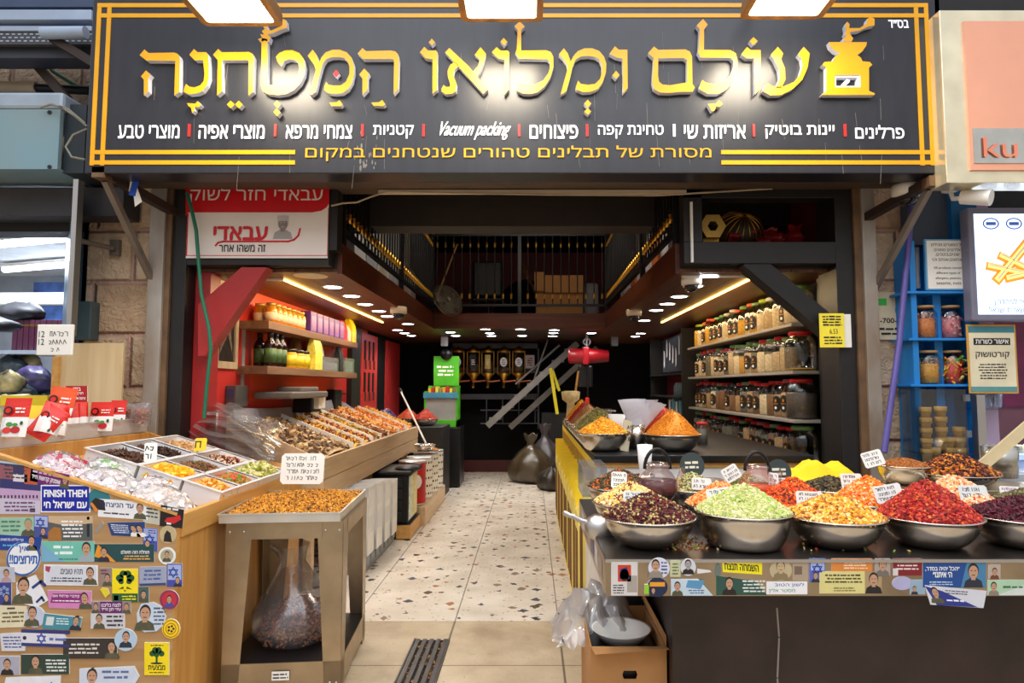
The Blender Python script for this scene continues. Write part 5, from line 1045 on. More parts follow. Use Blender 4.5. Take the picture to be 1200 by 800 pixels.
def tin(x, y, body, label, dots=None, seeds=False, band=None):
    t = thing('storage_tin', label, 'tin', (x, y, 0.202), 'tins on the low timber step'); r, h = 0.145, 0.46
    cn = MB().lathe([(r, 0), (r, 0.02), (r * 0.985, 0.03), (r * 0.985, h - 0.03), (r, h - 0.02), (r, h), (r * 0.93, h), (r * 0.93, h - 0.03), (0, h - 0.03)], (x, y, 0.202), body, 28).obj('can', t)
    for z in (0.0, h - 0.02): MB().lathe([(r * 0.99, 0), (r * 1.02, 0.004), (r * 1.02, 0.018), (r * 0.99, 0.022)], (x, y, 0.202 + z), ALU, 28).obj('rim', cn, label='bright metal rim')
    if dots:
        m = MB()
        for i in range(9):
            for j in range(5):
                a = -2.4 + i * 0.3 + (j % 2) * 0.15; c, s = cos(a), sin(a); f = (Vector((x + r * 0.99 * c, y + r * 0.99 * s, 0.202)), Vector((-s, c, 0)), Vector((0, 0, 1)))
                m.disc(f, 0, 0.06 + j * 0.085, 0.012, 0.014, dots, 0.001, 8)
        m.obj('dotted_print', cn)
    if band:
        m = MB(); a = -1.1; c, s = cos(a), sin(a); f = (Vector((x + r * 1.0 * c, y + r * 1.0 * s, 0.202)), Vector((-s, c, 0)), Vector((0, 0, 1))); m.disc(f, 0, 0.25, 0.06, 0.075, band, 0.002, 20); m.obj('printed_emblem', cn)
    if seeds:
        m = MB(); pieces(m, cone_pos(500, r * 0.92, 0.07, NPR, 0.0) + np.array([x, y, 0.202 + h - 0.03]), (0.012, 0.008, 0.006), mat_multi('turmeric_bits', [(230, 160, 40), (210, 130, 30), (244, 190, 80)]), NPR); m.obj('orange_pieces', t, kind='stuff')
tin(-1.27, 6.95, mat('tin_red', (176, 22, 28), 0.35), 'red tin with white emblem next to the black dispenser', band=PAPER)
tin(-1.26, 7.33, mat('tin_cream', (232, 226, 212), 0.4, var=0.04), 'cream spotted tin, second in the row on the step', INK)
tin(-1.25, 7.71, mat('tin_cream', (232, 226, 212), 0.4), 'cream spotted tin heaped with orange pieces, third on the step', INK, True)
tin(-1.24, 8.09, mat('tin_cream', (232, 226, 212), 0.4), 'cream spotted tin at the far end of the step', INK, True)
# ---------------------------------------------------------------- street counter on the right
CZ = 0.874
DARKB = mat('counter_dark', (52, 38, 32), 0.5, 0.1, var=0.3, scale=6, bump=0.05)
ct = thing('street_counter', 'long steel-topped counter with stickers along its edge and a dark brown front', 'counter', (1.4, 2.9, 0))
m = MB(); m.box(0.25, 2.9, 2.19, 3.35, CZ - 0.008, CZ, mat('counter_top_steel', (84, 78, 74), 0.3, 0.8, var=0.2, scale=5), 0.003); m.obj('worktop', ct)
m = MB(); m.box(0.25, 2.9, 2.19, 2.2, CZ - 0.12, CZ - 0.008, STEELD).box(0.25, 0.26, 2.2, 3.35, CZ - 0.12, CZ - 0.008, STEELD).box(0.25, 2.9, 2.185, 2.192, CZ - 0.01, CZ, ALU); m.obj('apron', ct)
MB().box(0.505, 2.9, 2.35, 2.39, 0, CZ - 0.01, DARKB).box(0.505, 0.53, 2.39, 3.9, 0, CZ - 0.01, DARKB).obj('base_panel', ct)
MB().line(fr_xz(0, 2.35, 0), [(0.88, 0.66), (0.885, 0.56), (0.875, 0.42), (0.88, 0.3)], 0.006, mat('scratch', (150, 140, 132), 0.6), 0.001).obj('scratch', ct)
SC2 = lambda quad, col: Sticker(ct, 2.19, quad, col)
k = SC2(R4(716, 658, 747, 697), (214, 210, 206)); k.rect(0.25, 0.42, 0.75, 0.92, (206, 60, 40)); k.poly([(0.3, 0.5), (0.7, 0.5), (0.6, 0.86), (0.35, 0.8)], (40, 60, 110)); k.disc(0.5, 0.62, 0.14, 0.18, (24, 20, 22)); k.fine(0.05, 0.05, 0.5, 0.35, 4); k.rect(0.6, 0.1, 0.98, 0.6, (170, 160, 150)); k.done('torn white poster sticker with red picture')
k = SC2(circ(772, 665, 12.5, 12), (216, 218, 232)); a = P(768, 676, Y=2.19); face(k.m, k.f, a.x, a.z, 0.062, k.d + 0.0005, pm((150, 140, 126))); scrib(k.m, k.f, a.x + 0.018, a.z + 0.01, a.x + 0.04, a.z + 0.055, 4, pm((80, 90, 140)), k.rng, k.d + 0.0005); k.done('round white sticker with smiling soldier')
k = SC2(circ(770, 687, 12, 11.5), (24, 40, 74)); a = P(770, 687, Y=2.19); k.m.quad(k.f, a.x - 0.025, a.z + 0.002, a.x + 0.025, a.z + 0.016, pm((236, 160, 40)), k.d + 0.0004); face(k.m, k.f, a.x - 0.014, a.z - 0.03, 0.03, k.d + 0.0005, NAVY); k.done('round navy sticker with orange band')
k = SC2(R4(755, 684, 760, 695), (150, 206, 30)); k.done('scrap of lime green sticker')
k = SC2(R4(785, 656, 797, 675), (196, 200, 158)); k.fine(0.15, 0.1, 0.85, 0.9, 4, (110, 116, 80)); k.done('small pale green sticker')
k = SC2(circ(806, 664, 9, 10), (212, 214, 220)); a = P(806, 672, Y=2.19); face(k.m, k.f, a.x, a.z, 0.05, k.d + 0.0005, HAIRD, pm((170, 160, 160))); k.done('torn round grey sticker')
k = SC2([(786, 697), (835, 697), (818, 678), (786, 678)], (196, 214, 226)); k.who(0.15, 0, 0.9); k.poly([(0.35, 0.5), (0.7, 0.4), (0.8, 0.9), (0.4, 0.95)], (90, 150, 190)); k.fine(0.4, 0.1, 0.8, 0.4, 2, (70, 100, 140)); k.done('pale blue torn sticker with portrait')
k = SC2([(817, 672), (834, 670), (832, 668), (817, 666)], (232, 228, 224)); k.done('curled white strip of peeled sticker')
k = SC2(circ(841, 668, 4, 9), (110, 120, 110)); k.done('half-peeled oval green sticker')
k = SC2([(847, 670), (893, 673), (893, 656), (846, 655)], (250, 236, 20)); k.text('השמחה תנצח', 0.06, 0.22, 0.92, 0.72, (20, 20, 20), 0.015); k.done('bright yellow sticker with black hand lettering')
k = SC2([(839, 697), (899, 697), (885, 680), (839, 674)], (44, 82, 70)); k.who(0.26, 0, 0.95, HAIRD); k.fine(0.5, 0.12, 0.96, 0.8, 4, (226, 234, 228)); k.done('dark green sticker with white words')
k = SC2(circ(915, 668, 13, 12), (196, 178, 140)); a = P(915, 679, Y=2.19); face(k.m, k.f, a.x, a.z, 0.066, k.d + 0.0005, pm((140, 124, 90)), pm((200, 176, 136)), pm((96, 80, 60))); k.done('sepia round portrait sticker')
k = SC2(R4(929, 656, 947, 680), (176, 156, 132)); k.rect(0.1, 0.3, 0.6, 0.7, (120, 100, 84)); k.done('scraped brown sticker')
k = SC2(R4(898, 681, 946, 696), (240, 240, 242)); k.m.text('לשון הטוב', k.F, k.W * 0.2, k.H * 0.56, k.W * 0.92, k.H * 0.9, pm((70, 60, 150)), 0, k.d + 0.0005); k.m.text('מסטר אלין', k.F, k.W * 0.06, k.H * 0.1, k.W * 0.7, k.H * 0.46, pm((60, 150, 90)), 0, k.d + 0.0005); k.done('white note hand-written in purple and green')
k = SC2(R4(948, 654, 967, 682), (92, 104, 180)); k.rect(0.1, 0.5, 0.95, 0.95, (168, 180, 226)); k.star(0.5, 0.55, 0.22); k.who(0.4, 0, 0.45, NAVY); k.done('blue sticker with six-pointed star')
k = SC2(R4(974, 654, 1022, 670), (226, 138, 60)); k.fine(0.25, 0.2, 0.9, 0.8, 3, (250, 226, 190)); k.done('orange sticker with fine white print')
k = SC2(R4(960, 669, 1033, 695), (224, 214, 140)); k.fine(0.08, 0.45, 0.7, 0.9, 3, (70, 66, 40)); k.fine(0.2, 0.08, 0.6, 0.3, 2, (130, 120, 70)); k.rect(0.73, 0, 1, 1, (176, 150, 110)); k.who(0.87, 0, 0.98, HAIRD); k.done('pale yellow sticker with man in black')
k = SC2(R4(1025, 654, 1043, 675), (176, 160, 150)); k.who(0.5, 0, 1.0, pm((120, 110, 100))); k.done('portrait sticker left of the crimson one')
k = SC2(R4(1046, 654, 1080, 674), (130, 26, 36)); k.fine(0.1, 0.3, 0.92, 0.9, 3, (244, 226, 226)); k.rect(0.0, 0.0, 0.18, 0.42, (220, 210, 206)); k.done('crimson sticker with white words')
k = SC2(circ(1057, 683, 12, 8), (180, 176, 214)); k.done('half-hidden round lilac sticker')
k = SC2(R4(1066, 679, 1084, 696), (150, 176, 196)); k.who(0.3, 0, 0.6, NAVY); k.done('small sky blue sticker')
k = SC2(R4(1081, 658, 1155, 688), (26, 74, 146)); k.poly([(0.6, 0), (1, 0), (1, 1), (0.7, 1)], (70, 130, 170)); k.text('״הכל יהיה בסדר,', 0.04, 0.64, 0.58, 0.84, (255, 255, 255), 0.02); k.text('ה׳ איתנו״', 0.16, 0.4, 0.46, 0.6, (255, 255, 255), 0.02); k.fine(0.1, 0.08, 0.5, 0.26, 2, (190, 210, 236)); k.who(0.8, 0, 0.98, NAVY); k.done('large blue sticker with white words and man in navy')
k = SC2([(1090, 708), (1152, 712), (1156, 692), (1083, 685)], (214, 216, 224)); k.poly([(0, 0.95), (0.12, 0), (0.9, 0.02), (0.3, 0.75)], (40, 54, 140)); k.who(0.16, 0.1, 0.85); k.fine(0.3, 0.2, 0.7, 0.4, 1, (240, 240, 250)); k.fine(0.35, 0.6, 0.8, 0.85, 2, (80, 80, 100)); k.done('blue and white sticker hanging below the counter edge')
k = SC2(R4(1157, 679, 1215, 697), (176, 210, 176)); k.poly([(0.2, 0), (1, 0), (1, 1)], (214, 222, 216)); k.who(0.12, 0, 0.9, pm((140, 130, 120))); k.fine(0.3, 0.4, 0.8, 0.7, 1, (70, 110, 80)); k.done('mint and white sticker at the outer end')
k = SC2(R4(1158, 661, 1172, 678), (186, 170, 156)); k.who(0.5, 0, 0.8, pm((120, 60, 50))); k.done('worn brown portrait sticker')
for i, c in enumerate([(150, 130, 120), (196, 190, 186), (90, 90, 130), (180, 150, 130), (120, 60, 60), (200, 200, 206)]):
    MB().prism([[(0, 0), (0.12, 0.005), (0.115, 0.07), (0.01, 0.075)]], fr((0.249, 2.40 + i * 0.15, CZ - 0.1), (0, -1, 0), (0, 0, 1)), 0.0008, pm(c)).obj('sticker', ct, label='worn sticker on the aisle side of the counter edge')

# ---- bowls
def bowl_mesh(m, c, R, h, mt=STEEL, deep=0.62):
    b = R * deep; prof = [(0, 0.0), (b * 0.9, 0.0), (b, 0.004)]
    for i in range(1, 9): q = i / 8; prof.append((b + (R - 0.008 - b) * (1 - (1 - q) ** 1.8), 0.004 + (h - 0.006) * q ** 1.25))
    prof += [(R - 0.002, h - 0.003), (R + 0.004, h - 0.001), (R + 0.005, h + 0.002), (R + 0.002, h + 0.004), (R - 0.006, h + 0.003)]
    for i in range(7, -1, -1): q = i / 8; prof.append((b - 0.003 + (R - 0.01 - b) * (1 - (1 - q) ** 1.8), 0.007 + (h - 0.006) * q ** 1.25))
    prof.append((0, 0.007)); return m.lathe(prof, c, mt, 44)
def bowl(x, y, z, R, h, label, grp, hp=None, deep=0.62):
    """hp = (name, label, colours, peak height, piece size, shape, count, flatness, category)"""
    bowl_mesh(MB(), (x, y, z), R, h, deep=deep).obj('steel_bowl', origin=(x, y, z), label=label, cat='bowl', group=grp)
    if not hp: return
    nm, lab, cols, pk, sz, shp, n, fl, cat = hp
    mm = mat_multi('heap_' + nm + '_%d_%d_%d' % cols[0] + '_%d' % len(cols), cols, 0.55); f = MB(); r = R - 0.012
    f.lathe([(0, pk + 0.0)] + [(r * t, pk * (1 - t ** 1.25) - sz[2] * 0.6) for t in (0.15, 0.3, 0.45, 0.6, 0.75, 0.9)] + [(r, -0.012)], (x, y, z + h), mm, 28)
    pos = cone_pos(n, r, pk, NPR, 0.0) + np.array([x, y, z + h - sz[2] * 0.3]); pos[:, 2] += NPR.random(n) * sz[2] * 0.9
    pieces(f, pos, sz, mm, NPR, shp, fl); f.obj(nm, origin=(x, y, z + h), label=lab, cat=cat, kind='stuff')
BF, BR = 'steel bowls along the counter front', 'steel bowls behind the front row'
FY, R1, H1 = 2.385, 0.172, 0.105
def bx(px, Y): return (px - CAM_CX) * Y / CAM_F
bowl(bx(758, FY), FY, CZ, R1, H1, 'wide steel bowl of dark red petal tea beside the scoop', BF, ('petal_tea', 'dark red and cream petal tea heaped in the bowl by the scoop', [(70, 14, 22), (96, 18, 28), (60, 16, 20), (130, 28, 36), (44, 12, 16), (206, 184, 116), (84, 22, 26), (150, 120, 70)], 0.075, (0.0085, 0.004, 0.003), 'cub', 2600, 0.8, 'tea'), deep=0.5)
bowl(bx(866, FY), FY - 0.01, CZ, R1, 0.125, 'deep steel bowl of pale green fruit cubes, second from the counter corner', BF, ('green_fruit', 'pale green and cream diced fruit heaped in a deep steel bowl', [(198, 200, 118), (216, 210, 154), (164, 190, 90), (224, 218, 172), (184, 196, 104), (208, 206, 138)], 0.085, (0.0065, 0.006, 0.005), 'cub', 2400, 1, 'dried fruit'), deep=0.72)
bowl(bx(972, FY), FY, CZ, R1, H1, 'steel bowl of yellow fruit bits between green and red heaps', BF, ('yellow_fruit', 'bright yellow and orange fruit bits heaped in a steel bowl', [(250, 188, 40), (240, 164, 30), (246, 206, 110), (226, 140, 30), (250, 214, 140), (160, 90, 40)], 0.07, (0.008, 0.0055, 0.004), 'cub', 2600, 1, 'dried fruit'), deep=0.55)
bowl(bx(1080, FY), FY, CZ, R1, H1, 'steel bowl of the tall red heap in the front row', BF, ('red_fruit', 'tall red and orange fruit tea heap in the front row', [(180, 38, 30), (206, 60, 36), (150, 28, 28), (222, 110, 50), (190, 46, 40), (126, 24, 26)], 0.118, (0.009, 0.0055, 0.004), 'cub', 3000, 1, 'fruit tea'), deep=0.55)
bowl(bx(1187, FY), FY, CZ, R1, H1, 'steel bowl of dark purple flowers, outermost of the front row', BF, ('hibiscus', 'dark purple dried hibiscus in the outermost front bowl', [(84, 16, 34), (60, 12, 28), (108, 22, 44), (72, 18, 30)], 0.06, (0.011, 0.006, 0.003), 'cub', 2000, 1, 'tea'), deep=0.58)
M2 = 2.76
bowl(bx(737, M2), M2, CZ, 0.16, 0.09, 'steel bowl of yellow popcorn-like mix behind the scoop', BR, ('corn_mix', 'yellow and cream mix with red dots heaped behind the petal tea', [(244, 206, 110), (250, 226, 150), (236, 186, 80), (130, 40, 36), (250, 232, 180)], 0.075, (0.009, 0.008, 0.006), 'oct', 1800, 1, 'snack mix'))
bowl(bx(842, M2), M2, CZ, 0.15, 0.08, 'steel bowl of orange shreds behind the green fruit', BR, ('orange_shreds', 'light orange and cream fruit shreds beside the purple teapot', [(240, 140, 56), (250, 196, 130), (228, 104, 40), (246, 168, 90)], 0.085, (0.009, 0.006, 0.004), 'cub', 1600, 1, 'dried fruit'))
bowl(bx(925, M2 + 0.03), M2 + 0.03, CZ, 0.15, 0.08, 'steel bowl of deep orange chips beside the orange teapot', BR, ('deep_orange_chips', 'deep orange dried chips beside the orange teapot', [(236, 92, 26), (220, 70, 20), (246, 130, 50), (120, 50, 30)], 0.095, (0.011, 0.008, 0.004), 'cub', 1600, 1, 'dried fruit'))
bowl(bx(1012, M2 + 0.03), M2 + 0.03, CZ, 0.15, 0.085, 'steel bowl of bright orange flakes behind the yellow fruit', BR, ('orange_flakes', 'bright orange and white flakes between yellow and red heaps', [(244, 130, 30), (236, 104, 20), (250, 206, 150), (248, 150, 50)], 0.095, (0.010, 0.007, 0.004), 'cub', 1700, 1, 'dried fruit'))
bowl(bx(1112, M2 + 0.06), M2 + 0.06, CZ, 0.155, 0.085, 'steel bowl of pink and cream bits behind the red heap', BR, ('pink_bits', 'pink, cream and orange fruit bits behind the tall red heap', [(240, 170, 110), (250, 214, 160), (222, 90, 70), (246, 190, 130), (250, 224, 190)], 0.10, (0.009, 0.007, 0.004), 'cub', 1800, 1, 'dried fruit'))
bowl(bx(1205, M2), M2, CZ, 0.16, 0.09, 'steel bowl of grey green tea leaves at the outer end', BR, ('green_tea', 'grey green rolled tea leaves at the outer end', [(96, 92, 56), (70, 70, 44), (126, 118, 78), (150, 140, 96)], 0.05, (0.009, 0.004, 0.003), 'cub', 1800, 1, 'tea'))
M3 = 3.12
bowl(bx(725, M3), M3, CZ, 0.16, 0.10, 'steel bowl of dark tea with orange petals at the aisle corner', BR, ('orange_petal_tea', 'dark tea with orange petals heaped at the aisle corner', [(66, 56, 34), (48, 40, 28), (86, 74, 44), (226, 110, 36), (60, 52, 34), (110, 92, 54)], 0.075, (0.008, 0.004, 0.003), 'cub', 2000, 1, 'tea'))
bowl(bx(808, M3), M3, CZ, 0.14, 0.09, 'steel bowl of pale green seeds behind the purple teapot', BR, ('pale_seeds', 'pale green and brown seeds behind the purple teapot', [(196, 190, 120), (150, 140, 80), (90, 84, 50), (220, 214, 160)], 0.07, (0.007, 0.005, 0.004), 'oct', 1300, 1, 'seeds'))
bowl(bx(872, M3), M3, CZ, 0.13, 0.09, 'steel bowl of grey green herbs behind the orange teapot', BR, ('grey_herbs', 'grey green herb leaves behind the orange teapot', [(150, 150, 86), (110, 112, 62), (190, 186, 120)], 0.06, (0.009, 0.005, 0.003), 'cub', 1200, 1, 'herbs'))
bowl(bx(968, M3), M3, CZ, 0.15, 0.09, 'steel bowl of black tea in front of the yellow cloth', BR, ('black_tea', 'black tea leaves in front of the yellow cloth', [(58, 50, 36), (40, 36, 28), (80, 68, 46), (120, 100, 60)], 0.05, (0.009, 0.004, 0.003), 'cub', 1600, 1, 'tea'))
bowl(bx(1062, M3), M3, CZ, 0.16, 0.10, 'nearly empty steel bowl behind the tall red heap', BR)
mk = MB(); mk.box(1.55, 2.6, 3.06, 3.34, CZ + 0.002, CZ + 0.09, STEELD, 0.006); mk.obj('raised_step', origin=(2.1, 3.2, CZ), label='low steel step at the back of the street counter', cat='step')
bowl(bx(1056, 3.30) - 0.03, 3.26, CZ + 0.092, 0.13, 0.09, 'small steel bowl of ground brown spice on the raised step', BR, ('brown_spice', 'low mound of brown spice on the raised step', [(176, 104, 44), (150, 84, 34), (196, 126, 60)], 0.035, (0.005, 0.004, 0.003), 'oct', 1500, 1, 'spice'))
bowl(bx(1114, 3.2) , 3.2, CZ + 0.092, 0.185, 0.06, 'wide shallow steel bowl of dark chips on the raised step', BR, ('dark_chips', 'glossy dark brown and orange chips on the raised step', [(70, 26, 16), (100, 40, 20), (190, 96, 30), (54, 22, 16), (220, 140, 50)], 0.085, (0.012, 0.008, 0.004), 'cub', 1700, 1, 'dried fruit'))
# crumbs fallen between the bowls
m = MB(); pieces(m, np.array([[bx(790 + NPR.normal() * 16, 2.42), 2.30 + NPR.random() * 0.25, CZ + 0.004] for i in range(130)] + [[bx(NPR.uniform(905, 1040), 2.4), 2.26 + NPR.random() * 0.3, CZ + 0.004] for i in range(24)]), (0.006, 0.005, 0.004), mat_multi('crumbs', [(220, 190, 90), (190, 60, 40), (150, 170, 70), (240, 214, 150), (210, 120, 40)]), NPR); m.obj('crumbs', origin=(0.5, 2.4, CZ), label='fallen coloured fruit crumbs between the front bowls', cat='crumbs', kind='stuff')
# scoop
sc = thing('steel_scoop', 'steel scoop with twisted handle sticking out over the counter corner', 'scoop', (0.30, 2.6, CZ + 0.002))
a, b_ = P(712, 622, Y=2.56), P(686, 612, Y=2.56); ax = (a - b_).normalized(); q = Vector((0, 0, 1)).rotation_difference(ax).to_matrix().to_4x4()
MB().lathe([(0, 0), (0.026, 0.005), (0.046, 0.024), (0.054, 0.06), (0.056, 0.12), (0.053, 0.12), (0.051, 0.06), (0.042, 0.026), (0.02, 0.01), (0, 0.004)], b_, ALU, 26, M=q).obj('cup', sc)
h_ = P(657, 599, Y=2.56); MB().tube([b_ + ax * 0.012 + (h_ - b_) * (i / 8) + Vector((0, 0, 0.002 * sin(i * 1.7))) for i in range(9)], [0.008, 0.010, 0.008, 0.011, 0.008, 0.011, 0.009, 0.011, 0.008], ALU, 10).obj('handle', sc)
# teapots
def teapot(px, py, Y, r, label, tea, top, warm):
    p = P(px, py, Y=Y); x, y = p.x, p.y; wl = 0.07; t = thing('glass_teapot', label, 'teapot', (x, y, CZ + wl + 0.005))
    z = CZ + wl + 0.005; s = r / 0.085
    MB().lathe([(0, 0.004), (r * 0.75, 0.004), (r * 0.98, 0.03 * s), (r, 0.05 * s), (r * 0.97, (top + 0.012) * s), (0, (top + 0.012) * s)], (x, y, z), tea, 28).obj('tea', t, label='coloured tea inside')
    MB().lathe([(r * 0.8, 0), (r * 1.02, 0.03 * s), (r * 1.04, 0.055 * s), (r * 0.98, 0.085 * s), (r * 0.75, 0.115 * s), (r * 0.62, 0.125 * s), (r * 0.62, 0.15 * s)], (x, y, z), GLASSP, 28).obj('glass_body', t)
    MB().lathe([(0, 0.165 * s), (r * 0.5, 0.16 * s), (r * 0.66, 0.15 * s), (r * 0.66, 0.143 * s), (r * 0.3, 0.143 * s)], (x, y, z), GLASSP, 24).obj('lid', t)
    MB().tube([(x + r * 0.9, y, z + 0.04 * s), (x + r * 1.15, y, z + 0.07 * s), (x + r * 1.25, y, z + 0.11 * s), (x + r * 1.38, y, z + 0.135 * s)], [0.02 * s, 0.016 * s, 0.012 * s, 0.010 * s], GLASSP, 12, False).obj('spout', t)
    MB().tube([(x + r * 0.68 * cos(q), y, z + 0.13 * s + r * 1.05 * sin(q)) for q in [PI * i / 12 for i in range(13)]], 0.008 * s, BLACKM, 8).obj('handle', t)
    MB().lathe([(r * 0.55, 0), (r * 0.6, 0.0), (r * 0.6, wl), (0, wl)], (x, y, CZ + 0.002), warm, 24).obj('tea_warmer', origin=(x, y, CZ + 0.002), label=label.replace('round glass teapot of', 'small warmer stand under the') + ' pot', cat='warmer')
GLASSP = mat_clear('teapot_glass', (246, 236, 232), 0.06, 0.04, 0.05, (236, 214, 206))
teapot(771, 590, 2.93, 0.085, 'round glass teapot of dark purple tea', mat('purple_tea', (84, 10, 36), 0.15), 0.07, mat('warmer_blue', (20, 90, 196), 0.4))
teapot(888, 590, 2.93, 0.08, 'round glass teapot of orange tea', mat('orange_tea', (232, 100, 30), 0.15), 0.055, mat('warmer_red', (170, 30, 26), 0.4))
# yellow cloth heap, round dark signs, cups, cone bags
m = MB(); g = 16; vs = []
for i in range(g + 1):
    for j in range(g + 1):
        u, v = i / g, j / g; e = sin(PI * u) ** 0.35 * sin(PI * v) ** 0.35
        vs.append((1.34 + 0.46 * u, 3.38 + 0.3 * v, CZ + 0.01 + e * (0.15 + 0.02 * sin(u * 19) + 0.015 * sin(v * 15 + u * 7))))
m.add(vs, [(i * (g + 1) + j, (i + 1) * (g + 1) + j, (i + 1) * (g + 1) + j + 1, i * (g + 1) + j + 1) for i in range(g) for j in range(g)], mat('yellow_cloth', (250, 200, 10), 0.8, var=0.06, bump=0.2), True); m.obj('yellow_cloth', origin=(1.57, 3.5, CZ), label='bright yellow cloth heaped behind the bowls', cat='cloth')
SIGND = mat('sign_dark_green', (44, 54, 52), 0.5)
for px, py, r, lab in ((811, 545, 0.065, 'round dark label sign with pale print behind the purple teapot'), (913, 553, 0.065, 'round dark green sign with yellow leaf behind the orange teapot')):
    p = P(px, py, Y=3.28); t = thing('round_sign', lab, 'sign', (p.x, p.y, CZ + 0.002)); f = fr((p.x, p.y, p.z), (1, 0.15, 0), (0, 0.3, 1)); m = MB()
    m.disc(f, 0, 0, r, r, SIGND, 0.004, 28); scrib(m, (f[0] - Vector((0, 0.005, 0)), f[1], f[2]), -r * 0.6, -r * 0.3, r * 0.6, r * 0.4, 2, pm((220, 214, 190)), RND(px), 0.001, 0.3); m.obj('disc', t)
    MB().tube([(p.x, p.y + 0.02, CZ + 0.004), (p.x, p.y + 0.01, p.z)], 0.004, BLACKM).obj('stem', t)
def cup(x, y, z, r, h, label, cat='cup', mt=STEEL):
    return MB().lathe([(0, 0), (r * 0.9, 0), (r, h), (r - 0.004, h), (r * 0.88, 0.005), (0, 0.005)], (x, y, z), mt, 24).obj('steel_cup', origin=(x, y, z), label=label, cat=cat)
p = P(756, 560, Y=3.3); cup(p.x, p.y, CZ + 0.001, 0.05, 0.13, 'steel cup holding a paper cone between tea and teapot')
MB().lathe([(0.012, 0), (0.032, 0.16), (0.04, 0.26), (0.036, 0.26), (0.01, 0.01)], (p.x, p.y, CZ + 0.02), mat('paper_bag_white', (240, 240, 240), 0.6), 18).obj('paper_cone', origin=(p.x, p.y, CZ + 0.02), label='tall white paper cone standing in the steel cup', cat='paper bag')
p = P(834, 556, Y=3.35); MB().lathe([(0, 0), (0.05, 0), (0.06, 0.10), (0.056, 0.10), (0.046, 0.006), (0, 0.006)], (p.x, p.y, CZ + 0.001), GLASSP, 24).lathe([(0, 0.008), (0.046, 0.008), (0.052, 0.06), (0, 0.065)], (p.x, p.y, CZ + 0.001), mat('honey_yellow', (196, 170, 90), 0.4), 20).obj('glass_dish', origin=(p.x, p.y, CZ + 0.001), label='small clear glass dish of yellow powder behind the counter bowls', cat='dish')
m = MB(); openbox(m, 0.27, 0.40, 3.38, 3.7, CZ + 0.002, CZ + 0.16, 0.004, PLAS); m.obj('clear_box', origin=(0.33, 3.5, CZ), label='clear plastic box with yellow lining at the aisle corner', cat='box')
# price cards in the bowls: px, py of the foot, depth, width, height in the photo, roll
for i, (px, py, Y, w_, h_, ro, lab) in enumerate([
    (725, 572, 2.98, 18, 19, 0.05, 'white hand-written card in the orange petal tea'), (746, 592, 2.62, 31, 16, 0.05, 'white hand-written card in the yellow corn mix'),
    (846, 593, 2.56, 31, 21, -0.1, 'white hand-written card on top of the green fruit heap'), (822, 574, 2.98, 22, 14, 0.05, 'white hand-written card right of the purple teapot'),
    (862, 562, 3.06, 20, 17, -0.5, 'tilted white hand-written card in the grey herbs'), (907, 572, 2.9, 12, 18, 0.15, 'small white card between the orange teapot and deep orange chips'), (920, 570, 2.96, 18, 10, 0.0, 'white hand-written card above the deep orange chips'),
    (950, 594, 2.58, 31, 18, 0.05, 'white hand-written card on the yellow fruit heap'), (1000, 573, 2.92, 27, 18, 0.03, 'white hand-written card in the black tea'),
    (1045, 588, 2.62, 31, 20, -0.2, 'white hand-written card leaning between orange flakes and red heap'), (1027, 546, 3.18, 25, 18, -0.25, 'white hand-written card in the brown spice on the step'),
    (1145, 593, 2.7, 37, 24, 0.03, 'largest white hand-written card between pink bits and purple flowers'), (1186, 586, 2.9, 22, 16, 0.03, 'white card with red and purple writing at the outer end')]):
    card('price_card', px, py, Y, w_, h_, lab, 3 if h_ > 15 else 2, 0.3, (i % 3 - 1) * 0.15, roll=ro, group='hand-written cards in the counter bowls', seed=i, ink=pm((150, 60, 150)) if i == 12 else None)

# ---------------------------------------------------------------- second counter inside the shop
BZ = 1.035; SX = 0.40
YELB = mat('yellow_board', (236, 206, 40), 0.5, var=0.06); YELP = mat('yellow_packet', (244, 224, 116), 0.55, var=0.08); SLOT = mat('slot_brown', (120, 78, 40), 0.6)
s2 = thing('spice_counter', 'black-topped spice counter with yellow slotted side along the aisle', 'counter', (1.0, 6, 0))
MB().box(SX - 0.015, 1.72, 3.92, 7.9, BZ - 0.045, BZ, BLACKM, 0.004).obj('black_top', s2)
MB().box(SX, 1.7, 3.95, 7.88, 0, BZ - 0.046, mat('counter_white', (232, 228, 222), 0.5), 0.003).obj('white_body', s2)
MB().box(SX - 0.005, 1.7, 3.94, 3.955, BZ - 0.075, BZ - 0.046, OAKX).obj('wood_strip', s2)
m = MB(); m.box(SX - 0.012, SX - 0.001, 3.96, 7.88, 0.45, BZ - 0.05, YELB); ys_ = m.obj('yellow_side', s2, label='yellow side board with brown slots')
m = MB()
for i in range(34): m.box(SX - 0.0145, SX - 0.012, 4.0 + i * 0.114, 4.035 + i * 0.114, 0.5, BZ - 0.1, SLOT)
m.obj('slot', ys_)
MB().box(0.33, SX, 2.9, 3.93, 0, 0.7, mat('counter_white', (232, 228, 222)), 0.004).obj('white_plinth', origin=(0.35, 3.4, 0), label='plain white low plinth between the two counters on the aisle', cat='plinth')
pk = thing('yellow_box', 'yellow slant-topped paper box nearest the street on the aisle side of the spice counter', 'box', (0.36, 4.12, 0.0), 'yellow boxes along the aisle')
m = MB(); m.prism([[(0.29, 0), (0.392, 0), (0.392, 0.80), (0.29, 0.66)]], fr_xz(0, 4.24, 0), 0.24, YELP); cp = m.obj('carton', pk)
m = MB()
for k in range(3): m.box(0.287, 0.29, 4.02 + k * 0.075, 4.05 + k * 0.075, 0.04, 0.56, SLOT)
m.box(0.30, 0.318, 3.997, 4.0, 0.04, 0.6, SLOT); m.box(0.34, 0.358, 3.997, 4.0, 0.04, 0.6, SLOT); m.obj('slot_window', cp)
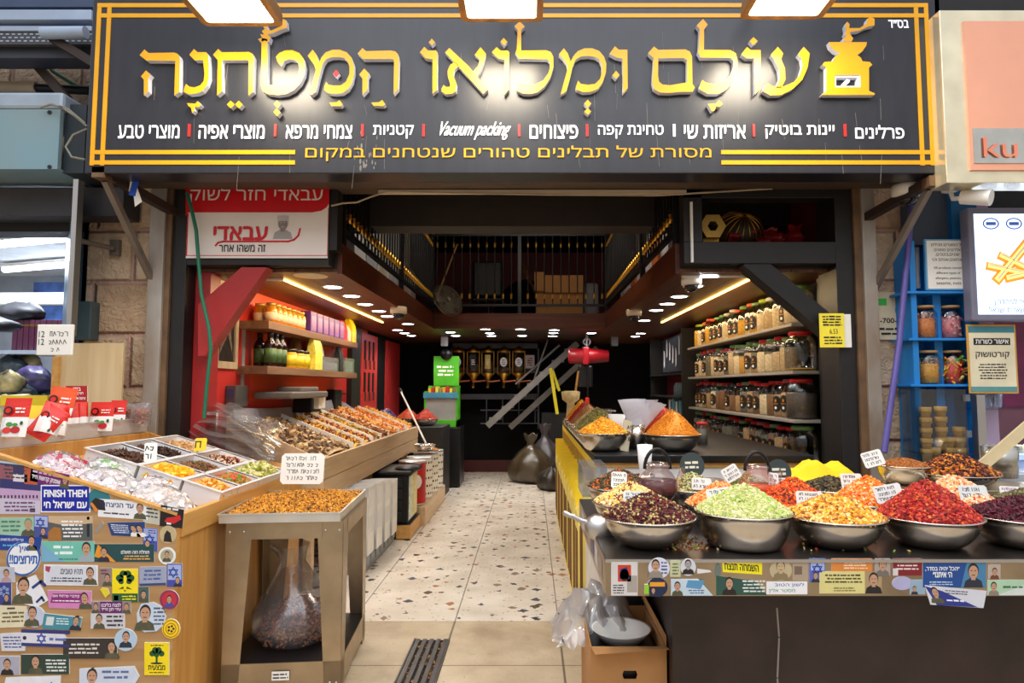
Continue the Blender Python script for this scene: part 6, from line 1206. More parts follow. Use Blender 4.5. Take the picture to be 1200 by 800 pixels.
m = MB(); m.box(0.29, 0.392, 4.23, 4.24, 0.60, 0.84, YELB); m.obj('raised_flap', pk)
for i in range(1, 12): copy_thing(pk, (0.36 + 0.004 * (i % 2), 4.12 + i * 0.31, 0), 'yellow slant-topped paper box, %s from the street along the aisle' % ordinal(i))
GB = 'steel bowls on the spice counter'
hs = [('yellow_chips', 'bright yellow chips heaped in the nearest bowl on the black top', [(240, 170, 30), (226, 150, 20), (250, 196, 70), (200, 120, 20)], 0.09, (0.010, 0.006, 0.004), 'cub'), ('dried_sage', 'grey green dried herb heap, second along the spice counter', [(120, 110, 50), (96, 90, 44), (150, 138, 76)], 0.14, (0.011, 0.006, 0.003), 'cub'),
      ('beige_grain', 'pale beige grain heap, third along the spice counter', [(190, 160, 104), (210, 184, 130), (164, 132, 84)], 0.13, (0.007, 0.004, 0.003), 'oct'), ('brown_powder', 'smooth brown spice heap, fourth along the spice counter', [(140, 90, 46), (150, 98, 52)], 0.16, (0.004, 0.004, 0.003), 'oct'),
      ('red_powder', 'deep red spice heap, fifth along the spice counter', [(160, 28, 16), (146, 22, 14)], 0.17, (0.004, 0.004, 0.003), 'oct'), ('gold_powder', 'golden yellow spice heap, farthest on the aisle side', [(220, 150, 30), (208, 138, 24)], 0.18, (0.004, 0.004, 0.003), 'oct')]
for i, (nm, lab, cols, pk_, sz, shp) in enumerate(hs):
    bowl(0.475, 4.22 + i * 0.36, BZ, 0.168, 0.115, 'steel bowl on the spice counter’s aisle edge, %s from the street' % ordinal(i), GB, (nm, lab, cols, pk_, sz, shp, 1700 if i < 3 else 900, 1, 'spice'))
bowl(0.925, 4.22, BZ, 0.185, 0.105, 'wide steel bowl of turmeric-coloured spice at the wall side', GB, ('turmeric', 'tall orange powder cone at the wall side of the spice counter', [(214, 130, 20), (200, 118, 16), (224, 142, 30)], 0.155, (0.005, 0.004, 0.003), 'oct', 2200, 1, 'spice'))
bowl(0.95, 4.62, BZ, 0.17, 0.105, 'steel bowl of red spice behind the orange cone', GB, ('paprika', 'red powder cone behind the orange one', [(190, 60, 16), (176, 50, 14)], 0.17, (0.005, 0.004, 0.003), 'oct', 1000, 1, 'spice'))
m = MB(); m.lathe([(0, 0), (0.055, 0), (0.055, 0.16), (0.05, 0.16), (0.05, 0.01), (0, 0.01)], (0.715, 4.35, BZ + 0.001), STEEL, 22)
m.obj('steel_canister', origin=(0.715, 4.35, BZ), label='perforated steel canister holding a fan of plastic bags', cat='canister')
BAGW = mat_clear('bag_frosted', (240, 240, 246), 0.14, 0.2, 0.5, (232, 232, 240))
t = thing('bag_fan', 'fan of frosted plastic bags sticking up from the steel canister', 'plastic bags', (0.715, 4.35, BZ + 0.012))
for k in range(7):
    a = -0.18 + k * 0.11; m = MB(); x, y, z = 0.715, 4.33 + k * 0.006, BZ + 0.1; vs = []
    for i in range(6):
        u = i / 5; w_ = 0.03 + 0.05 * u; cx = x + sin(a) * 0.28 * u
        vs += [(cx - w_, y + 0.01 * sin(i + k), z + 0.23 * u * cos(a)), (cx, y - 0.012 * sin(i * 2 + k), z + 0.235 * u * cos(a)), (cx + w_, y + 0.01, z + 0.225 * u * cos(a) + 0.01 * sin(k * 2))]
    m.add(vs, [(3 * i + j, 3 * i + j + 1, 3 * i + j + 4, 3 * i + j + 3) for i in range(5) for j in range(2)], BAGW, True); m.obj('plastic_bag', t)
MB().lathe([(0.03, 0), (0.055, 0.1), (0.06, 0.22), (0.056, 0.22), (0.05, 0.1), (0.026, 0.01)], (0.6, 4.5, BZ + 0.002), mat('paper_bag_white', (240, 240, 240)), 20).obj('paper_roll', origin=(0.6, 4.5, BZ + 0.002), label='upright roll of white paper bags behind the yellow chips', cat='paper bags')
p = P(735, 507, Y=4.12); m = MB(); m.obox((p.x, p.y + 0.05, BZ + 0.10), (0.065, 0.006, 0.20), mat('slate_card', (206, 196, 170), 0.6), (-0.1, 0.25, 0.5)); hand(m, fr((p.x - 0.028, p.y + 0.035, BZ + 0.02), (0.9, 0.45, 0), (0.25, 0, 1)), 0, 0, 0.05, 0.16, 4, INK, RND(9), 0.002, 0.1); m.obj('spice_card', origin=(p.x, p.y, BZ), label='tall leaning written card between the yellow chips and the canister', cat='price card')
def small_jar(x, y, z, r, h, cap, cont, label, parent=None):
    t = thing('small_jar', label, 'jar', (x, y, z), 'small jars on the spice counter')
    MB().lathe([(r * 0.9, 0), (r, 0.01), (r, h * 0.85), (r * 0.85, h * 0.92)], (x, y, z), GLASS, 20).obj('glass', t)
    MB().lathe([(0, 0.004), (r * 0.9, 0.004), (r * 0.92, h * 0.7), (0, h * 0.7)], (x, y, z), cont, 18).obj('contents', t)
    MB().lathe([(r * 0.9, h * 0.9), (r * 0.92, h), (0, h)], (x, y, z), cap, 20).obj('lid', t)
WCAP = mat('white_cap', (226, 220, 206), 0.4)
small_jar(1.06, 4.75, BZ + 0.002, 0.055, 0.10, WCAP, mat('jar_brown', (90, 60, 40), 0.6), 'squat clear jar with white lid behind the orange cone'); small_jar(1.06, 4.75, BZ + 0.104, 0.055, 0.10, WCAP, mat('jar_sand', (170, 140, 100), 0.6), 'squat clear jar stacked on the jar behind the orange cone')
small_jar(1.22, 4.6, BZ + 0.002, 0.04, 0.16, mat('lid_red', (206, 26, 26), 0.35), mat('jar_grey', (120, 112, 100), 0.6), 'slim clear jar with red lid at the wall side')
m = MB(); m.box(0.52, 0.82, 6.5, 6.9, BZ + 0.001, BZ + 0.16, CREAM, 0.015); m.box(0.56, 0.86, 6.48, 6.92, BZ + 0.16, BZ + 0.18, STEEL, 0.004); m.obj('weighing_scale', origin=(0.67, 6.7, BZ), label='cream weighing scale with steel plate far along the spice counter', cat='scale')
m = MB(); m.lathe([(0.07, 0), (0.08, 0.05), (0.05, 0.1), (0.04, 0.24), (0.09, 0.28), (0.1, 0.36), (0.06, 0.37), (0, 0.37)], (0.42, 6.75, BZ + 0.002), mat('grinder_beige', (200, 180, 130), 0.5, var=0.25, scale=20), 18); m.tube([(0.47, 6.75, BZ + 0.36), (0.5, 6.74, BZ + 0.58)], 0.012, OAKX); m.obj('spice_grinder', origin=(0.42, 6.75, BZ), label='beige grinder with wooden pestle beside the scale', cat='grinder')
# rubbish bags in the aisle's far end
BAGB = mat('bin_bag', (74, 62, 44), 0.28, var=0.2, scale=8, spec=0.7)
def rub(x, y, r, h, label, seed, mt=BAGB):
    m = MB(); K, N = 12, 30; vs = []; rg = RND(seed); ph = [rg.uniform(0, 6) for _ in range(5)]
    PF = (0.7, 0.93, 1, 1.02, 1, 0.95, 0.85, 0.68, 0.45, 0.2, 0.16, 0.3, 0.36)
    for i in range(K + 1):
        u = i / K; rr = r * PF[i]
        for k in range(N):
            q = 2 * PI * k / N; w_ = 1 + 0.09 * sin(4 * q + ph[0] + u * 3) + 0.06 * sin(7 * q + ph[1] - u * 5) + 0.04 * sin(13 * q + ph[2])
            vs.append((x + rr * w_ * cos(q), y + rr * w_ * sin(q), 0.004 + h * u + 0.02 * sin(5 * q + ph[3]) * u))
    m.add(vs, [(i * N + k, i * N + (k + 1) % N, (i + 1) * N + (k + 1) % N, (i + 1) * N + k) for i in range(K) for k in range(N)] + [tuple(range(N - 1, -1, -1))], mt, True)
    m.obj('rubbish_bag', origin=(x, y, 0), label=label, cat='rubbish bag', group='full rubbish bags on the floor')
rub(0.0, 9.9, 0.3, 0.72, 'largest brown full rubbish bag standing on the floor at the back', 1); rub(0.22, 10.25, 0.26, 0.85, 'grey full rubbish bag behind the largest one', 2, mat('bin_bag_grey', (80, 74, 76), 0.28, var=0.2)); rub(0.30, 9.15, 0.2, 0.42, 'small knotted dark rubbish bag by the yellow boxes', 3, mat('bin_bag_dark', (50, 44, 36), 0.3, var=0.2))
MB().box(0.18, 0.9, 10.62, 11.0, 0, 1.02, BLACK, 0.006).obj('black_cabinet', origin=(0.5, 10.8, 0), label='plain black cabinet behind the rubbish bags', cat='cabinet')
# cardboard box under the counter corner
cb = thing('cardboard_box', 'open cardboard box with hand hole under the counter corner', 'box', (0.41, 2.55, 0))
m = MB(); x0, x1, y0, y1, H = 0.22, 0.50, 2.42, 2.86, 0.40
x0, x1 = bx(690, 2.42), bx(776, 2.42); z1 = P(700, 757, Y=2.42).z
m.prism([[(x0, 0), (x1, 0), (x1, z1), (x0, z1)], [(x0 + 0.12, z1 - 0.115), (x0 + 0.165, z1 - 0.115), (x0 + 0.17, z1 - 0.10), (x0 + 0.165, z1 - 0.085), (x0 + 0.12, z1 - 0.085), (x0 + 0.115, z1 - 0.10)]], fr_xz(0, 2.42, 0), 0.004, CARD)
m.box(x0, x0 + 0.004, 2.42, 2.86, 0, z1, CARD).box(x1 - 0.004, x1, 2.42, 2.86, 0, z1, CARD).box(x0, x1, 2.856, 2.86, 0, z1, CARD).box(x0, x1, 2.42, 2.86, 0, 0.004, CARD); m.obj('carton', cb)
MB().add([(x0, 2.42, z1), (x1, 2.42, z1), (x1, 2.36, z1 + 0.012), (x0 + 0.01, 2.36, z1 - 0.005)], [(0, 1, 2, 3)], CARD).add([(x1, 2.42, z1), (x1, 2.86, z1), (x1 - 0.05, 2.84, z1 + 0.13), (x1 + 0.005, 2.44, z1 + 0.03)], [(0, 1, 2, 3)], CARD).obj('flap', cb)
m = MB(); m.lathe([(0, 0), (0.08, 0.0), (0.115, 0.04), (0.118, 0.045), (0.11, 0.04), (0.07, 0.005), (0, 0.004)], (x0 + 0.14, 2.62, z1 - 0.05), WHITE, 26); m.obj('scrap_dish', origin=(x0 + 0.14, 2.62, z1 - 0.05), label='pale round dish lying in the cardboard box', cat='dish')
MB().box(x0 + 0.01, x1 - 0.01, 2.44, 2.84, z1 - 0.14, z1 - 0.052, BLACKM, 0.01).obj('black_scrap', origin=(x0 + 0.1, 2.6, z1 - 0.1), label='black bags filling the cardboard box', cat='bags')
m = MB(); rg = RND(8); g = 14; vs = []
for i in range(g + 1):
    for j in range(g + 1):
        u, v = i / g - 0.5, j / g - 0.5; e = max(0, 1 - (abs(u) * 2) ** 2.4) * max(0, 1 - (abs(v) * 2) ** 2.4)
        vs.append((x0 + 0.06 + u * 0.36 + 0.02 * sin(j * 1.9 + i), 2.83 + v * 0.34 + 0.02 * sin(i * 2.3), z1 - 0.10 + e * 0.16 + 0.035 * sin(i * 1.7 + j * 0.9) * (0.3 + e) + 0.03 * sin(j * 2.6 - i * 1.2) * (0.2 + e)))
m.add(vs, [(i * (g + 1) + j, (i + 1) * (g + 1) + j, (i + 1) * (g + 1) + j + 1, i * (g + 1) + j + 1) for i in range(g) for j in range(g)], mat_clear('crumpled_film', (238, 236, 236), 0.25, 0.15, 0.3, (232, 226, 222)), True); m.obj('crumpled_plastic', origin=(x0, 2.8, z1), label='crumpled clear plastic wrap spilling out of the cardboard box', cat='plastic wrap')
# drain grate in the paving
dg = thing('drain_grate', 'rectangular steel drain grate of five bars set in the paving', 'drain grate', (-0.57, 3.45, 0))
m = MB(); GM = mat('grate_steel', (112, 108, 106), 0.45, 0.8, var=0.2)
for k in range(5): m.box(-0.655 + k * 0.0395, -0.632 + k * 0.0395, 3.13, 3.77, 0.004, 0.014, GM)
for x in (-0.667, -0.472): m.box(x, x + 0.008, 3.12, 3.78, 0.002, 0.014, GM)
m.obj('bars', dg); MB().box(-0.667, -0.462, 3.12, 3.78, 0.0005, 0.002, mat('drain_dark', (20, 16, 12), 0.9)).obj('pit', dg, label='dark pit under the bars')
m = MB(); pieces(m, np.stack([NPR.uniform(-0.65, -0.48, 260), NPR.uniform(3.14, 3.76, 260), np.full(260, 0.004)], 1), (0.008, 0.006, 0.003), mat_multi('debris', [(150, 100, 50), (110, 70, 36), (190, 140, 70), (70, 50, 30)]), NPR, flat=0.3); m.obj('leaf_debris', dg, kind='stuff')
# ---------------------------------------------------------------- ceiling downlights
GLOW = em('downlight_glow', (240, 244, 255), 16.0)
dl = None
DLS = [('left', p) for p in [(390, 337), (412, 347.5), (428, 357), (444, 365), (454, 371), (478, 380), (466, 387), (474, 390.5), (482, 393.5)]] + \
      [('right', p) for p in [(830, 324), (813, 336), (796, 348), (782, 356.6), (769, 364), (755, 376), (751, 391), (744.6, 394.4)]] + \
      [('back', p) for p in [(528, 389.6), (534, 393.6), (569, 386), (574, 390.6), (576, 393.8), (610, 386), (612, 393.6), (649.6, 387), (648.6, 390.4), (647.6, 394), (693, 390.6)]]
cnt = {}
for side, (px, py) in DLS:
    p = P(px, py, Z=2.195); cnt[side] = cnt.get(side, 0) + 1
    lab = 'round lit downlight in the %s boarded ceiling, %s %s' % (side, ordinal(cnt[side] - 1), 'from the street' if side != 'back' else 'counting across from the fan')
    if dl is None:
        dl = thing('downlight', lab, 'downlight', (p.x, p.y, 2.2), 'ceiling downlights')
        MB().lathe([(0.062, 0), (0.075, -0.004), (0.08, -0.002), (0.08, 0)], (p.x, p.y, 2.2), WHITE, 24).obj('trim_ring', dl)
        MB().lathe([(0, -0.003), (0.063, -0.003)], (p.x, p.y, 2.2), GLOW, 24).obj('glowing_lens', dl, label='glowing white lens')
        light('downlight_beam', 'SPOT', (p.x, p.y, 2.185), 11, (1.0, 0.93, 0.84), 0.05, (0, 0, 0), spot=rad(140), parent=dl)
    else: copy_thing(dl, (p.x, p.y, 2.2), lab)
WLED = em('warm_led', (255, 196, 90), 9.0)
for X, y0, y1, lab in ((-1.72, 4.42, 7.4, 'thin warm light strip in the left ceiling above the shelves'), (1.52, 4.3, 7.4, 'thin warm light strip in the right ceiling above the jars')):
    t = thing('light_strip', lab, 'light strip', (X, 5.9, 2.2)); MB().box(X - 0.008, X + 0.008, y0, y1, 2.188, 2.199, WLED).obj('glowing_strip', t)
    MB().box(X - 0.35 if X < 0 else X - 0.50, X, y0 - 0.02, y0 - 0.005, 2.185, 2.199, WHITE).obj('cable_duct', t)
    light('strip_glow', 'AREA', (X, 5.9, 2.18), 8, (1.0, 0.72, 0.38), 0.05, (0, rad(38 if X < 0 else -38), 0), 3.0, parent=t)
p = P(364, 324, Z=2.195); MB().lathe([(0, -0.004), (0.08, -0.006), (0.11, -0.003), (0.115, 0)], (p.x, p.y, 2.2), CREAM, 28).obj('ceiling_speaker', origin=(p.x, p.y, 2.2), label='round cream ceiling speaker nearest the street in the left ceiling', cat='speaker')
def dome_cam(px, py, Y, z, s, label, mt=WHITE):
    p = P(px, py, Y=Y); t = thing('dome_camera', label, 'security camera', (p.x, Y, z))
    MB().lathe([(0, 0), (0.062 * s, 0), (0.066 * s, -0.02 * s), (0.064 * s, -0.05 * s), (0.05 * s, -0.055 * s), (0, -0.055 * s)], (p.x, Y, z), mt, 26).obj('housing', t)
    MB().lathe([(0.046 * s, -0.054 * s), (0.043 * s, -0.075 * s), (0.03 * s, -0.093 * s), (0, -0.1 * s)], (p.x, Y, z), mat('dome_smoke', (30, 30, 36), 0.06), 22).obj('dark_dome', t, label='smoked dome')
dome_cam(467, 374, 6.0, 2.2, 1.2, 'cream dome camera under the left boarded ceiling', CREAM); dome_cam(810, 320, 4.35, 2.2, 1.05, 'white dome camera under the right boarded ceiling near the street'); dome_cam(743, 372, 6.2, 2.2, 1.15, 'cream dome camera under the right boarded ceiling far inside', CREAM)
dome_cam(1062, 207, 3.78, 2.66, 1.3, 'white dome camera under the right corner of the shop sign')
for px in (521, 720): p = P(px, 398, Y=9.6); MB().box(p.x - 0.05, p.x + 0.05, 9.55, 9.65, 2.06, 2.199, mat('grey_speaker', (150, 148, 150), 0.5), 0.008).obj('box_speaker', origin=(p.x, 9.6, 2.2), label='small grey box speaker under the back ceiling, %s' % ('beside the stairs' if px > 600 else 'on the fan’s side'), cat='speaker')

# ---------------------------------------------------------------- jars on the right wall
SHX, WX = 1.82, 2.06
LIDR, LIDG, LIDO, LIDP = mat('lid_red', (206, 26, 26), 0.35), mat('lid_green', (120, 160, 90), 0.4), mat('lid_orange', (226, 96, 50), 0.4), mat('lid_pink', (190, 90, 96), 0.4)
LIDL = mat('lid_lime', (176, 206, 40), 0.4); LIDW = mat('lid_white', (216, 210, 196), 0.4); LIDK = mat('lid_dark', (52, 48, 46), 0.4)
LIDS = {'red': LIDR, 'green': LIDG, 'orange': LIDO, 'pink': LIDP, 'lime': LIDL, 'white': LIDW, 'dark': LIDK}
CONT = {'cream powder': (226, 204, 164), 'ochre spice': (208, 150, 60), 'yellow spice': (222, 170, 50), 'brown spice': (140, 96, 60), 'grey herbs': (120, 112, 90), 'tan seeds': (190, 152, 104), 'orange pieces': (200, 106, 44), 'dark seeds': (86, 72, 58), 'sand-coloured grain': (200, 172, 130)}
JLAB = mat('jar_label_black', (26, 22, 20), 0.5); JGLD = mat('jar_label_gold', (190, 130, 40), 0.5)
def jar(x, y, z, r, h, lid, cont, fill, tag_, label):
    t = thing('storage_jar', label, 'jar', (x, y, z), 'glass spice jars on the right wall shelves')
    q = 10 if r < 0.09 else 20
    prof = [(r * 0.9, 0.0), (r, 0.012), (r, h * 0.68), (r * 0.86, h * 0.82), (r * 0.66, h * 0.89), (r * 0.66, h * 0.92)]
    gl = MB().lathe(prof, (x, y, z), GLASS, 18).obj('glass', t)
    if fill: MB().lathe([(0, 0.006), (r * 0.88, 0.006), (r * 0.95, 0.018), (r * 0.95, h * 0.66 * fill), (r * 0.7, h * (0.66 * fill + 0.02)), (0, h * (0.66 * fill + 0.035))], (x, y, z), mat('jar_fill_' + cont.replace(' ', '_'), CONT[cont], 0.75, var=0.25, scale=60), 18).obj('contents', t, label=cont)
    MB().lathe([(0, h), (r * 0.68, h), (r * 0.72, h * 0.985), (r * 0.72, h * 0.905), (r * 0.66, h * 0.9)], (x, y, z), LIDS[lid], 18).obj('lid', t, label=lid + ' lid')
    if tag_:
        a0 = PI + 0.42; m = MB(); N = 12; rr = h * 0.23
        vs = [Vector((x + (r + 0.001) * cos(a0 + rr * cos(2 * PI * k / N) * 0.8 / r), y + (r + 0.001) * sin(a0 + rr * cos(2 * PI * k / N) * 0.8 / r), z + h * 0.36 + rr * sin(2 * PI * k / N))) for k in range(N)]
        ce = Vector((x + (r + 0.002) * cos(a0), y + (r + 0.002) * sin(a0), z + h * 0.36))
        m.add(vs + [ce], [(k, (k + 1) % N, N) for k in range(N)], JLAB)
        ux = Vector((-sin(a0), cos(a0), 0)); f = (ce + Vector((cos(a0), sin(a0), 0)) * 0.004, ux, Vector((0, 0, 1)))
        m.quad(f, -0.008, 0.014, 0.008, 0.034, JGLD, 0.0); m.quad(f, -0.022, -0.002, 0.022, 0.003, JGLD, 0.0); m.disc(f, 0, -0.03, 0.011, 0.011, PAPER, 0.0, 10); m.obj('round_label', gl, label='round black label')
rj = RND(21)
SHM = mat('shelf_grey', (150, 142, 132), 0.45, 0.2, var=0.1)
for si, z in enumerate((1.895, 1.56, 1.22, 0.885)):
    sh = ('top', 'second', 'third', 'lowest')[si]
    m = MB(); m.box(SHX, WX, 4.45, 7.42, z - 0.022, z, SHM, 0.003)
    m.obj('wall_shelf', origin=(1.94, 5.9, z), label='long grey shelf on the right wall carrying jars, %s of four' % ('lowest' if si == 3 else sh), cat='shelf')
    y = 4.60; k = 0
    while y < 7.36:
        big = (k == 0); r = 0.108 if big else rj.uniform(0.068, 0.08); h = 0.285 if big else rj.uniform(0.255, 0.29)
        if si == 0: h *= 0.98
        y += 0 if big else r
        lid = rj.choice({0: ['orange', 'orange', 'lime', 'white', 'green'], 1: ['green', 'green', 'red', 'red', 'pink'], 2: ['red', 'red', 'pink', 'green', 'dark'], 3: ['red', 'red', 'pink', 'green', 'red']}[si])
        if big: lid = ('green', 'red', 'red', 'green')[si]
        cont = rj.choice({0: ['cream powder', 'ochre spice', 'yellow spice', 'cream powder', 'sand-coloured grain', 'yellow spice'], 1: ['cream powder', 'tan seeds', 'sand-coloured grain', 'ochre spice', 'grey herbs', 'cream powder'], 2: ['brown spice', 'tan seeds', 'orange pieces', 'grey herbs', 'brown spice', 'cream powder'], 3: ['grey herbs', 'brown spice', 'tan seeds', 'dark seeds', 'grey herbs']}[si])
        fill = rj.uniform(0.8, 1.12); 
        if big: cont, fill = [('cream powder', 0.75), ('yellow spice', 0.08), ('dark seeds', 0.95), ('grey herbs', 0.2)][si]
        if k > 22: break
        lab = ('large ' if big else '') + 'glass jar, %s lid, %s, %s from the street, %s jar shelf' % (lid, cont, ordinal(k), sh)
        jar(1.945 if not big else 1.94, y, z + 0.001, r, h, lid, cont, fill, 0 if (big and si in (0, 2, 3)) else int(rj.random() < 0.55), lab)
        y += r + rj.uniform(0.004, 0.014); k += 1
MB().box(2.0, 2.06, 4.36, 4.44, 0, 2.2, BLACK).obj('shelf_upright', origin=(2.03, 4.4, 0), label='black upright at the street end of the jar shelves', cat='upright')
# dark shelf unit further back
t = thing('shelf_unit', 'black and red shelf unit against the right wall beyond the jars', 'shelf unit', (1.94, 8.6, 0))
MB().box(1.80, 2.055, 7.62, 7.66, 0, 2.15, BLACK).obj('side_panel', t); MB().box(1.80, 2.055, 9.6, 9.64, 0, 2.15, BLACK).obj('side_panel', t)
for z in (1.12, 1.33, 1.62): MB().box(1.78, 2.055, 7.66, 9.6, z - 0.02, z, BLACK).obj('shelf', t)
MB().box(2.04, 2.056, 7.66, 9.6, 0.5, 1.62, DKRED).obj('red_back', t); MB().box(1.98, 2.056, 7.66, 9.6, 1.66, 2.14, mat('tool_board', (44, 46, 52), 0.5)).obj('tool_board', t)
for i in range(9): y = 7.9 + i * 0.19; z = 1.72 + (i % 4) * 0.05; MB().prism([[(0, 0), (0.06, 0.02), (0.07, 0.2), (0.02, 0.26)]], fr((1.975, y + 0.06, z), (0, -1, 0), (0, 0, 1)), 0.006, PAPER).obj('white_spatula', origin=(1.97, y, z), label='white tool hanging on the dark board, %s from the street' % ordinal(i), cat='tool', group='white tools on the dark board')
for i in range(8): c = [(70, 120, 130), (90, 150, 160), (60, 100, 110), (206, 206, 200)][i % 4]; y = 7.8 + i * 0.1; MB().box(1.84, 1.95, y, y + 0.075, 1.121, 1.121 + 0.14 + 0.02 * (i % 3), pm(c), 0.004).obj('blue_carton', origin=(1.9, y, 1.12), label='small carton on the lowest dark shelf, %s from the street' % ordinal(i), cat='carton', group='cartons on the dark shelf unit')
for i in range(5): y = 7.8 + i * 0.13; MB().lathe([(0, 0), (0.045, 0), (0.045, 0.13), (0.03, 0.15), (0.03, 0.17), (0, 0.17)], (1.9, y, 1.332), mat('grey_tub', (90, 110, 116), 0.4), 16).obj('grey_bottle', origin=(1.9, y, 1.33), label='grey bottle on the middle dark shelf, %s from the street' % ordinal(i), cat='bottle', group='bottles on the dark shelf unit')

# ---------------------------------------------------------------- left wall: shelves, bottles, jars, packs
SHB = mat_wood('shelf_brown', (140, 104, 76), (116, 84, 60), 'Y')
for z, lab in ((1.945, 'upper brown wooden wall shelf with honey jars and purple boxes'), (1.605, 'lower brown wooden wall shelf with dark bottles')):
    MB().box(-2.2, -1.965, 4.78, 7.25, z - 0.06, z, SHB, 0.004).obj('wall_shelf', origin=(-2.08, 6, z), label=lab, cat='shelf')
HON, HONL, GCAP = mat('honey', (206, 130, 30), 0.2), mat('honey_label', (236, 214, 180), 0.5), mat('gold_cap', (206, 170, 90), 0.3, 0.7)
def bottle(name, x, y, z, prof, body, bandz, band, capz, cap, label, cat, grp, r):
    t = thing(name, label, cat, (x, y, z), grp); MB().lathe(prof, (x, y, z), body, 20).obj('glass', t)
    MB().lathe([(r * 1.015, bandz[0]), (r * 1.015, bandz[1])], (x, y, z), band, 20).obj('label_band', t)
    MB().lathe([(capz[2], capz[0]), (capz[2] * 1.05, capz[0]), (capz[2] * 1.05, capz[1]), (0, capz[1])], (x, y, z), cap, 18).obj('cap', t); return t
hj = bottle('honey_jar', -2.02, 4.95, 1.946, [(0, 0), (0.042, 0), (0.046, 0.006), (0.046, 0.11), (0.03, 0.13), (0.03, 0.14), (0, 0.14)], HON, (0.02, 0.08), HONL, (0.132, 0.155, 0.034), GCAP, 'honey jar at the street end of the upper shelf, front row', 'honey jar', 'honey jars on the upper shelf', 0.046)
for i in range(7):
    if i: copy_thing(hj, (-2.02, 4.95 + i * 0.105, 1.946), 'honey jar in the front row of the upper shelf, %s from the street' % ordinal(i))
    if i < 6: copy_thing(hj, (-2.125, 4.99 + i * 0.105, 1.946), 'honey jar in the wall-side row of the upper shelf, %s from the street' % ordinal(i))
PURP = mat('purple_box', (92, 44, 136), 0.45, var=0.1, scale=20); PURL = mat('lilac_print', (146, 96, 168), 0.45, var=0.15, scale=40)
pb = thing('purple_box', 'purple tea box with dark shield next to the honey jars', 'box', (-2.03, 5.8, 1.946), 'purple boxes on the upper shelf')
m = MB(); m.box(-2.12, -1.975, 5.72, 5.88, 1.946, 2.13, PURP, 0.003); m.obj('carton', pb)
m = MB(); m.quad(fr((-1.974, 5.74, 1.96), (0, 1, 0), (0, 0, 1)), 0, 0, 0.12, 0.13, PURL, 0.001); m.quad(fr((-2.1, 5.719, 1.98), (1, 0, 0), (0, 0, 1)), 0, 0, 0.09, 0.11, JLAB, 0.001); m.quad(fr((-2.09, 5.7185, 1.99), (1, 0, 0), (0, 0, 1)), 0, 0, 0.07, 0.09, JGLD, 0.001); m.obj('printed_picture', pb)
for i in range(1, 6): copy_thing(pb, (-2.03, 5.8 + i * 0.175, 1.946), 'purple tea box with lilac print, %s of the row from the street' % ordinal(i))
def pack(name, x, y, z, w, d, h, mt, label, cat='packet', ym=None):
    m = MB(); vs = []
    for i in range(7):
        u = i / 6; dd = d * (1 if u < 0.6 else 1 - (u - 0.6) * 1.9)
        vs += [(x - dd / 2, y - w / 2 * (1 + 0.03 * sin(i * 2)), z + h * u), (x + dd / 2, y - w / 2, z + h * u), (x + dd / 2 + 0.006 * sin(i * 3), y, z + h * u), (x + dd / 2, y + w / 2, z + h * u), (x - dd / 2, y + w / 2, z + h * u)]
    m.add(vs, [(i * 5 + k, i * 5 + (k + 1) % 5, (i + 1) * 5 + (k + 1) % 5, (i + 1) * 5 + k) for i in range(6) for k in range(5)] + [(30, 31, 32, 33, 34)], mt)
    return m.obj(name, origin=(x, y, z), label=label, cat=cat)
pack('red_packet', -2.04, 6.86, 1.946, 0.13, 0.1, 0.22, mat('packet_red', (206, 30, 30), 0.35, var=0.15, scale=30), 'red packet beside the last purple box'); pack('white_packet', -2.02, 6.98, 1.946, 0.1, 0.08, 0.17, mat('packet_white', (226, 214, 206), 0.4, var=0.15, scale=40), 'white and pink packet between red and yellow ones'); pack('yellow_packet', -2.03, 7.12, 1.946, 0.16, 0.12, 0.26, mat('packet_yellow', (240, 206, 20), 0.35, var=0.2, scale=24), 'yellow packet at the far end of the upper shelf')
DKG = mat('dark_bottle', (40, 16, 10), 0.12); BLBL = mat('bottle_label', (70, 100, 50), 0.5, var=0.35, scale=40); BCAP = mat('bottle_cap', (24, 18, 16), 0.35)
bt = bottle('syrup_bottle', -2.02, 4.95, 1.606, [(0, 0), (0.042, 0), (0.045, 0.008), (0.045, 0.16), (0.035, 0.19), (0.02, 0.215), (0.019, 0.235), (0, 0.235)], DKG, (0.03, 0.14), BLBL, (0.225, 0.265, 0.021), BCAP, 'dark bottle with green label, nearest the street on the lower shelf', 'bottle', 'dark bottles on the lower shelf', 0.045)
for i, (x, y) in enumerate([(-2.02, 5.06), (-2.02, 5.17), (-2.12, 5.0)]): copy_thing(bt, (x, y, 1.606), ['dark bottle with green label, second in the front row', 'dark bottle with green label, third in the front row', 'dark bottle with green label standing behind the others'][i])
yj = bottle('yellow_jar', -2.03, 5.38, 1.606, [(0, 0), (0.058, 0), (0.06, 0.01), (0.06, 0.12), (0.05, 0.135), (0, 0.135)], mat('mustard_jar', (206, 156, 20), 0.25), (0.02, 0.11), mat('yellow_label', (232, 196, 30), 0.4, var=0.1), (0.135, 0.16, 0.052), BCAP, 'yellow jar with dark lid next to the dark bottles', 'jar', 'yellow jars on the lower shelf', 0.06)
for i in range(2): copy_thing(yj, (-2.03, 5.56 + i * 0.14, 1.606), 'yellow jar with dark lid, %s from the dark bottles' % ordinal(i + 1))
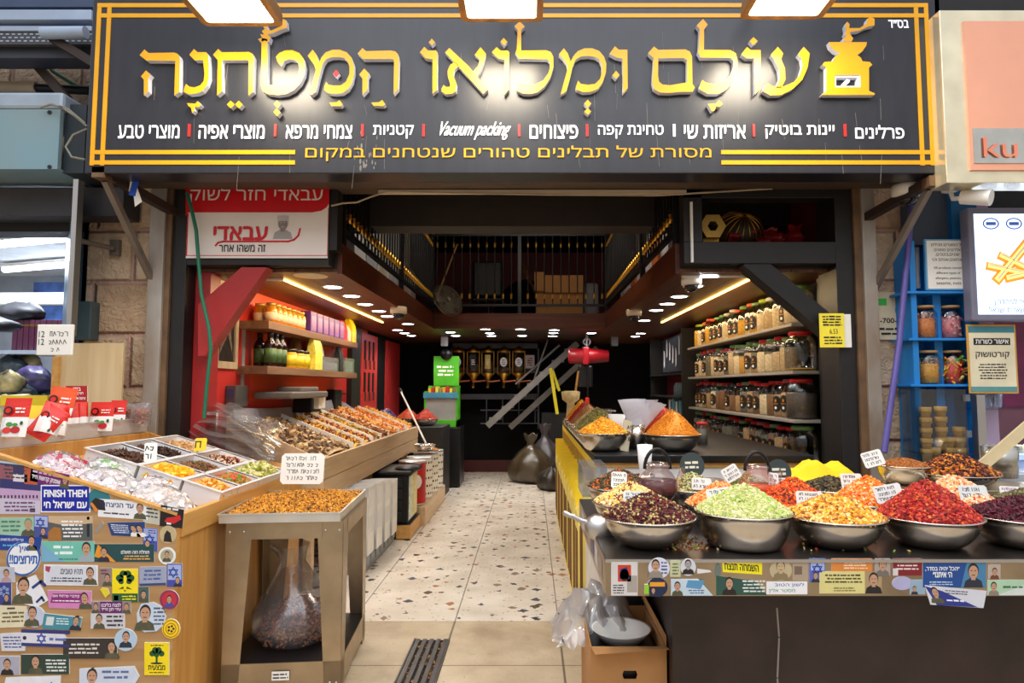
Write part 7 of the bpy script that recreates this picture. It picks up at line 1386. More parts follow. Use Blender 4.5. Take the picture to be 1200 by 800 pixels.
pack('tall_yellow_packet', -2.0, 5.92, 1.606, 0.2, 0.08, 0.31, mat('packet_pale_yellow', (240, 222, 90), 0.35, var=0.2, scale=30), 'tall pale yellow packet in the middle of the lower shelf'); pack('gold_packet', -2.12, 5.75, 1.606, 0.16, 0.06, 0.3, mat('packet_bronze', (120, 80, 40), 0.3, 0.3, var=0.2), 'bronze packet behind the yellow jars'); pack('black_packet', -2.12, 6.2, 1.606, 0.16, 0.06, 0.3, mat('packet_black', (30, 30, 28), 0.35), 'black packet behind the clear box'); pack('white_green_packet', -2.12, 6.4, 1.606, 0.14, 0.06, 0.29, mat('packet_white', (226, 214, 206), 0.4), 'white packet behind the clear box'); pack('dark_tube', -2.03, 6.75, 1.606, 0.12, 0.07, 0.26, mat('packet_graphite', (44, 46, 48), 0.3), 'graphite tube-shaped packet toward the far end of the lower shelf')
m = MB(); openbox(m, -2.08, -1.98, 6.08, 6.6, 1.607, 1.74, 0.004, PLAS); m.box(-2.07, -1.99, 6.1, 6.58, 1.615, 1.69, mat('sachets', (214, 220, 220), 0.5, var=0.2, scale=50)); m.obj('clear_tray', origin=(-2.03, 6.3, 1.607), label='clear tray of sachets on the lower shelf', cat='tray')
m = MB(); openbox(m, -2.08, -1.98, 6.85, 7.18, 1.607, 1.76, 0.004, PLAS); m.box(-2.07, -1.99, 6.87, 7.16, 1.615, 1.73, mat('sachets', (214, 220, 220), 0.5)); m.obj('clear_tray', origin=(-2.03, 7.0, 1.607), label='clear tray of pale packets at the far end of the lower shelf', cat='tray')
pf = thing('picture_frame', 'pale framed dark picture on the red wall behind the brace', 'picture', (-2.19, 4.56, 1.86)); fp = fr((-2.199, 4.42, 1.58), (0, 1, 0), (0, 0, 1))
MB().prism([[(0, 0), (0.34, 0), (0.34, 0.62), (0, 0.62)], [(0.045, 0.05), (0.295, 0.05), (0.295, 0.57), (0.045, 0.57)]], fp, 0.02, mat_wood('pale_frame', (206, 186, 156), (186, 164, 132), 'Z')).obj('frame', pf)
m = MB(); m.quad(fp, 0.04, 0.045, 0.3, 0.575, mat('picture_dark', (40, 32, 28), 0.5, var=0.5, scale=18), 0.006); m.prism([[(0.08, 0.1), (0.14, 0.3), (0.12, 0.45), (0.2, 0.36), (0.26, 0.5), (0.24, 0.3), (0.28, 0.1), (0.2, 0.25)]], fp, 0.007, mat('picture_ash', (120, 110, 104), 0.6, var=0.4, scale=30)); m.obj('picture', pf)
tc_ = thing('time_clock', 'grey wall time clock with small screen on the red wall', 'time clock', (-2.17, 4.72, 1.38)); tcc = MB().box(-2.2, -2.12, 4.62, 4.82, 1.30, 1.46, mat('clock_grey', (88, 86, 84), 0.4), 0.01).obj('case', tc_); m = MB(); m.quad(fr((-2.19, 4.619, 1.37), (1, 0, 0), (0, 0, 1)), 0.005, 0, 0.05, 0.06, mat('lcd', (60, 80, 120), 0.2), 0.001); m.obj('screen', tcc)
MB().box(-2.2, -2.19, 4.86, 4.9, 1.05, 1.95, mat('duct_grey', (170, 166, 160), 0.5)).obj('cable_duct', origin=(-2.2, 4.88, 1.5), label='grey vertical cable duct beside the time clock', cat='cable duct')
for y, z in ((4.42, 1.16), (4.70, 1.16)): MB().box(-2.2, -2.19, y, y + 0.09, z, z + 0.11, WHITE, 0.003).obj('wall_socket', origin=(-2.2, y, z), label='white wall socket on the red wall, %s' % ('behind the green cable' if y < 4.5 else 'below the time clock'), cat='socket')
ps = thing('label_scale', 'grey hanging label scale with boxed printer below the lower shelf', 'scale', (-1.98, 5.6, 1.42)); GREYM = mat('scale_grey', (110, 104, 98), 0.4, var=0.08)
MB().box(-2.16, -1.86, 5.0, 5.9, 1.355, 1.41, GREYM, 0.015).box(-2.1, -1.9, 5.3, 5.75, 1.41, 1.45, GREYM, 0.012).obj('plate', ps); MB().box(-2.12, -1.95, 5.72, 5.98, 1.22, 1.35, BLACKM, 0.01).obj('printer', ps); MB().box(-1.96, -1.9, 5.78, 5.95, 1.25, 1.36, WHITE, 0.008).obj('white_box', ps)
MB().box(-2.2, -2.1, 6.9, 7.15, 1.15, 1.42, BLACKM, 0.012).obj('soap_dispenser', origin=(-2.15, 7, 1.3), label='black wall box below the far end of the lower shelf', cat='wall box')
k = MB(); k.text('לחיים', fr((-2.198, 7.25, 1.28), (0, 1, 0), (0, 0, 1)), 0, 0, 0.35, 0.12, INK, 0.01, 0.002); k.obj('wall_lettering', origin=(-2.198, 7.4, 1.3), label='small black script lettering on the red wall', cat='lettering')
MB().box(-2.2, -2.14, 7.66, 8.05, 0, 2.19, BLACK, 0.004).obj('tall_board', origin=(-2.17, 7.85, 0), label='tall black panel on the left wall past the shelves', cat='panel')
for y0, y1, lab in ((8.2, 9.05, 'red board with hanging tools on the left wall'), (9.65, 10.6, 'plain red board at the back of the left wall')):
    t = thing('tool_board', lab, 'board', (-2.19, y0, 0)); MB().box(-2.199, -2.17, y0, y1, 0, 2.15, mat('red_board', (200, 52, 50), 0.45)).obj('board', t)
for i in range(6): y, z = 8.32 + (i % 3) * 0.22, 1.8 if i < 3 else 1.38; MB().box(-2.17, -2.15, y, y + 0.06, z, z + 0.26, mat('tool_dark', (50, 50, 54), 0.4, 0.4), 0.01).tube([(-2.15, y + 0.03, z), (-2.15, y + 0.04, z - 0.12)], 0.012, mat('tool_handle', (96, 76, 66), 0.5)).obj('hanging_tool', origin=(-2.16, y, z), label='dark hand tool hanging on the red board, %s row, %s from the street' % ('upper' if i < 3 else 'lower', ordinal(i % 3)), cat='tool', group='tools on the red board')
# bowls and paddles at the far end of the long table
for i, (px, py, cn, c, lab) in enumerate([(448, 489, 'violet_packets', [(90, 80, 160), (180, 180, 220), (60, 50, 90)], 'dark bowl of violet and silver packets past the long table'), (470, 482, 'orange_spice', [(196, 80, 30), (180, 70, 24)], 'dark bowl of orange spice past the long table'), (486, 486, 'rust_powder', [(190, 56, 20), (176, 50, 16)], 'steel bowl of rust-red powder past the long table')]):
    x, y = -1.95 + i * 0.27, 8.62 + (i % 2) * 0.2
    bowl(x, y, 0.93, 0.17, 0.09, lab, 'bowls past the long table', (cn, 'heap of %s in a bowl past the long table' % cn.replace('_', ' '), c, 0.13, (0.02, 0.012, 0.004) if i == 0 else (0.005, 0.004, 0.003), 'cub', 120 if i == 0 else 500, 1, 'spice'))
MB().box(-2.18, -1.14, 8.35, 9.1, 0.0, 0.928, BLACK, 0.006).obj('black_stand', origin=(-1.7, 8.7, 0), label='black stand carrying bowls past the long table', cat='stand')
bowl(-1.25, 7.6, 0.70, 0.13, 0.07, 'small steel bowl standing over the spotted tins', 'bowls past the long table'); MB().box(-1.4, -1.1, 7.48, 7.72, 0.688, 0.699, STEEL).obj('serving_plate', origin=(-1.25, 7.6, 0.69), label='flat steel plate across the spotted tins', cat='plate')
a, b_ = P(470, 459, Y=8.3), P(501, 523, Y=7.9); MB().tube([a, b_], 0.012, WHITE, 8).tube([a, a + (a - b_) * 0.06], 0.016, BLACKM, 8).obj('white_pole', origin=b_, label='slanting white pole leaning by the green display', cat='pole')
m = MB(); m.box(-1.75, -1.02, 9.32, 9.9, 0.02, 0.86, BLACKM, 0.01).box(-1.7, -1.66, 9.4, 9.44, 0, 0.03, BLACKM).box(-1.1, -1.06, 9.4, 9.44, 0, 0.03, BLACKM); m.obj('black_trolley', origin=(-1.4, 9.6, 0), label='black trolley under the green display stand', cat='trolley')
gd = thing('green_display', 'green cardboard display with snack bars and sign on the black trolley', 'display', (-1.32, 9.55, 0.862)); GRN = mat('display_green', (76, 176, 30), 0.45); x0, x1, z0 = P(497, 470, Y=9.4).x, P(536, 470, Y=9.4).x, 0.865
m = MB(); m.box(x0, x0 + 0.02, 9.4, 9.8, z0, z0 + 0.52, GRN).box(x1 - 0.02, x1, 9.4, 9.8, z0, z0 + 0.58, GRN).box(x0, x1, 9.78, 9.8, z0, z0 + 0.6, GRN).box(x0, x1, 9.4, 9.8, z0, z0 + 0.1, GRN); m.obj('carton', gd); MB().box(x0 + 0.02, x1 - 0.02, 9.42, 9.44, z0 + 0.1, z0 + 0.42, mat('display_grey', (150, 150, 146), 0.4)).obj('grey_front', gd); MB().box(x0 - 0.01, x1 + 0.01, 9.38, 9.4, z0 + 0.42, z0 + 0.5, mat('display_blue', (60, 140, 170), 0.4)).obj('blue_band', gd)
m = MB(); m.box(x0 + 0.08, x1 - 0.02, 9.76, 9.78, z0 + 0.6, z0 + 1.05, GRN); scrib(m, fr_xz(x0 + 0.12, 9.76, z0 + 0.74), 0, 0, 0.28, 0.18, 3, PAPER, RND(3), 0.001, 0.3); m.obj('header_card', gd); MB().lathe([(0, 0), (0.09, 0), (0.09, 0.02), (0, 0.02)], ((x0 + x1) / 2 + 0.03, 9.74, z0 + 1.08), BLACKM, 24, M=MRot(rad(90), 4, 'X')).obj('round_badge', gd)
for i in range(8): x = x0 + 0.05 + i * 0.052; MB().box(x, x + 0.045, 9.45, 9.62, z0 + 0.44, z0 + 0.56 + 0.015 * (i % 3), pm([(220, 160, 40), (180, 40, 30), (206, 200, 60), (150, 120, 70)][i % 4]), 0.004).obj('snack_bar', origin=(x, 9.5, z0 + 0.5), label='upright snack bar in the green display, %s across' % ordinal(i), cat='snack bar', group='snack bars in the green display')

# ---------------------------------------------------------------- back wall: dispensers, rack, stairs, hoist
GRY = mat('rack_grey', (70, 70, 76), 0.45, 0.3)
rk = thing('metal_rack', 'dark metal rack on the black back wall holding the brass dispensers', 'rack', (-0.6, 10.7, 0)); m = MB(); XA, XB = P(528, 450, Y=10.7).x, P(632, 450, Y=10.7).x
for z in (2.09, 1.68, 1.24): m.box(XA, XB, 10.72, 10.95, z, z + 0.09, GRY)
for x in (XA, XB - 0.03): m.box(x, x + 0.03, 10.72, 10.76, 0.75, 2.18, GRY)
for z in (1.06, 0.84): m.tube([(XA + 0.5, 10.72, z), (XB, 10.72, z)], 0.012, GRY)
for k in range(4): m.tube([(XA + 0.6 + k * 0.27, 10.72, 0.84), (XA + 0.6 + k * 0.27, 10.72, 1.24)], 0.012, GRY)
m.obj('frame', rk)
pd = None; LBL = [pm((222, 222, 226)), pm((60, 60, 66)), pm((206, 180, 90)), pm((222, 222, 226)), pm((222, 222, 226))]
for i, px in enumerate((537, 555, 572, 590.5, 608)):
    p = P(px, 424, Y=10.5); x, z = p.x, 1.60; t = thing('brass_dispenser', 'glass and brass bulk dispenser on the back wall, %s from the green display' % ordinal(i), 'dispenser', (x, 10.5, z), 'brass dispensers in a row')
    gt = MB().lathe([(0.088, 0.07), (0.088, 0.42)], (x, 10.5, z), GLASS, 20).obj('glass_tube', t); MB().lathe([(0, 0.06), (0.08, 0.06), (0.08, 0.16 + 0.05 * (i % 3)), (0, 0.17 + 0.05 * (i % 3))], (x, 10.5, z), mat('coffee_beans', (96, 66, 40), 0.5), 18).obj('contents', t)
    MB().lathe([(0.02, -0.10), (0.03, -0.06), (0.06, 0.0), (0.095, 0.04), (0.095, 0.08), (0, 0.08)], (x, 10.5, z), BRASS, 20).obj('brass_funnel', t); MB().lathe([(0.095, 0.41), (0.095, 0.44), (0.05, 0.49), (0.015, 0.5), (0.015, 0.53), (0, 0.53)], (x, 10.5, z), BRASS, 20).obj('brass_cap', t)
    m = MB(); [m.tube([(x + 0.098 * s, 10.45, z + 0.05), (x + 0.098 * s, 10.45, z + 0.43)], 0.007, BRASS, 6) for s in (-1, 1)]; m.tube([(x, 10.5, z - 0.08), (x, 10.42, z - 0.16)], 0.02, BRASS); m.obj('rods', t); MB().tube([(x, 10.44, z - 0.07), (x + 0.2, 10.42, z - 0.05)], 0.014, mat('copper_handle', (180, 96, 50), 0.4)).obj('handle', t)
    m = MB(); f = fr_xz(x, 10.405, z + 0.25); (m.disc(f, 0, 0, 0.058, 0.075, LBL[i], 0.002) if i in (0, 3, 4) else m.quad(f, -0.045, -0.11, 0.045, 0.12, LBL[i] if i == 2 else JLAB, 0.002)); scrib(m, (f[0] - Vector((0, 0.003, 0)), f[1], f[2]), -0.03, -0.05, 0.03, 0.05, 3, INK if i in (0, 3, 4) else PAPER, RND(i), 0.001); m.obj('front_label', gt)
m = MB(); p = P(621, 423, Y=10.6); m.quad(fr_xz(p.x, 10.6, p.z), -0.075, -0.12, 0.075, 0.1, pm((196, 176, 170)), 0.003); scrib(m, fr_xz(p.x, 10.59, p.z), -0.05, -0.08, 0.05, 0.06, 4, INK, RND(2), 0.001); m.obj('paper_notice', origin=(p.x, 10.6, p.z), label='pinkish paper notice beside the last brass dispenser', cat='notice')
stg = mat('stair_grey', (130, 126, 122), 0.5, 0.3); sr = thing('steel_stairs', 'grey steel ladder stairs rising past the brass dispensers', 'stairs', (0, 10.3, 0.7))
a, b_ = P(571, 499, Y=10.25), P(677, 402, Y=10.25); MB().bar(a, b_, 0.03, 0.10, stg, up=(-0.7, 0, 1)).obj('stringer', sr); MB().bar(a + Vector((0.35, 0.36, -0.05)), b_ + Vector((0.35, 0.36, -0.05)), 0.03, 0.09, stg, up=(-0.7, 0, 1)).obj('stringer', sr)
for i in range(7): q = a + (b_ - a) * (0.08 + i * 0.14); MB().box(q.x - 0.09, q.x + 0.1, 10.27, 10.56, q.z - 0.01, q.z + 0.02, stg).obj('tread', sr)
m = MB(); m.tube([a + Vector((0.75, 0, 0.75)), b_ + Vector((-0.45, 0, 0.14))], 0.015, stg); m.tube([P(604, 450, Y=10.3), P(656, 404, Y=10.3)], 0.018, stg); m.obj('handrail', sr)
ho = thing('chain_hoist', 'red motor chain hoist hanging below the back ceiling', 'hoist', (0.9, 9.3, 2.2)); HR = mat('hoist_red', (146, 12, 24), 0.35)
a, b_ = P(666, 417, Y=9.3), P(713, 417, Y=9.3); MB().tube([a, a + Vector((0.02, 0, 0)), (a + b_) / 2, b_ - Vector((0.12, 0, 0)), b_], [0.08, 0.11, 0.115, 0.1, 0.085], HR, 20).obj('motor', ho); MB().box(a.x + 0.2, a.x + 0.3, 9.18, 9.42, a.z - 0.13, a.z + 0.13, HR, 0.02).obj('gearbox', ho)
m = MB(); c = (a + b_) / 2; m.tube([(c.x - 0.02, 9.3, 2.2), (c.x - 0.02, 9.3, a.z + 0.1)], 0.02, ALU); m.tube([(c.x - 0.02 + 0.05 * cos(q), 9.3, 2.1 + 0.05 * sin(q)) for q in [2 * PI * i / 12 for i in range(13)]], 0.012, ALU, 6); m.obj('hook', ho); MB().box(c.x - 0.14, c.x + 0.06, 9.25, 9.45, a.z - 0.45, a.z - 0.14, BLACKM, 0.02).obj('chain_bag', ho)
m = MB(); m.tube([(c.x - 0.02, 9.2, a.z - 0.1), (c.x - 0.02, 9.2, a.z - 0.62)], 0.012, BLACKM); m.box(c.x - 0.055, c.x + 0.0, 9.17, 9.23, a.z - 0.85, a.z - 0.6, mat('pendant_control', (206, 40, 20), 0.4), 0.01).box(c.x - 0.14, c.x - 0.09, 9.17, 9.23, a.z - 0.85, a.z - 0.66, mat('pendant_yellow', (220, 180, 20), 0.4), 0.01); m.obj('pendant_control', ho, label='red and yellow hand control')
m = MB(); a, b_ = P(645, 431, Y=10.2), P(653, 485, Y=10.2); YS = mat('strap_yellow', (226, 206, 30), 0.5); m.bar(a, b_, 0.05, 0.012, YS, up=(0, 1, 0)); m.bar(a + Vector((0.02, 0.05, 0.02)), (a + b_) / 2 + Vector((0.09, 0.05, 0)), 0.04, 0.012, YS, up=(0, 1, 0)); m.obj('yellow_strap', origin=a, label='long yellow webbing strap hanging by the stairs', cat='strap')
# ---------------------------------------------------------------- mezzanine railings
def railing(label, p0, p1, n, post=None):
    t = thing('railing', label, 'railing', ((p0[0] + p1[0]) / 2, (p0[1] + p1[1]) / 2, 2.39)); d = Vector(p1) - Vector(p0)
    for z, nm in ((3.42, 'top_rail'), (2.50, 'bottom_rail')):
        MB().bar(Vector(p0) + Vector((0, 0, z)), Vector(p1) + Vector((0, 0, z)), 0.04, 0.03, BLACKM).obj(nm, t)
    for f in (post or ()):
        q = Vector(p0) + d * f; MB().box(q.x - 0.022, q.x + 0.022, q.y - 0.022, q.y + 0.022, 2.39, 3.45, BLACKM).obj('post', t)
    for i in range(n):
        q = Vector(p0) + d * ((i + 0.5) / n); m = MB(); m.tube([q + Vector((0, 0, 2.5)), q + Vector((0, 0, 3.42))], 0.008, BLACKM, 6); bo = m.obj('baluster', t); m = MB()
        for z in (2.62, 3.29):
            m.lathe([(0.008, -0.035), (0.02, -0.03), (0.013, -0.01), (0.021, 0.0), (0.013, 0.01), (0.02, 0.03), (0.008, 0.035)], q + Vector((0, 0, z)), BRASS, 8)
        m.obj('brass_collars', bo)
railing('black railing with brass collars along the left gallery edge', (-1.27, 4.25, 0), (-1.27, 8.2, 0), 37, (0.0, 0.5, 1.0))
railing('black railing with brass collars across the back gallery', (-1.27, 8.22, 0), (0.98, 8.22, 0), 21, (0.0, 0.5, 1.0))
railing('black railing with brass collars along the right gallery edge', (0.98, 4.25, 0), (0.98, 8.2, 0), 37, (0.0, 0.33, 1.0))
t = thing('office_chair', 'black office chair seen from behind on the back gallery', 'chair', (-0.62, 9.0, 2.37)); LEA = mat('black_leather', (14, 14, 17), 0.5)
MB().box(-0.83, -0.40, 9.0, 9.08, 2.72, 3.24, LEA, 0.035).obj('backrest', t); MB().box(-0.85, -0.38, 9.08, 9.5, 2.66, 2.74, LEA, 0.03).obj('seat', t); m = MB(); m.tube([(-0.62, 9.28, 2.45), (-0.62, 9.28, 2.68)], 0.03, BLACKM)
for k in range(5): a = k * 1.257; m.tube([(-0.62, 9.28, 2.45), (-0.62 + 0.28 * cos(a), 9.28 + 0.28 * sin(a), 2.39)], 0.02, BLACKM)
m.obj('base', t)
cb = thing('cardboard_box', 'open cardboard box with folded flaps on the back gallery', 'box', (0.4, 8.7, 2.37)); x0, x1 = P(628, 340, Y=8.5).x, P(683, 340, Y=8.5).x
MB().box(x0, x1, 8.5, 8.9, 2.37, 2.74, CARD).obj('carton', cb); MB().box(x0 + 0.1, x1, 8.44, 8.46, 2.70, 2.93, CARD).box(x0 - 0.02, x0 + 0.12, 8.42, 8.44, 2.72, 2.97, CARD).obj('flap', cb)
MB().add([(x0, 8.5, 2.72), (x0, 8.9, 2.72), (x0 - 0.17, 8.9, 3.05), (x0 - 0.17, 8.5, 3.12)], [(0, 1, 2, 3)], CARD).obj('flap', cb)
a, b_ = P(517, 335, Y=8.6), P(536, 286, Y=8.7); MB().tube([a - (b_ - a) * 0.85, b_], 0.012, OAKX).obj('broom_handle', origin=(a.x, a.y, 2.4), label='wooden broom handle leaning on the back gallery', cat='broom')
MB().box(P(683, 335, Y=8.7).x, 0.93, 8.6, 9.0, 2.372, 2.86, mat('grey_sheet', (130, 128, 134), 0.6, var=0.1), 0.05).obj('grey_bundle', origin=(0.85, 8.8, 2.37), label='grey wrapped bundle beside the gallery box', cat='bundle')
MB().prism([[(-0.6 + 0.6 * cos(q), 2.37 + 0.95 * sin(q)) for q in [PI * i / 20 for i in range(21)]]], fr_xz(0.5, 11.09, 0), 0.01, BLKW).obj('dark_arch', origin=(0, 11.09, 2.37), label='black arch on the dark red gallery back wall', cat='arch')
for i in range(7):
    y = 5.4 + i * 0.42; c = [(214, 214, 220), (190, 196, 206), (226, 216, 200)][i % 3]; z = 0.55 + 0.25 * (i % 3)
    MB().box(-1.9, -1.5, y, y + 0.36, 2.372, 2.372 + z, pm(c), 0.01).obj('storage_box', origin=(-1.7, y, 2.37), label='pale storage box behind the left gallery railing, %s from the street' % ordinal(i), cat='box', group='boxes on the left gallery')
    MB().box(1.15, 1.5, y - 0.1, y + 0.22, 2.372, 2.372 + 1.3 - z, pm([(214, 214, 220), (190, 110, 60), (206, 200, 210)][i % 3]), 0.01).obj('storage_box', origin=(1.3, y, 2.37), label='storage box behind the right gallery railing, %s from the street' % ordinal(i), cat='box', group='boxes on the right gallery')
# fan on the gallery corner
p = P(525, 352, Y=7.75); fn = thing('wall_fan', 'round grey cage fan hanging at the left gallery corner', 'fan', p); M = MTr(p) @ MRot(rad(28), 4, 'Z') @ MRot(rad(66), 4, 'X') @ MRot(0.3, 4, 'Y'); FG = mat('fan_grey', (120, 112, 100), 0.4, 0.6)
m = MB()
for s in (1, -1):
    for r, zz in ((0.215, 0), (0.19, 0.03), (0.16, 0.045), (0.13, 0.055), (0.10, 0.06), (0.06, 0.062)): m.tube([M @ Vector((r * cos(q), r * sin(q), zz * s)) for q in [2 * PI * i / 24 for i in range(25)]], 0.004, FG, 5, False)
    for k in range(40): a = 2 * PI * k / 40; m.tube([M @ Vector((r * cos(a), r * sin(a), zz * s)) for r, zz in ((0.05, 0.062), (0.13, 0.055), (0.19, 0.03), (0.215, 0))], 0.0025, FG, 4, False)
m.obj('cage', fn); m = MB(); m.lathe([(0, 0.064), (0.05, 0.064), (0.05, 0.06), (0, 0.06)], (0, 0, 0), FG, 18, M=M).lathe([(0, -0.16), (0.06, -0.15), (0.06, -0.05), (0, -0.05)], (0, 0, 0), BLACKM, 18, M=M); mo = m.obj('motor', fn)
for k in range(4):
    a = k * PI / 2; u, v = Vector((cos(a), sin(a), 0)), Vector((-sin(a), cos(a), 0)); MB().add([M @ (u * r + v * w_ + Vector((0, 0, zz))) for r, w_, zz in ((0.03, -0.03, -0.01), (0.18, -0.08, -0.015), (0.18, 0.07, 0.015), (0.03, 0.03, 0.01))], [(0, 1, 2, 3)], mat('fan_blade', (110, 104, 96), 0.4)).obj('blade', mo)
MB().tube([M @ Vector((0, 0, -0.12)), Vector((-1.2, 7.9, 2.45)), Vector((-1.25, 8.1, 2.42))], 0.02, BLACKM).obj('arm', fn)
# things on the right gallery over the beam
hx = thing('hexagon_lantern', 'gold hexagonal box lantern on the beam over the jars', 'lantern', (1.13, 4.3, 2.378)); m = MB(); f = fr_xz(P(828, 268, Y=4.2).x, 4.2, 2.48)
hexa = lambda r: [(r * cos(PI / 3 * k), r * sin(PI / 3 * k)) for k in range(6)]
m.prism([hexa(0.085), hexa(0.035)], f, 0.15, GOLD); m.obj('case', hx); MB().prism([hexa(0.04)], (f[0] + Vector((0, 0.02, 0)), f[1], f[2]), 0.02, BLACK).obj('opening', hx); MB().box(f[0].x - 0.05, f[0].x + 0.05, 4.1, 4.2, 2.378, 2.41, GOLD).obj('foot', hx)
p = P(866, 267, Y=4.5); ml = thing('striped_lamp', 'dark gold ribbed round lamp lying on the beam over the jars', 'lamp', (p.x, 4.5, 2.378)); m = MB(); R_ = 0.165
m.lathe([(R_ * cos(q), R_ * 0.95 * sin(q)) for q in [-PI / 2 + PI * i / 16 for i in range(17)]], (p.x, 4.5, 2.378 + R_), mat('lamp_dark', (50, 34, 18), 0.5, var=0.3), 32, M=MRot(0.9, 4, 'X')); m.obj('shade', ml)
m = MB(); [m.tube([Vector((p.x, 4.5, 2.378 + R_)) + MRot(0.9, 3, 'X') @ Vector((R_ * 1.01 * cos(q) * cos(a), R_ * 1.01 * cos(q) * sin(a), R_ * 0.96 * sin(q))) for q in [0.2 + 1.3 * i / 8 for i in range(9)]], 0.0035, BRASS, 5) for a in [2 * PI * k / 18 for k in range(18)]]; m.obj('brass_rib', ml)
REDF = mat('red_foil', (150, 22, 28), 0.35, var=0.3, scale=14); rg = RND(2)
for i in range(6):
    x = 1.42 + i * 0.085; z = 2.379 + (0.05 if i % 2 else 0.0); m = MB(); vs = []
    for a in range(5):
        for b in range(9): vs.append((x + 0.05 * (a - 2) / 2 * (1 + 0.3 * sin(b + i)) + 0.02 * sin(i * 2 + b), 4.38 + 0.12 * sin(b * 0.7 + i) * 0.3, z + 0.012 + 0.015 * b + 0.01 * sin(a * 2 + b + i)))
    m.add(vs, [(a * 9 + b, (a + 1) * 9 + b, (a + 1) * 9 + b + 1, a * 9 + b + 1) for a in range(4) for b in range(8)], REDF, True); m.obj('red_packet', origin=(x, 4.38, z), label='crumpled red foil packet on the beam over the jars, %s from the ribbed lamp' % ordinal(i), cat='packet', group='red foil packets on the beam')
# banner over the left opening
BY = 4.03; bn = thing('banner', 'red and white advertising banner hung over the left side of the shop opening', 'banner', (-1.78, BY, 2.3)); f = fr_xz(0, BY, 0)
def BP(x, y): p = P(x, y, Y=BY); return (p.x, p.z)
def BQ(m, x0, y0, x1, y1, mt, d): a, c = BP(x0, y1), BP(x1, y0); m.quad(f, a[0], a[1], c[0], c[1], mt, d)
BRED, BW = mat('banner_red', (206, 14, 28), 0.4), mat('banner_white', (238, 228, 222), 0.4, var=0.03)
m = MB(); BQ(m, 218, 214, 386, 302.5, BW, 0.003); bsh = m.obj('sheet', bn); m = MB(); m.prism([[BP(218, 253), BP(221, 249), BP(366, 249), BP(377, 247), BP(383, 243), BP(386, 238), BP(386, 214), BP(218, 214)]], f, 0.0045, BRED)
for (x0, y0, x1, y1) in ((219.5, 299, 384.5, 299.8), (219.5, 250, 220.2, 299.8), (384, 244, 384.7, 299.8)): BQ(m, x0, y0, x1, y1, BRED, 0.0045)
m.obj('red_field', bsh)
def BT(t, x0, y0, x1, y1, mt, bold=0.02): a, c = BP(x0, y1), BP(x1, y0); MB().text(t, f, a[0], a[1], c[0], c[1], mt, bold, 0.0065).obj('lettering', bsh)
BT('עבאדי חזר לשוק', 223, 219, 379, 240, BW, 0.0); BT('עבאדי', 251, 266, 314, 281, BRED, 0.03); BT('זה משהו אחר', 257, 287, 311.5, 295, INK, 0.012)
m = MB(); pts = [BP(x, y) for x, y in ((253, 288), (256, 284.5), (262, 283), (338, 283), (345, 281), (350, 276), (352, 268))]; m.line(f, pts, 0.011, BRED, 0.0065); m.obj('swoosh', bsh)
m = MB(); a = BP(331.5, 280); GRYP = mat('portrait_grey', (170, 164, 166), 0.5, var=0.1); face(m, f, a[0], a[1], 0.155, 0.0066, GRYP, mat('portrait_skin', (140, 128, 124), 0.5, var=0.15, scale=60), mat('portrait_hat', (196, 190, 192), 0.5)); m.quad(f, a[0] - 0.035, a[1] + 0.115, a[0] + 0.035, a[1] + 0.15, mat('portrait_hat', (196, 190, 192)), 0.0075); m.obj('portrait', bsh, label='grey portrait of an elderly person in a cap')
GCAB = mat('green_cable', (24, 110, 84), 0.45)
MB().tube([P(x, y, Y=3.97) for x, y in ((219, 226), (224, 243), (230, 270), (233, 310), (236, 345), (245, 385), (247, 410), (243, 445), (239, 490))], 0.011, GCAB, 8).obj('green_cable', origin=P(239, 490, Y=3.97), label='green cable hanging across the banner and down the red post', cat='cable')
CAB = mat('cable_beige', (176, 156, 130), 0.5)
MB().tube([P(x, y, Y=4.0) for x, y in ((388, 241), (402, 238), (418, 237), (436, 230), (455, 224), (520, 226), (640, 228), (770, 229), (905, 221))], 0.006, CAB, 6).obj('thin_cable', origin=P(420, 237, Y=4.0), label='thin beige cable running under the lintel', cat='cable')
# sign brackets, pipes and cameras beside the opening
BRK = mat('bracket_steel', (128, 116, 104), 0.5, 0.5, var=0.15)
for s, (x0, y0, x1, y1), lab in ((0, (124, 212, 183, 338), 'grey diagonal steel strut under the left end of the sign'), (1, (1088, 222, 1022, 343), 'grey diagonal steel strut under the right end of the sign')):
    a, b_ = P(x0, y0, Y=3.62), P(x1, y1, Y=4.06); t = thing('sign_bracket', lab, 'bracket', b_); MB().bar(a, b_, 0.035, 0.035, BRK).obj('strut', t); MB().bar(Vector((a.x, 3.6, a.z + 0.04)), Vector((a.x + (0.2 if s == 0 else -0.2), 4.14, a.z - 0.09)), 0.05, 0.05, DARKB).obj('arm', t); m = MB(); m.box(a.x - 0.035, a.x + 0.035, 3.55, 3.7, a.z + 0.0, a.z + 0.06, RUST); m.obj('end_plate', t)
m = MB(); a = P(158, 205, Y=3.7); m.prism([[(0, 0), (0.035, 0), (0.01, -0.13), (-0.03, -0.12)]], (a, Vector((1, 0, 0)), Vector((0, 0, 1))), 0.004, mat('tape_blue', (30, 80, 190), 0.5)); m.prism([[(-0.02, 0), (0.0, 0), (-0.01, -0.09), (-0.03, -0.1)]], (a, Vector((1, 0, 0)), Vector((0, 0, 1))), 0.003, PAPER); m.prism([[(0.02, -0.08), (0.05, -0.16), (0.01, -0.19), (0.0, -0.12)]], (a, Vector((1, 0, 0)), Vector((0, 0, 1))), 0.003, PAPER); m.obj('torn_tape', origin=a, label='torn blue and white tape hanging under the sign’s left end', cat='tape')
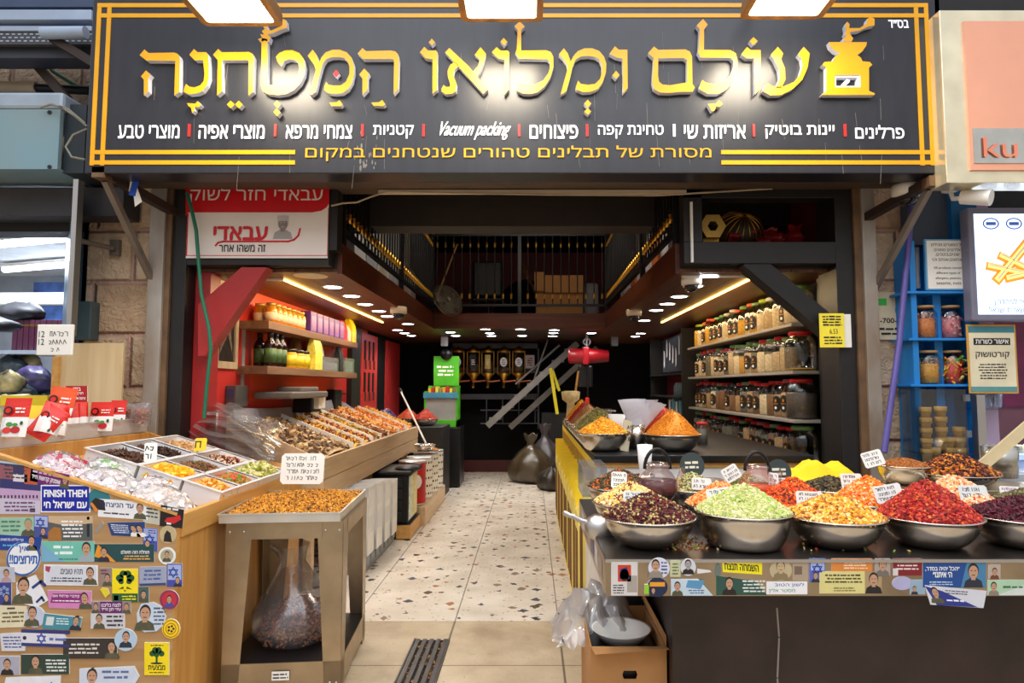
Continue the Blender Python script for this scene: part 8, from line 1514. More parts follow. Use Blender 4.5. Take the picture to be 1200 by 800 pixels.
GP = mat('green_pipe', (60, 140, 96), 0.45); MB().tube([P(181, 205, Y=4.1), P(178, 330, Y=4.1), P(176, 432, Y=4.1)], 0.018, GP, 10).obj('green_pipe', origin=P(176, 432, Y=4.1), label='thin green vertical pipe on the left stone wall', cat='pipe')
MB().tube([P(188, 260, Y=4.12), P(183, 400, Y=4.12), P(176, 500, Y=4.12)], 0.014, mat('pipe_beige', (190, 168, 140), 0.6), 8).obj('beige_pipe', origin=P(176, 500, Y=4.12), label='thin beige vertical pipe behind the green one', cat='pipe')
p = P(179, 408, Y=4.06); MB().box(p.x - 0.03, p.x + 0.03, 4.03, 4.139, p.z - 0.035, p.z + 0.035, WHITE, 0.004).obj('junction_box', origin=p, label='small white junction box at the foot of the green pipe', cat='junction box')
# wall plate and rod on the left stones
t = thing('wall_rod', 'steel rod with square plate on the left stone wall', 'bracket', P(135, 290, Y=4.1)); p = P(135, 290, Y=4.12); MB().box(p.x - 0.03, p.x + 0.03, 4.11, 4.14, p.z - 0.055, p.z + 0.05, BRK).obj('plate', t); MB().tube([(p.x, 4.1, p.z - 0.01), P(90, 281, Y=3.9)], 0.016, BRK, 8).obj('rod', t)
MB().box(*[v for ab in zip(P(86, 398, Y=4.05), P(118, 355, Y=4.139)) for v in ab], mat('fuse_grey', (76, 92, 96), 0.5, 0.3, var=0.15), 0.006).obj('fuse_box', origin=P(100, 376, Y=4.1), label='grey metal fuse box on the left stone wall', cat='fuse box')
p = P(61, 505, Y=3.98); q = P(146, 402, Y=3.98); MB().box(p.x, q.x, 3.97, 3.99, p.z - 0.2, q.z, PLY, 0.003).box(p.x + 0.0, p.x + 0.04, 3.95, 3.97, p.z - 0.2, P(61, 418, Y=3.98).z, OAKX).obj('plywood_board', origin=((p.x + q.x) / 2, 3.98, p.z), label='pale plywood board standing against the left stone wall', cat='board')
m = MB(); p, q = P(42, 416, Y=3.72), P(86, 380, Y=3.72); m.box(p.x, q.x, 3.72, 3.735, p.z, q.z, PAPER, 0.004); m.text('12', fr_xz(p.x, 3.719, p.z), 0.012, 0.105, 0.045, 0.14, INK, 0.0, 0.0005); m.text('12', fr_xz(p.x, 3.719, p.z), 0.012, 0.06, 0.045, 0.095, INK, 0.0, 0.0005)
hand(m, fr_xz(p.x, 3.719, p.z), 0.07, 0.055, 0.2, 0.15, 2, INK, RND(5), 0.0005, 0.07); hand(m, fr_xz(p.x, 3.719, p.z), 0.08, 0.015, 0.16, 0.055, 1, INK, RND(6), 0.0005, 0.07); m.obj('price_board', origin=(p.x, 3.72, p.z), label='white hand-written price board at the neighbouring stall', cat='price board')

# ---------------------------------------------------------------- left neighbour
struct('wall_neighbour_left', MB().box(-7.0, -2.93, 6.6, 6.8, 0, 3.0, mat('neighbour_wall', (150, 160, 172), 0.7)).box(-7.0, -2.93, 4.3, 4.5, 2.75, 4.6, STONE).box(-2.95, -2.9, 4.14, 6.6, 0, 2.8, mat('neighbour_side', (64, 76, 92), 0.7)))
m = MB(); m.box(-7, -2.93, 4.5, 6.6, 2.6, 2.65, mat('white_ceiling', (214, 220, 228), 0.6)); struct('ceiling_neighbour', m)
for i, (x0, y0, x1, y1) in enumerate(((-4.6, 5.0, -3.3, 4.6), (-4.9, 5.9, -3.4, 5.4))):
    t = thing('tube_light', 'white fluorescent tube in the neighbouring stall, %s' % ('nearest the street' if i == 0 else 'further inside'), 'tube light', ((x0 + x1) / 2, y0, 2.58)); MB().tube([(x0, y0, 2.54), (x1, y1, 2.54)], 0.03, em('tube_glow', (226, 238, 255), 9.0), 10).obj('glowing_tube', t); MB().bar((x0, y0, 2.57), (x1, y1, 2.57), 0.08, 0.03, WHITE).obj('fitting', t)
    light('tube_beam', 'AREA', ((x0 + x1) / 2, (y0 + y1) / 2, 2.5), 14, (0.85, 0.92, 1.0), 0.2, (0, 0, 0), parent=t)
MB().box(-5.5, -2.96, 5.4, 5.5, 2.15, 2.25, WHITE).obj('white_beam', origin=(-4, 5.45, 2.2), label='white horizontal shelf beam inside the neighbouring stall', cat='shelf')
MB().box(-5.5, -2.97, 4.9, 5.3, 1.70, 1.73, pm((176, 190, 206))).obj('grey_shelf', origin=(-4, 5.1, 1.7), label='pale blue shelf of books in the neighbouring stall', cat='shelf')
MB().prism([[(0, 0), (0.42, 0), (0.42, 0.42), (0, 0.42)]], fr_xz(P(40, 340, Y=6.4).x, 6.4, 2.08), 0.01, mat('poster_blue', (56, 84, 140), 0.5, var=0.6, scale=9)).obj('blue_poster', origin=(P(50, 320, Y=6.4).x, 6.4, 2.1), label='dark blue picture poster at the back of the neighbouring stall', cat='poster')
bk = MB().box(-0.02, 0.02, -0.12, 0.12, 0, 0.24, mat('book_maroon', (70, 22, 48), 0.45), 0.002).box(-0.0205, 0.0205, -0.1212, -0.12, 0.19, 0.205, GOLD).obj('book', label='yellow-spined first book of the maroon row', cat='book', group='maroon books in a row'); bk.location = (P(32, 380, Y=5.1).x, 5.1, 1.731)
for i in range(1, 9): c = bk.copy(); COL.objects.link(c); c.location = (P(32, 380, Y=5.1).x + i * 0.044, 5.1, 1.731); c['label'] = 'maroon book on the neighbouring shelf, %s of the row' % ordinal(i)
blob_m = [mat('cloth_black', (34, 34, 40), 0.6, var=0.3), mat('foil_bag_gold', (200, 184, 130), 0.3, 0.2, var=0.6, scale=9, dirt=(30, 26, 22)), mat('foil_bag_blue', (96, 84, 140), 0.3, var=0.3, scale=11, dirt=(18, 20, 40)), mat('foil_bag_dark', (90, 110, 120), 0.25, var=0.3, scale=12, dirt=(14, 16, 20))]
def blob(name, x, y, z, sx, sy, sz, mt, label, cat, sd):
    m = MB(); K, N = 9, 20; vs = []
    for i in range(K + 1):
        u = i / K; r = sin(PI * min(1, 0.12 + 0.85 * u)) ** 0.5
        for k in range(N): q = 2 * PI * k / N; w_ = 1 + 0.12 * sin(3 * q + sd + u * 4) + 0.07 * sin(7 * q - sd * 2 + u * 9); vs.append((x + sx * r * w_ * cos(q), y + sy * r * w_ * sin(q), z + sz * u * (1 + 0.1 * sin(2 * q + sd))))
    m.add(vs, [(i * N + k, i * N + (k + 1) % N, (i + 1) * N + (k + 1) % N, (i + 1) * N + k) for i in range(K) for k in range(N)] + [tuple(range(N - 1, -1, -1)), tuple(K * N + k for k in range(N))], mt, True); return m.obj(name, origin=(x, y, z), label=label, cat=cat)
blob('black_cloth', P(22, 335, Y=5.0).x, 5.05, 1.97, 0.17, 0.12, 0.14, blob_m[0], 'black folded cloth hanging over the neighbouring shelf', 'cloth', 1)
blob('soft_hat', P(8, 355, Y=4.8).x, 4.75, 1.86, 0.13, 0.1, 0.1, blob_m[0], 'dark soft cap at the outer edge of the neighbouring stall', 'cap', 4)
MB().box(-5.0, -2.95, 4.15, 5.0, 0, 1.04, pm((120, 124, 132))).obj('stall_counter', origin=(-4, 4.6, 0), label='grey counter of the neighbouring stall under the shiny bags', cat='counter')
for i, (px, py, r, mt, lab) in enumerate(((18, 490, 0.22, 1, 'large shiny gold and black printed bag lowest in the heap'), (55, 480, 0.14, 3, 'dark shiny bag behind the gold one'), (10, 443, 0.10, 1, 'small silver printed bag at the top of the heap'), (20, 455, 0.12, 3, 'dark shiny bag in the middle of the heap'), (40, 440, 0.12, 2, 'violet blue bag under the price board'), (45, 460, 0.13, 3, 'dark green shiny bag under the price board'), (4, 460, 0.12, 2, 'blue bag at the outer end of the heap'), (14, 425, 0.1, 3, 'small dark shiny bag at the very top of the heap'), (32, 422, 0.1, 1, 'small pale gold bag left of the price board'))):
    Y = 4.3 if i == 0 else 4.45 + 0.08 * i; p = P(px, py, Y=Y); blob('snack_bag', p.x, Y, max(1.042, p.z - r), r * 1.1, r * 0.7, r * 1.5, blob_m[mt], lab, 'bag', i * 1.7)
MB().box(*[v for ab in zip(P(0, 475, Y=4.02), P(60, 463, Y=4.05)) for v in ab], YELB).obj('yellow_shelf_edge', origin=P(30, 470, Y=4.03), label='yellow shelf edge behind the red pouches', cat='shelf')
mg = thing('magazine_sign', 'narrow blue and white sign panel at the corner of the neighbouring stall', 'sign', P(80, 380, Y=3.7)); a, b_ = P(77, 300, Y=4.3), P(88, 300, Y=3.75)
MB().add([(a.x, a.y, 1.76), (b_.x, b_.y, 1.76), (b_.x, b_.y, 2.66), (a.x, a.y, 2.60)], [(0, 1, 2, 3)], mat('sign_blue_white', (120, 160, 200), 0.3, var=0.7, scale=4)).obj('face', mg); MB().bar((b_.x, b_.y, 1.75), (b_.x, b_.y, 2.68), 0.03, 0.05, ALU, up=(0, 1, 0)).obj('frame', mg)
SHB2 = mat('shutter_green', (120, 150, 160), 0.5, 0.2, var=0.12, scale=2, dirt=(138, 152, 150)); sb = thing('shutter_box', 'pale green metal roller shutter box over the neighbouring stall', 'shutter box', (-3.6, 3.9, 2.7)); q = P(67, 200, Y=3.7)
MB().box(-6.0, q.x, 3.7, 3.73, P(0, 198, Y=3.7).z, P(0, 128, Y=3.7).z, SHB2).obj('front_plate', sb); MB().box(-6.0, q.x + 0.02, 3.69, 4.1, P(0, 128, Y=3.7).z, P(0, 108, Y=3.7).z, mat('shutter_pale', (158, 172, 186), 0.45, 0.2), 0.02).obj('top_cover', sb); MB().box(-6.0, q.x, 3.73, 4.12, P(0, 198, Y=3.7).z, P(0, 198, Y=3.7).z + 0.01, SHB2).box(q.x - 0.005, q.x + 0.12, 3.75, 4.12, P(0, 212, Y=3.9).z, P(0, 118, Y=3.7).z, mat('shutter_dark', (40, 50, 56), 0.5)).obj('end_plate', sb)
for y_ in (131, 195): m = MB(); p = P(57, y_, Y=3.69); m.disc(fr_xz(p.x, 3.698, p.z), 0, 0, 0.012, 0.012, INK, 0.004, 10); m.obj('bolt', sb)
struct('lintel_neighbour', MB().box(-6.0, -2.56, 3.95, 4.12, 2.52, 2.70, mat('lintel_grey', (64, 62, 66), 0.6, 0.2)).box(-6, -2.93, 4.12, 4.3, 2.46, 2.52, BLACK))
CABB = mat('cable_grey', (132, 128, 112), 0.5)
for i, pts in enumerate((((47, 126), (60, 122), (80, 128), (100, 145)), ((70, 124), (88, 136), (102, 148)), ((102, 151), (86, 158), (77, 172), (84, 184), (100, 187)))): MB().tube([P(x, y, Y=3.66) for x, y in pts], 0.007, CABB, 6).obj('loose_cable', origin=P(*pts[0], Y=3.66), label=('grey cable looping over the shutter box', 'short grey cable by the sign edge', 'grey cable hanging in a loop beside the shutter box')[i], cat='cable')
GIR = mat('girder_paint', (160, 176, 198), 0.5, 0.1, var=0.15, scale=3)
for i, (y0, y1, Y, mt, lab) in enumerate(((11, 23, 3.72, GIR, 'pale blue upper roof girder left of the sign'), (30, 36, 3.74, GIR, 'thin pale roof girder left of the sign'), (52, 68, 3.8, mat('girder_dark', (66, 70, 82), 0.5, 0.2), 'dark lower roof girder left of the sign'))): a, b_ = P(0, y1, Y=Y), P(107, y0, Y=Y); MB().box(-5.5, b_.x, Y, Y + 0.14, a.z, P(0, y0, Y=Y).z, mt, 0.004).obj('roof_girder', origin=(-3, Y, a.z), label=lab, cat='girder')
m = MB(); m.box(-5.5, P(110, 45, Y=3.75).x, 3.75, 3.78, P(0, 52, Y=3.75).z, P(0, 37, Y=3.75).z, mat('mesh_plate', (70, 66, 66), 0.6))
for r in range(3):
    for k in range(16): p = P(2 + k * 7 + (r % 2) * 3, 40 + r * 4, Y=3.749); m.quad(fr_xz(p.x, 3.749, p.z), -0.011, -0.004, 0.009, 0.004, mat('hole_light', (150, 170, 196), 0.5), 0.001)
m.obj('perforated_tray', origin=(-3, 3.55, 3.3), label='dark perforated cable tray left of the sign', cat='cable tray')
MB().tube([P(50, 39, Y=3.66), P(101, 38, Y=3.66)], 0.035, GIR, 12).obj('pale_tube', origin=P(80, 39, Y=3.45), label='short pale tube end beside the sign', cat='tube'); MB().bar(P(60, 44, Y=3.7), P(112, 76, Y=3.74), 0.05, 0.05, DARKB).obj('roof_strut', origin=P(80, 56, Y=3.6), label='dark diagonal roof strut under the pale tube', cat='strut')
MB().bar(P(36, 68, Y=3.95), P(100, 140, Y=3.95), 0.05, 0.05, DARKB).obj('roof_strut', origin=P(70, 100, Y=3.95), label='long dark diagonal strut before the stones left of the sign', cat='strut'); MB().tube([P(50, 68, Y=4.2), P(62, 84, Y=4.2), P(85, 98, Y=4.2), P(106, 108, Y=4.2)], 0.012, GCAB, 6).obj('green_cable', origin=P(62, 84, Y=4.2), label='green cable drooping over the stones left of the sign', cat='cable')
m = MB(); m.tube([P(-5, 102, Y=4.1), P(44, 103, Y=4.1)], 0.04, mat('pipe_beige', (190, 168, 140)), 12).tube([P(44, 103, Y=4.1), P(106, 106, Y=4.1)], 0.03, BLACKM, 12); m.obj('wall_pipe', origin=P(44, 103, Y=4.1), label='beige and black horizontal pipe above the shutter box', cat='pipe')
MB().box(-6, -2.55, 3.76, 4.1, P(0, 8, Y=3.76).z, P(0, 8, Y=3.76).z + 0.06, mat('roof_blue', (60, 76, 104), 0.6)).obj('roof_sheet', origin=(-4, 2.9, 3.7), label='dark blue roof sheet at the top corner left of the sign', cat='roof sheet')

# ---------------------------------------------------------------- right neighbour
BLUE = mat('cabinet_blue', (20, 128, 206), 0.45, var=0.08, scale=4)
struct('wall_neighbour_right', MB().box(2.75, 7.0, 6.0, 6.2, 0, 4.5, mat('shop_dark', (50, 44, 54), 0.6)).box(2.75, 7, 4.4, 6.0, 3.0, 3.05, BLACK).box(2.75, 7, 4.4, 4.5, 2.55, 4.5, BLACK).box(2.80, 2.98, 4.1, 4.4, 0, 2.9, mat('pillar_pink', (206, 160, 176), 0.6, var=0.06)))
struct('door_frame_blue', MB().box(2.42, 2.75, 4.02, 4.12, 2.35, 2.75, mat('blue_grey', (66, 76, 92), 0.6)).box(2.66, 2.82, 3.98, 4.1, 2.3, 2.75, mat('frame_blue', (16, 96, 150), 0.5)))
a = P(1113, 12, Y=3.45); b_ = P(1110, 214, Y=3.45); ks = thing('neighbour_sign', 'shiny gold-edged sign with salmon panel and cut letters over the neighbouring shop', 'shop sign', (b_.x + 0.8, 3.45, b_.z)); f = fr_xz(b_.x, 3.45, b_.z); H_ = a.z - b_.z
m = MB(); m.box(b_.x, b_.x + 2.4, 3.45, 3.6, b_.z, a.z, mat('mirror_gold', (238, 228, 196), 0.14, 0.6), 0.003); m.obj('mirror_board', ks); u0 = P(1131, 100, Y=3.45).x - b_.x; v0 = P(1131, 200, Y=3.45).z - b_.z; v1 = P(1126, 26, Y=3.45).z - b_.z
m = MB(); m.quad(f, u0, v0, 2.3, v1, mat('salmon_panel', (238, 170, 140), 0.35, var=0.03), 0.012); m.obj('salmon_panel', ks); wv0, wv1, wu = P(1146, 190, Y=3.42).z - b_.z, P(1143, 149, Y=3.42).z - b_.z, P(1143, 170, Y=3.42).x - b_.x
m = MB(); m.quad(f, wu, wv0, 1.6, wv1, mat('mirror_panel', (206, 206, 196), 0.15, 0.9), 0.016); m.obj('mirror_strip', ks); lu0, lv0, lu1, lv1 = P(1157, 183, Y=3.4).x - b_.x, P(1157, 182, Y=3.4).z - b_.z, P(1197, 182, Y=3.4).x - b_.x, P(1157, 158, Y=3.4).z - b_.z
MB().text('ku', f, lu0, lv0, lu1, lv1, mat('salmon_letter', (240, 140, 110), 0.35), 0.0, 0.026).obj('raised_letters', ks, label='salmon letters ku')
sn = thing('menu_screen', 'bright lit screen picturing golden churros in the neighbouring shop', 'screen', (P(1170, 310, Y=3.9).x, 3.9, 1.9)); a, b_ = P(1140, 376, Y=3.85), P(1137, 243, Y=3.85); m = MB(); m.box(a.x, a.x + 1.0, 3.85, 3.93, a.z, b_.z, mat('bezel_grey', (120, 120, 140), 0.4), 0.01); m.obj('bezel', sn)
fs_ = fr_xz(a.x + 0.035, 3.849, a.z + 0.04); SWd, SHt = 0.93, b_.z - a.z - 0.08; m = MB(); m.quad(fs_, 0, 0, SWd, SHt, em('screen_white', (206, 224, 255), 1.1), 0.001); m.obj('lit_panel', sn)
CHU, CHL, SBL = em('churro_gold', (226, 150, 50), 0.5), em('churro_light', (250, 206, 120), 0.7), em('screen_blue', (60, 90, 170), 0.4)
def SQ(x, y): p = P(x, y, Y=3.849); return (p.x - fs_[0].x, p.z - fs_[0].z)
for (x0, y0, x1, y1, w_) in ((1158, 312, 1205, 322, 0.05), (1172, 300, 1210, 318, 0.05), (1180, 326, 1215, 318, 0.055), (1168, 328, 1204, 284, 0.062)): m = MB(); m.line(fs_, [SQ(x0, y0), SQ(x1, y1)], w_, CHU, 0.003); m.line(fs_, [SQ(x0 + 1, y0 - 1), SQ(x1 + 1, y1 - 1)], w_ * 0.55, CHL, 0.0035); m.line(fs_, [SQ(x0 + 2, y0 - 2), SQ(x1 + 2, y1 - 2)], w_ * 0.12, PAPER, 0.004); m.obj('churro_picture', sn)
m = MB()
for px in (1161, 1188): u, v = SQ(px, 262); m.prism([[(u + 0.05 * cos(q), v + 0.036 * sin(q)) for q in [2 * PI * i / 22 for i in range(22)]], [(u + 0.042 * cos(q), v + 0.029 * sin(q)) for q in [2 * PI * i / 22 for i in range(22)]]], fs_, 0.002, SBL); m.quad(fs_, u - 0.03, v - 0.01, u + 0.03, v + 0.01, SBL, 0.002)
m.obj('emblem', sn); m = MB()
for t_, x0, y0, x1, y1 in (('כשר למהדרין', 1165, 358, 1208, 350), ('א שארית ישראל', 1159, 366, 1206, 359)): a_, c_ = SQ(x0, y0), SQ(x1, y1); m.text(t_, fs_, a_[0], a_[1], c_[0], c_[1], SBL, 0.005, 0.002)
m.obj('screen_lettering', sn)
t = thing('bullet_camera', 'white bullet camera below the neighbouring gold sign', 'security camera', P(1140, 230, Y=3.6)); p = P(1138, 232, Y=3.55); MB().tube([p + Vector((-0.02, 0.05, 0.02)), p + Vector((0.07, -0.06, -0.015))], [0.04, 0.045], WHITE, 16).obj('body', t); MB().tube([p + Vector((-0.05, 0.1, 0.075)), p + Vector((-0.05, 0.08, 0.02)), p], 0.014, WHITE, 8).lathe([(0, 0), (0.045, 0), (0.045, 0.015), (0, 0.015)], p + Vector((-0.05, 0.1, 0.07)), WHITE, 16).obj('mount', t)
# blue shelf unit
bc = thing('blue_cabinet', 'bright blue narrow open shelf unit holding sweet jars', 'shelf unit', (2.6, 4.0, 0)); XL, XR = P(1064, 400, Y=4.0).x, P(1136, 400, Y=4.0).x; YB, YFf = 4.125, 3.95
MB().box(XL, XR + 0.03, YB - 0.01, YB, 0.4, 2.36, BLUE).obj('back', bc)
for x in (XL, XR - 0.02, (XL + XR) / 2 - 0.02): MB().box(x, x + (0.05 if x != XL else 0.035), YFf + (0.06 if x not in (XL, XR - 0.02) else 0), YB - 0.01, 0.4, 2.36, BLUE).obj('upright', bc)
SZ = [P(1100, y, Y=4.0).z for y in (343, 397, 450)]
for z in SZ: MB().box(XL - 0.04, XR + 0.02, YFf - 0.03, YB - 0.01, z - 0.015, z, BLUE, 0.002).obj('shelf', bc)
WOODL = mat('wood_lid', (206, 166, 110), 0.5)
for i, (px, sh, cols, sh_, sz, lab, n) in enumerate(((1083, 1, [(240, 140, 60), (250, 190, 120), (220, 90, 60), (246, 214, 170)], 'oct', (0.006, 0.003, 0.003), 'glass jar of orange sprinkles on the upper blue shelf', 700), (1113, 1, [(236, 140, 150), (250, 210, 210), (206, 90, 100), (250, 232, 226)], 'oct', (0.014, 0.011, 0.010), 'glass jar of pink sugared sweets on the upper blue shelf', 130), (1085, 2, [(240, 170, 60), (90, 170, 80), (240, 220, 120), (230, 110, 50), (250, 240, 220)], 'oct', (0.006, 0.003, 0.003), 'glass jar of mixed colour sprinkles on the lower blue shelf', 700), (1113, 2, [(226, 60, 60), (240, 170, 40), (120, 190, 90), (240, 120, 60), (240, 220, 120)], 'cub', (0.03, 0.005, 0.004), 'glass jar of bright coloured strips on the lower blue shelf', 110))):
    x, y, z, r, h = P(px, 380, Y=4.03).x, 4.03, SZ[sh] + 0.001, 0.073, 0.21; t = thing('sweet_jar', lab, 'jar', (x, y, z), 'sweet jars on the blue shelves')
    MB().lathe([(r * 0.95, 0), (r, 0.01), (r, h * 0.75), (r * 0.8, h * 0.88), (r * 0.74, h * 0.9), (r * 0.74, h * 0.94)], (x, y, z), GLASS, 22).obj('glass', t); MB().lathe([(0, h), (r * 0.76, h), (r * 0.8, h * 0.99), (r * 0.8, h * 0.93), (0, h * 0.93)], (x, y, z), WOODL, 20).obj('wooden_lid', t)
    m = MB(); a = NPR.random(n) * 2 * np.pi; rr = np.sqrt(NPR.random(n) * 0.5 + 0.5) * (r - 0.012); zz = NPR.random(n) * h * (0.72 if i != 1 else 0.62) + 0.012; top = NPR.random(n) < 0.25; rr[top] *= NPR.random(top.sum()); mm = mat_multi('sweets_%d' % i, cols, 0.4); m.lathe([(0, 0.006), (r * 0.8, 0.006), (r * 0.8, h * 0.6), (0, h * 0.6)], (x, y, z), mat('sweet_core_%d' % i, cols[0], 0.5), 16); pieces(m, np.stack([x + rr * np.cos(a), y + rr * np.sin(a), z + zz], 1), sz, mm, NPR, sh_); m.obj('sweets', t, kind='stuff')
cc = thing('cone_case', 'clear acrylic case of ice cream cones under the blue shelves', 'case', (2.55, 3.9, 0.95)); cx0, cx1, cz0, cz1 = P(1076, 500, Y=3.85).x, P(1130, 500, Y=3.85).x, P(1100, 548, Y=3.85).z - 0.1, P(1100, 456, Y=3.85).z
m = MB(); openbox(m, cx0, cx1, 3.82, 4.02, cz0, cz1, 0.004, GLASS); m.obj('acrylic_box', cc); MB().box(cx0, cx1 + 0.0, 3.79, 4.02, P(1100, 531, Y=3.82).z - 0.004, P(1100, 531, Y=3.82).z, GLASS).obj('cone_holder', cc); m = MB(); [m.box(cx1 - 0.02, cx1 + 0.01, 3.8, 3.82, P(1100, y, Y=3.82).z, P(1100, y - 8, Y=3.82).z, PLAS) for y in (470, 512)]; m.obj('hinge', cc)
CONE = mat('wafer', (222, 170, 90), 0.6, var=0.08, scale=40); CONED = mat('wafer_band', (196, 140, 66), 0.6)
for (px, n, top) in ((1085, 5, 477), (1103, 4, 476), (1111, 2, 512), (1123, 4, 500), (1094, 1, 524)):
    x = P(px, 500, Y=3.9).x; zt = P(px, top, Y=3.9).z
    for k in range(n):
        z = zt - 0.075 - k * 0.062; MB().lathe([(0.024, 0), (0.027, 0.035), (0.033, 0.042), (0.035, 0.075), (0.032, 0.075), (0.02, 0.005)], (x, 3.9, z), CONE, 16).lathe([(0.0335, 0.044), (0.035, 0.05), (0.0335, 0.052)], (x, 3.9, z), CONED, 16).obj('wafer_cone', origin=(x, 3.9, z), label='wafer cone, %s from the top, stack %s' % (ordinal(k), {1085: 'nearest the stone wall', 1103: 'in the middle of the case', 1111: 'of two', 1123: 'nearest the case hinge', 1094: 'of a lone cone'}[px]), cat='ice cream cone', group='stacked wafer cones')
# allergen notice, certificate, phone poster, pole
def notice(name, x0, y0, x1, y1, Y, mt, label, cat, th=0.008):
    a, b_ = P(x0, max(y0, y1), Y=Y), P(x1, min(y0, y1), Y=Y); t = thing(name, label, cat, (a.x, Y, a.z)); MB().box(a.x, b_.x, Y, Y + th, a.z, b_.z, mt, 0.003).obj('board', t); return t, fr_xz(a.x, Y - 0.0005, a.z), b_.x - a.x, b_.z - a.z
t, f, W, H = notice('allergen_notice', 1086, 280, 1135, 340, 3.93, mat('notice_edge', (90, 160, 206), 0.4), 'white allergen notice with blue edge on top of the blue shelf unit', 'notice', 0.02); m = MB(); m.quad(f, 0.01, 0.01, W - 0.01, H - 0.01, PAPER, 0.001); m.obj('paper', t)
for i, s in enumerate(('כל המוצרים מכילים', 'אלרגנים מסוגים', 'שונים,בוטנים,', 'שומשום,אגוזים וכו׳', 'All products contain', 'different types of', 'allergens, peanuts,', 'sesame, nuts')): v = H * (0.86 - i * 0.1 - (0.06 if i > 3 else 0)); MB().text(s, f, W * 0.14, v, W * 0.86, v + H * 0.062, INK, 0.004, 0.002, keep=True).obj('text_line', t)
t, f, W, H = notice('certificate', 1136, 461, 1190, 380, 3.9, mat('frame_gold', (206, 150, 60), 0.4), 'gold-framed kosher certificate beside the blue shelf unit', 'certificate'); m = MB(); m.quad(f, 0.012, 0.012, W - 0.012, H - 0.012, mat('paper_cream', (226, 216, 184), 0.6), 0.001); m.quad(f, 0.012, H * 0.88, W - 0.012, H - 0.012, pm((60, 130, 140)), 0.0015); m.quad(f, 0.012, 0.012, W - 0.012, H * 0.1, pm((90, 150, 150)), 0.0015); m.quad(f, W * 0.13, H * 0.7, W * 0.87, H * 0.8, INK, 0.0015); m.obj('paper', t)
MB().text('אישור כשרות', f, W * 0.17, H * 0.72, W * 0.83, H * 0.78, PAPER, 0.012, 0.003).obj('text_line', t); MB().text('קורטושוק', f, W * 0.16, H * 0.5, W * 0.84, H * 0.6, INK, 0.012, 0.003).obj('text_line', t); m = MB(); scrib(m, f, W * 0.2, H * 0.2, W * 0.8, H * 0.44, 6, INK, RND(12), 0.002); m.obj('fine_print', t)
t, f, W, H = notice('phone_poster', 1026, 398, 1060, 342, 4.12, mat('poster_pale', (222, 206, 170), 0.6, var=0.08), 'pale phone-number poster with red edge on the right stone wall', 'poster', 0.004); MB().text('1-700-', f, W * 0.08, H * 0.35, W * 0.7, H * 0.45, INK, 0.02, 0.002).obj('text_line', t); m = MB(); scrib(m, f, W * 0.1, H * 0.08, W * 0.9, H * 0.28, 2, INK, RND(3), 0.002); m.quad(f, W * 0.12, H * 0.72, W * 0.4, H * 0.86, pm((60, 190, 80)), 0.002); m.disc(f, W * 0.92, H * 0.62, 0.05, 0.06, pm((40, 110, 180)), 0.002); m.obj('printed_picture', t)
PURPL = mat('pole_purple', (84, 76, 150), 0.45, var=0.15, scale=5); MB().tube([P(1071, 215, Y=3.98), P(1054, 400, Y=3.9), P(1036, 530, Y=3.8)], 0.018, PURPL, 10).obj('purple_pole', origin=P(1036, 530, Y=3.8), label='long purple awning pole leaning on the right stone wall', cat='pole')
for i, x_ in enumerate((1063, 1069, 1074)): MB().tube([P(x_, 245, Y=4.1), P(x_ + 1, 300 + i * 10, Y=4.1), P(x_ + 2, 338, Y=4.1)], 0.014, mat('pipe_beige', (190, 168, 140)) if i == 0 else WHITE, 8).obj('white_conduit', origin=P(x_, 338, Y=4.1), label='vertical conduit beside the purple pole, %s' % ordinal(i), cat='conduit')
t, f, W, H = notice('yellow_notice', 961, 407, 989, 367, 4.0, mat('notice_yellow', (246, 226, 60), 0.55), 'yellow printed notice on the black post at the jar shelves', 'notice', 0.003); m = MB(); scrib(m, f, W * 0.1, H * 0.62, W * 0.9, H * 0.95, 4, INK, RND(4), 0.001, 0.3); m.text('6.53', f, W * 0.4, H * 0.4, W * 0.72, H * 0.54, INK, 0.0, 0.001); scrib(m, f, W * 0.1, H * 0.08, W * 0.9, H * 0.34, 3, INK, RND(5), 0.001); m.obj('print', t)
t, f, W, H = notice('white_notice', 983, 407, 997, 368, 4.015, PAPER, 'white paper notice behind the yellow one', 'notice', 0.003)
p = P(955, 209, Y=3.97); m = MB(); m.box(P(914, 210, Y=3.97).x, P(955, 210, Y=3.97).x, 3.968, 3.979, p.z - 0.02, p.z + 0.02, mat('tag_yellow', (206, 176, 30), 0.5)); scrib(m, fr_xz(P(914, 210, Y=3.97).x, 3.967, p.z - 0.012), 0.01, 0, 0.2, 0.024, 1, INK, RND(4), 0.0006, 0.35); m.obj('yellow_tag', origin=(p.x, 3.97, p.z), label='small yellow tag on the lintel under the sign', cat='tag')
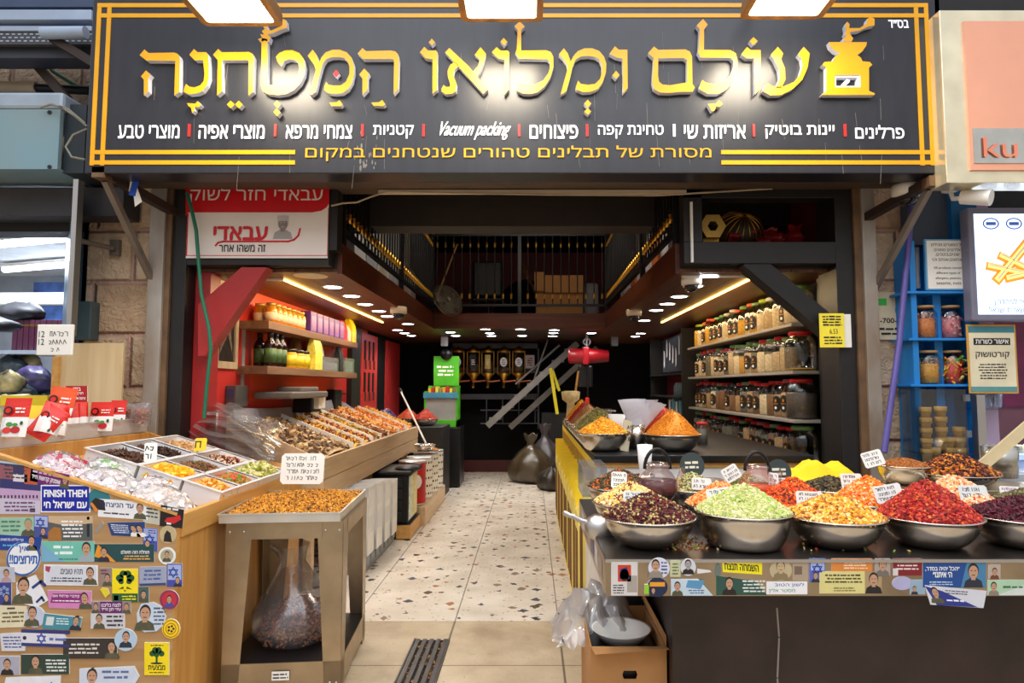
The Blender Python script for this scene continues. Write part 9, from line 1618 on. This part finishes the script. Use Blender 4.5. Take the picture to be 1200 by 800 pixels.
# the neighbouring shop's glass counter
gc = thing('glass_counter', 'glass-fronted food counter of the neighbouring shop with cups on top', 'counter', (3.3, 4.0, 0)); x0 = P(1138, 470, Y=3.9).x; m = MB(); m.box(x0, 6, 3.7, 4.6, 0, 0.95, pm((190, 196, 206))); m.obj('base', gc); z0 = P(1160, 478, Y=3.9).z; m = MB(); m.box(x0 + 0.05, 6, 3.85, 4.5, z0 - 0.01, z0, GLASS).box(x0 + 0.05, 6, 3.85, 3.855, 0.95, z0, GLASS).box(x0, x0 + 0.05, 3.85, 3.9, 0.95, z0 + 0.08, ALU); m.obj('glass', gc)
m = MB(); m.box(x0 + 0.1, 5, 4.0, 4.4, 1.0, 1.03, em('lit_shelf', (190, 210, 250), 0.8)); m.obj('lit_shelf', gc); light('case_glow', 'AREA', (3.3, 4.2, 1.3), 5, (0.85, 0.9, 1), 0.4, parent=gc)
for i in range(3): p = P(1146 + i * 11, 478, Y=4.0); MB().lathe([(0.028, 0), (0.036, 0.09), (0.034, 0.09), (0.026, 0.003), (0, 0.003)], (p.x, 4.0, z0 + 0.001), PLAS, 16).obj('plastic_cup', origin=(p.x, 4.0, z0), label='clear plastic cup on the neighbouring glass counter, %s from the certificate' % ordinal(i), cat='cup', group='cups on the glass counter')
for i in range(6): p = P(1166 + i * 7, 523, Y=4.1); blob('pastry', p.x, 4.1, 1.031, 0.03, 0.03, 0.05, mat('pastry_cream', (226, 206, 170), 0.6, var=0.4, scale=40), 'small cream pastry in the neighbouring glass counter, %s across' % ordinal(i), 'pastry', i)
p = P(1172, 545, Y=3.6); cup(p.x, 3.6, 0.951, 0.09, 0.17, 'wide steel pot before the neighbouring glass counter', 'pot'); MB().bar(P(1142, 553, Y=3.3), P(1215, 490, Y=3.2), 0.03, 0.05, mat('pale_rail', (222, 204, 160), 0.5)).obj('slanted_rail', origin=P(1160, 540, Y=3.3), label='pale slanting glass-guard rail at the outer end', cat='rail'); m = MB(); a, b_ = P(1150, 552, Y=3.3), P(1220, 492, Y=3.2); m.add([a, b_, (b_.x + 0.3, b_.y, a.z), (a.x + 0.3, a.y, a.z - 0.02)], [(0, 1, 2, 3)], GLASS); m.obj('guard_glass', origin=a, label='slanting clear guard glass behind the pale rail', cat='glass')
MB().box(x0 + 0.1, 6, 4.9, 5.0, 0.9, 2.2, mat('shop_magenta', (120, 30, 66), 0.5, var=0.3)).obj('magenta_panel', origin=(4, 4.95, 1.5), label='dark magenta panel deep inside the neighbouring shop', cat='panel')
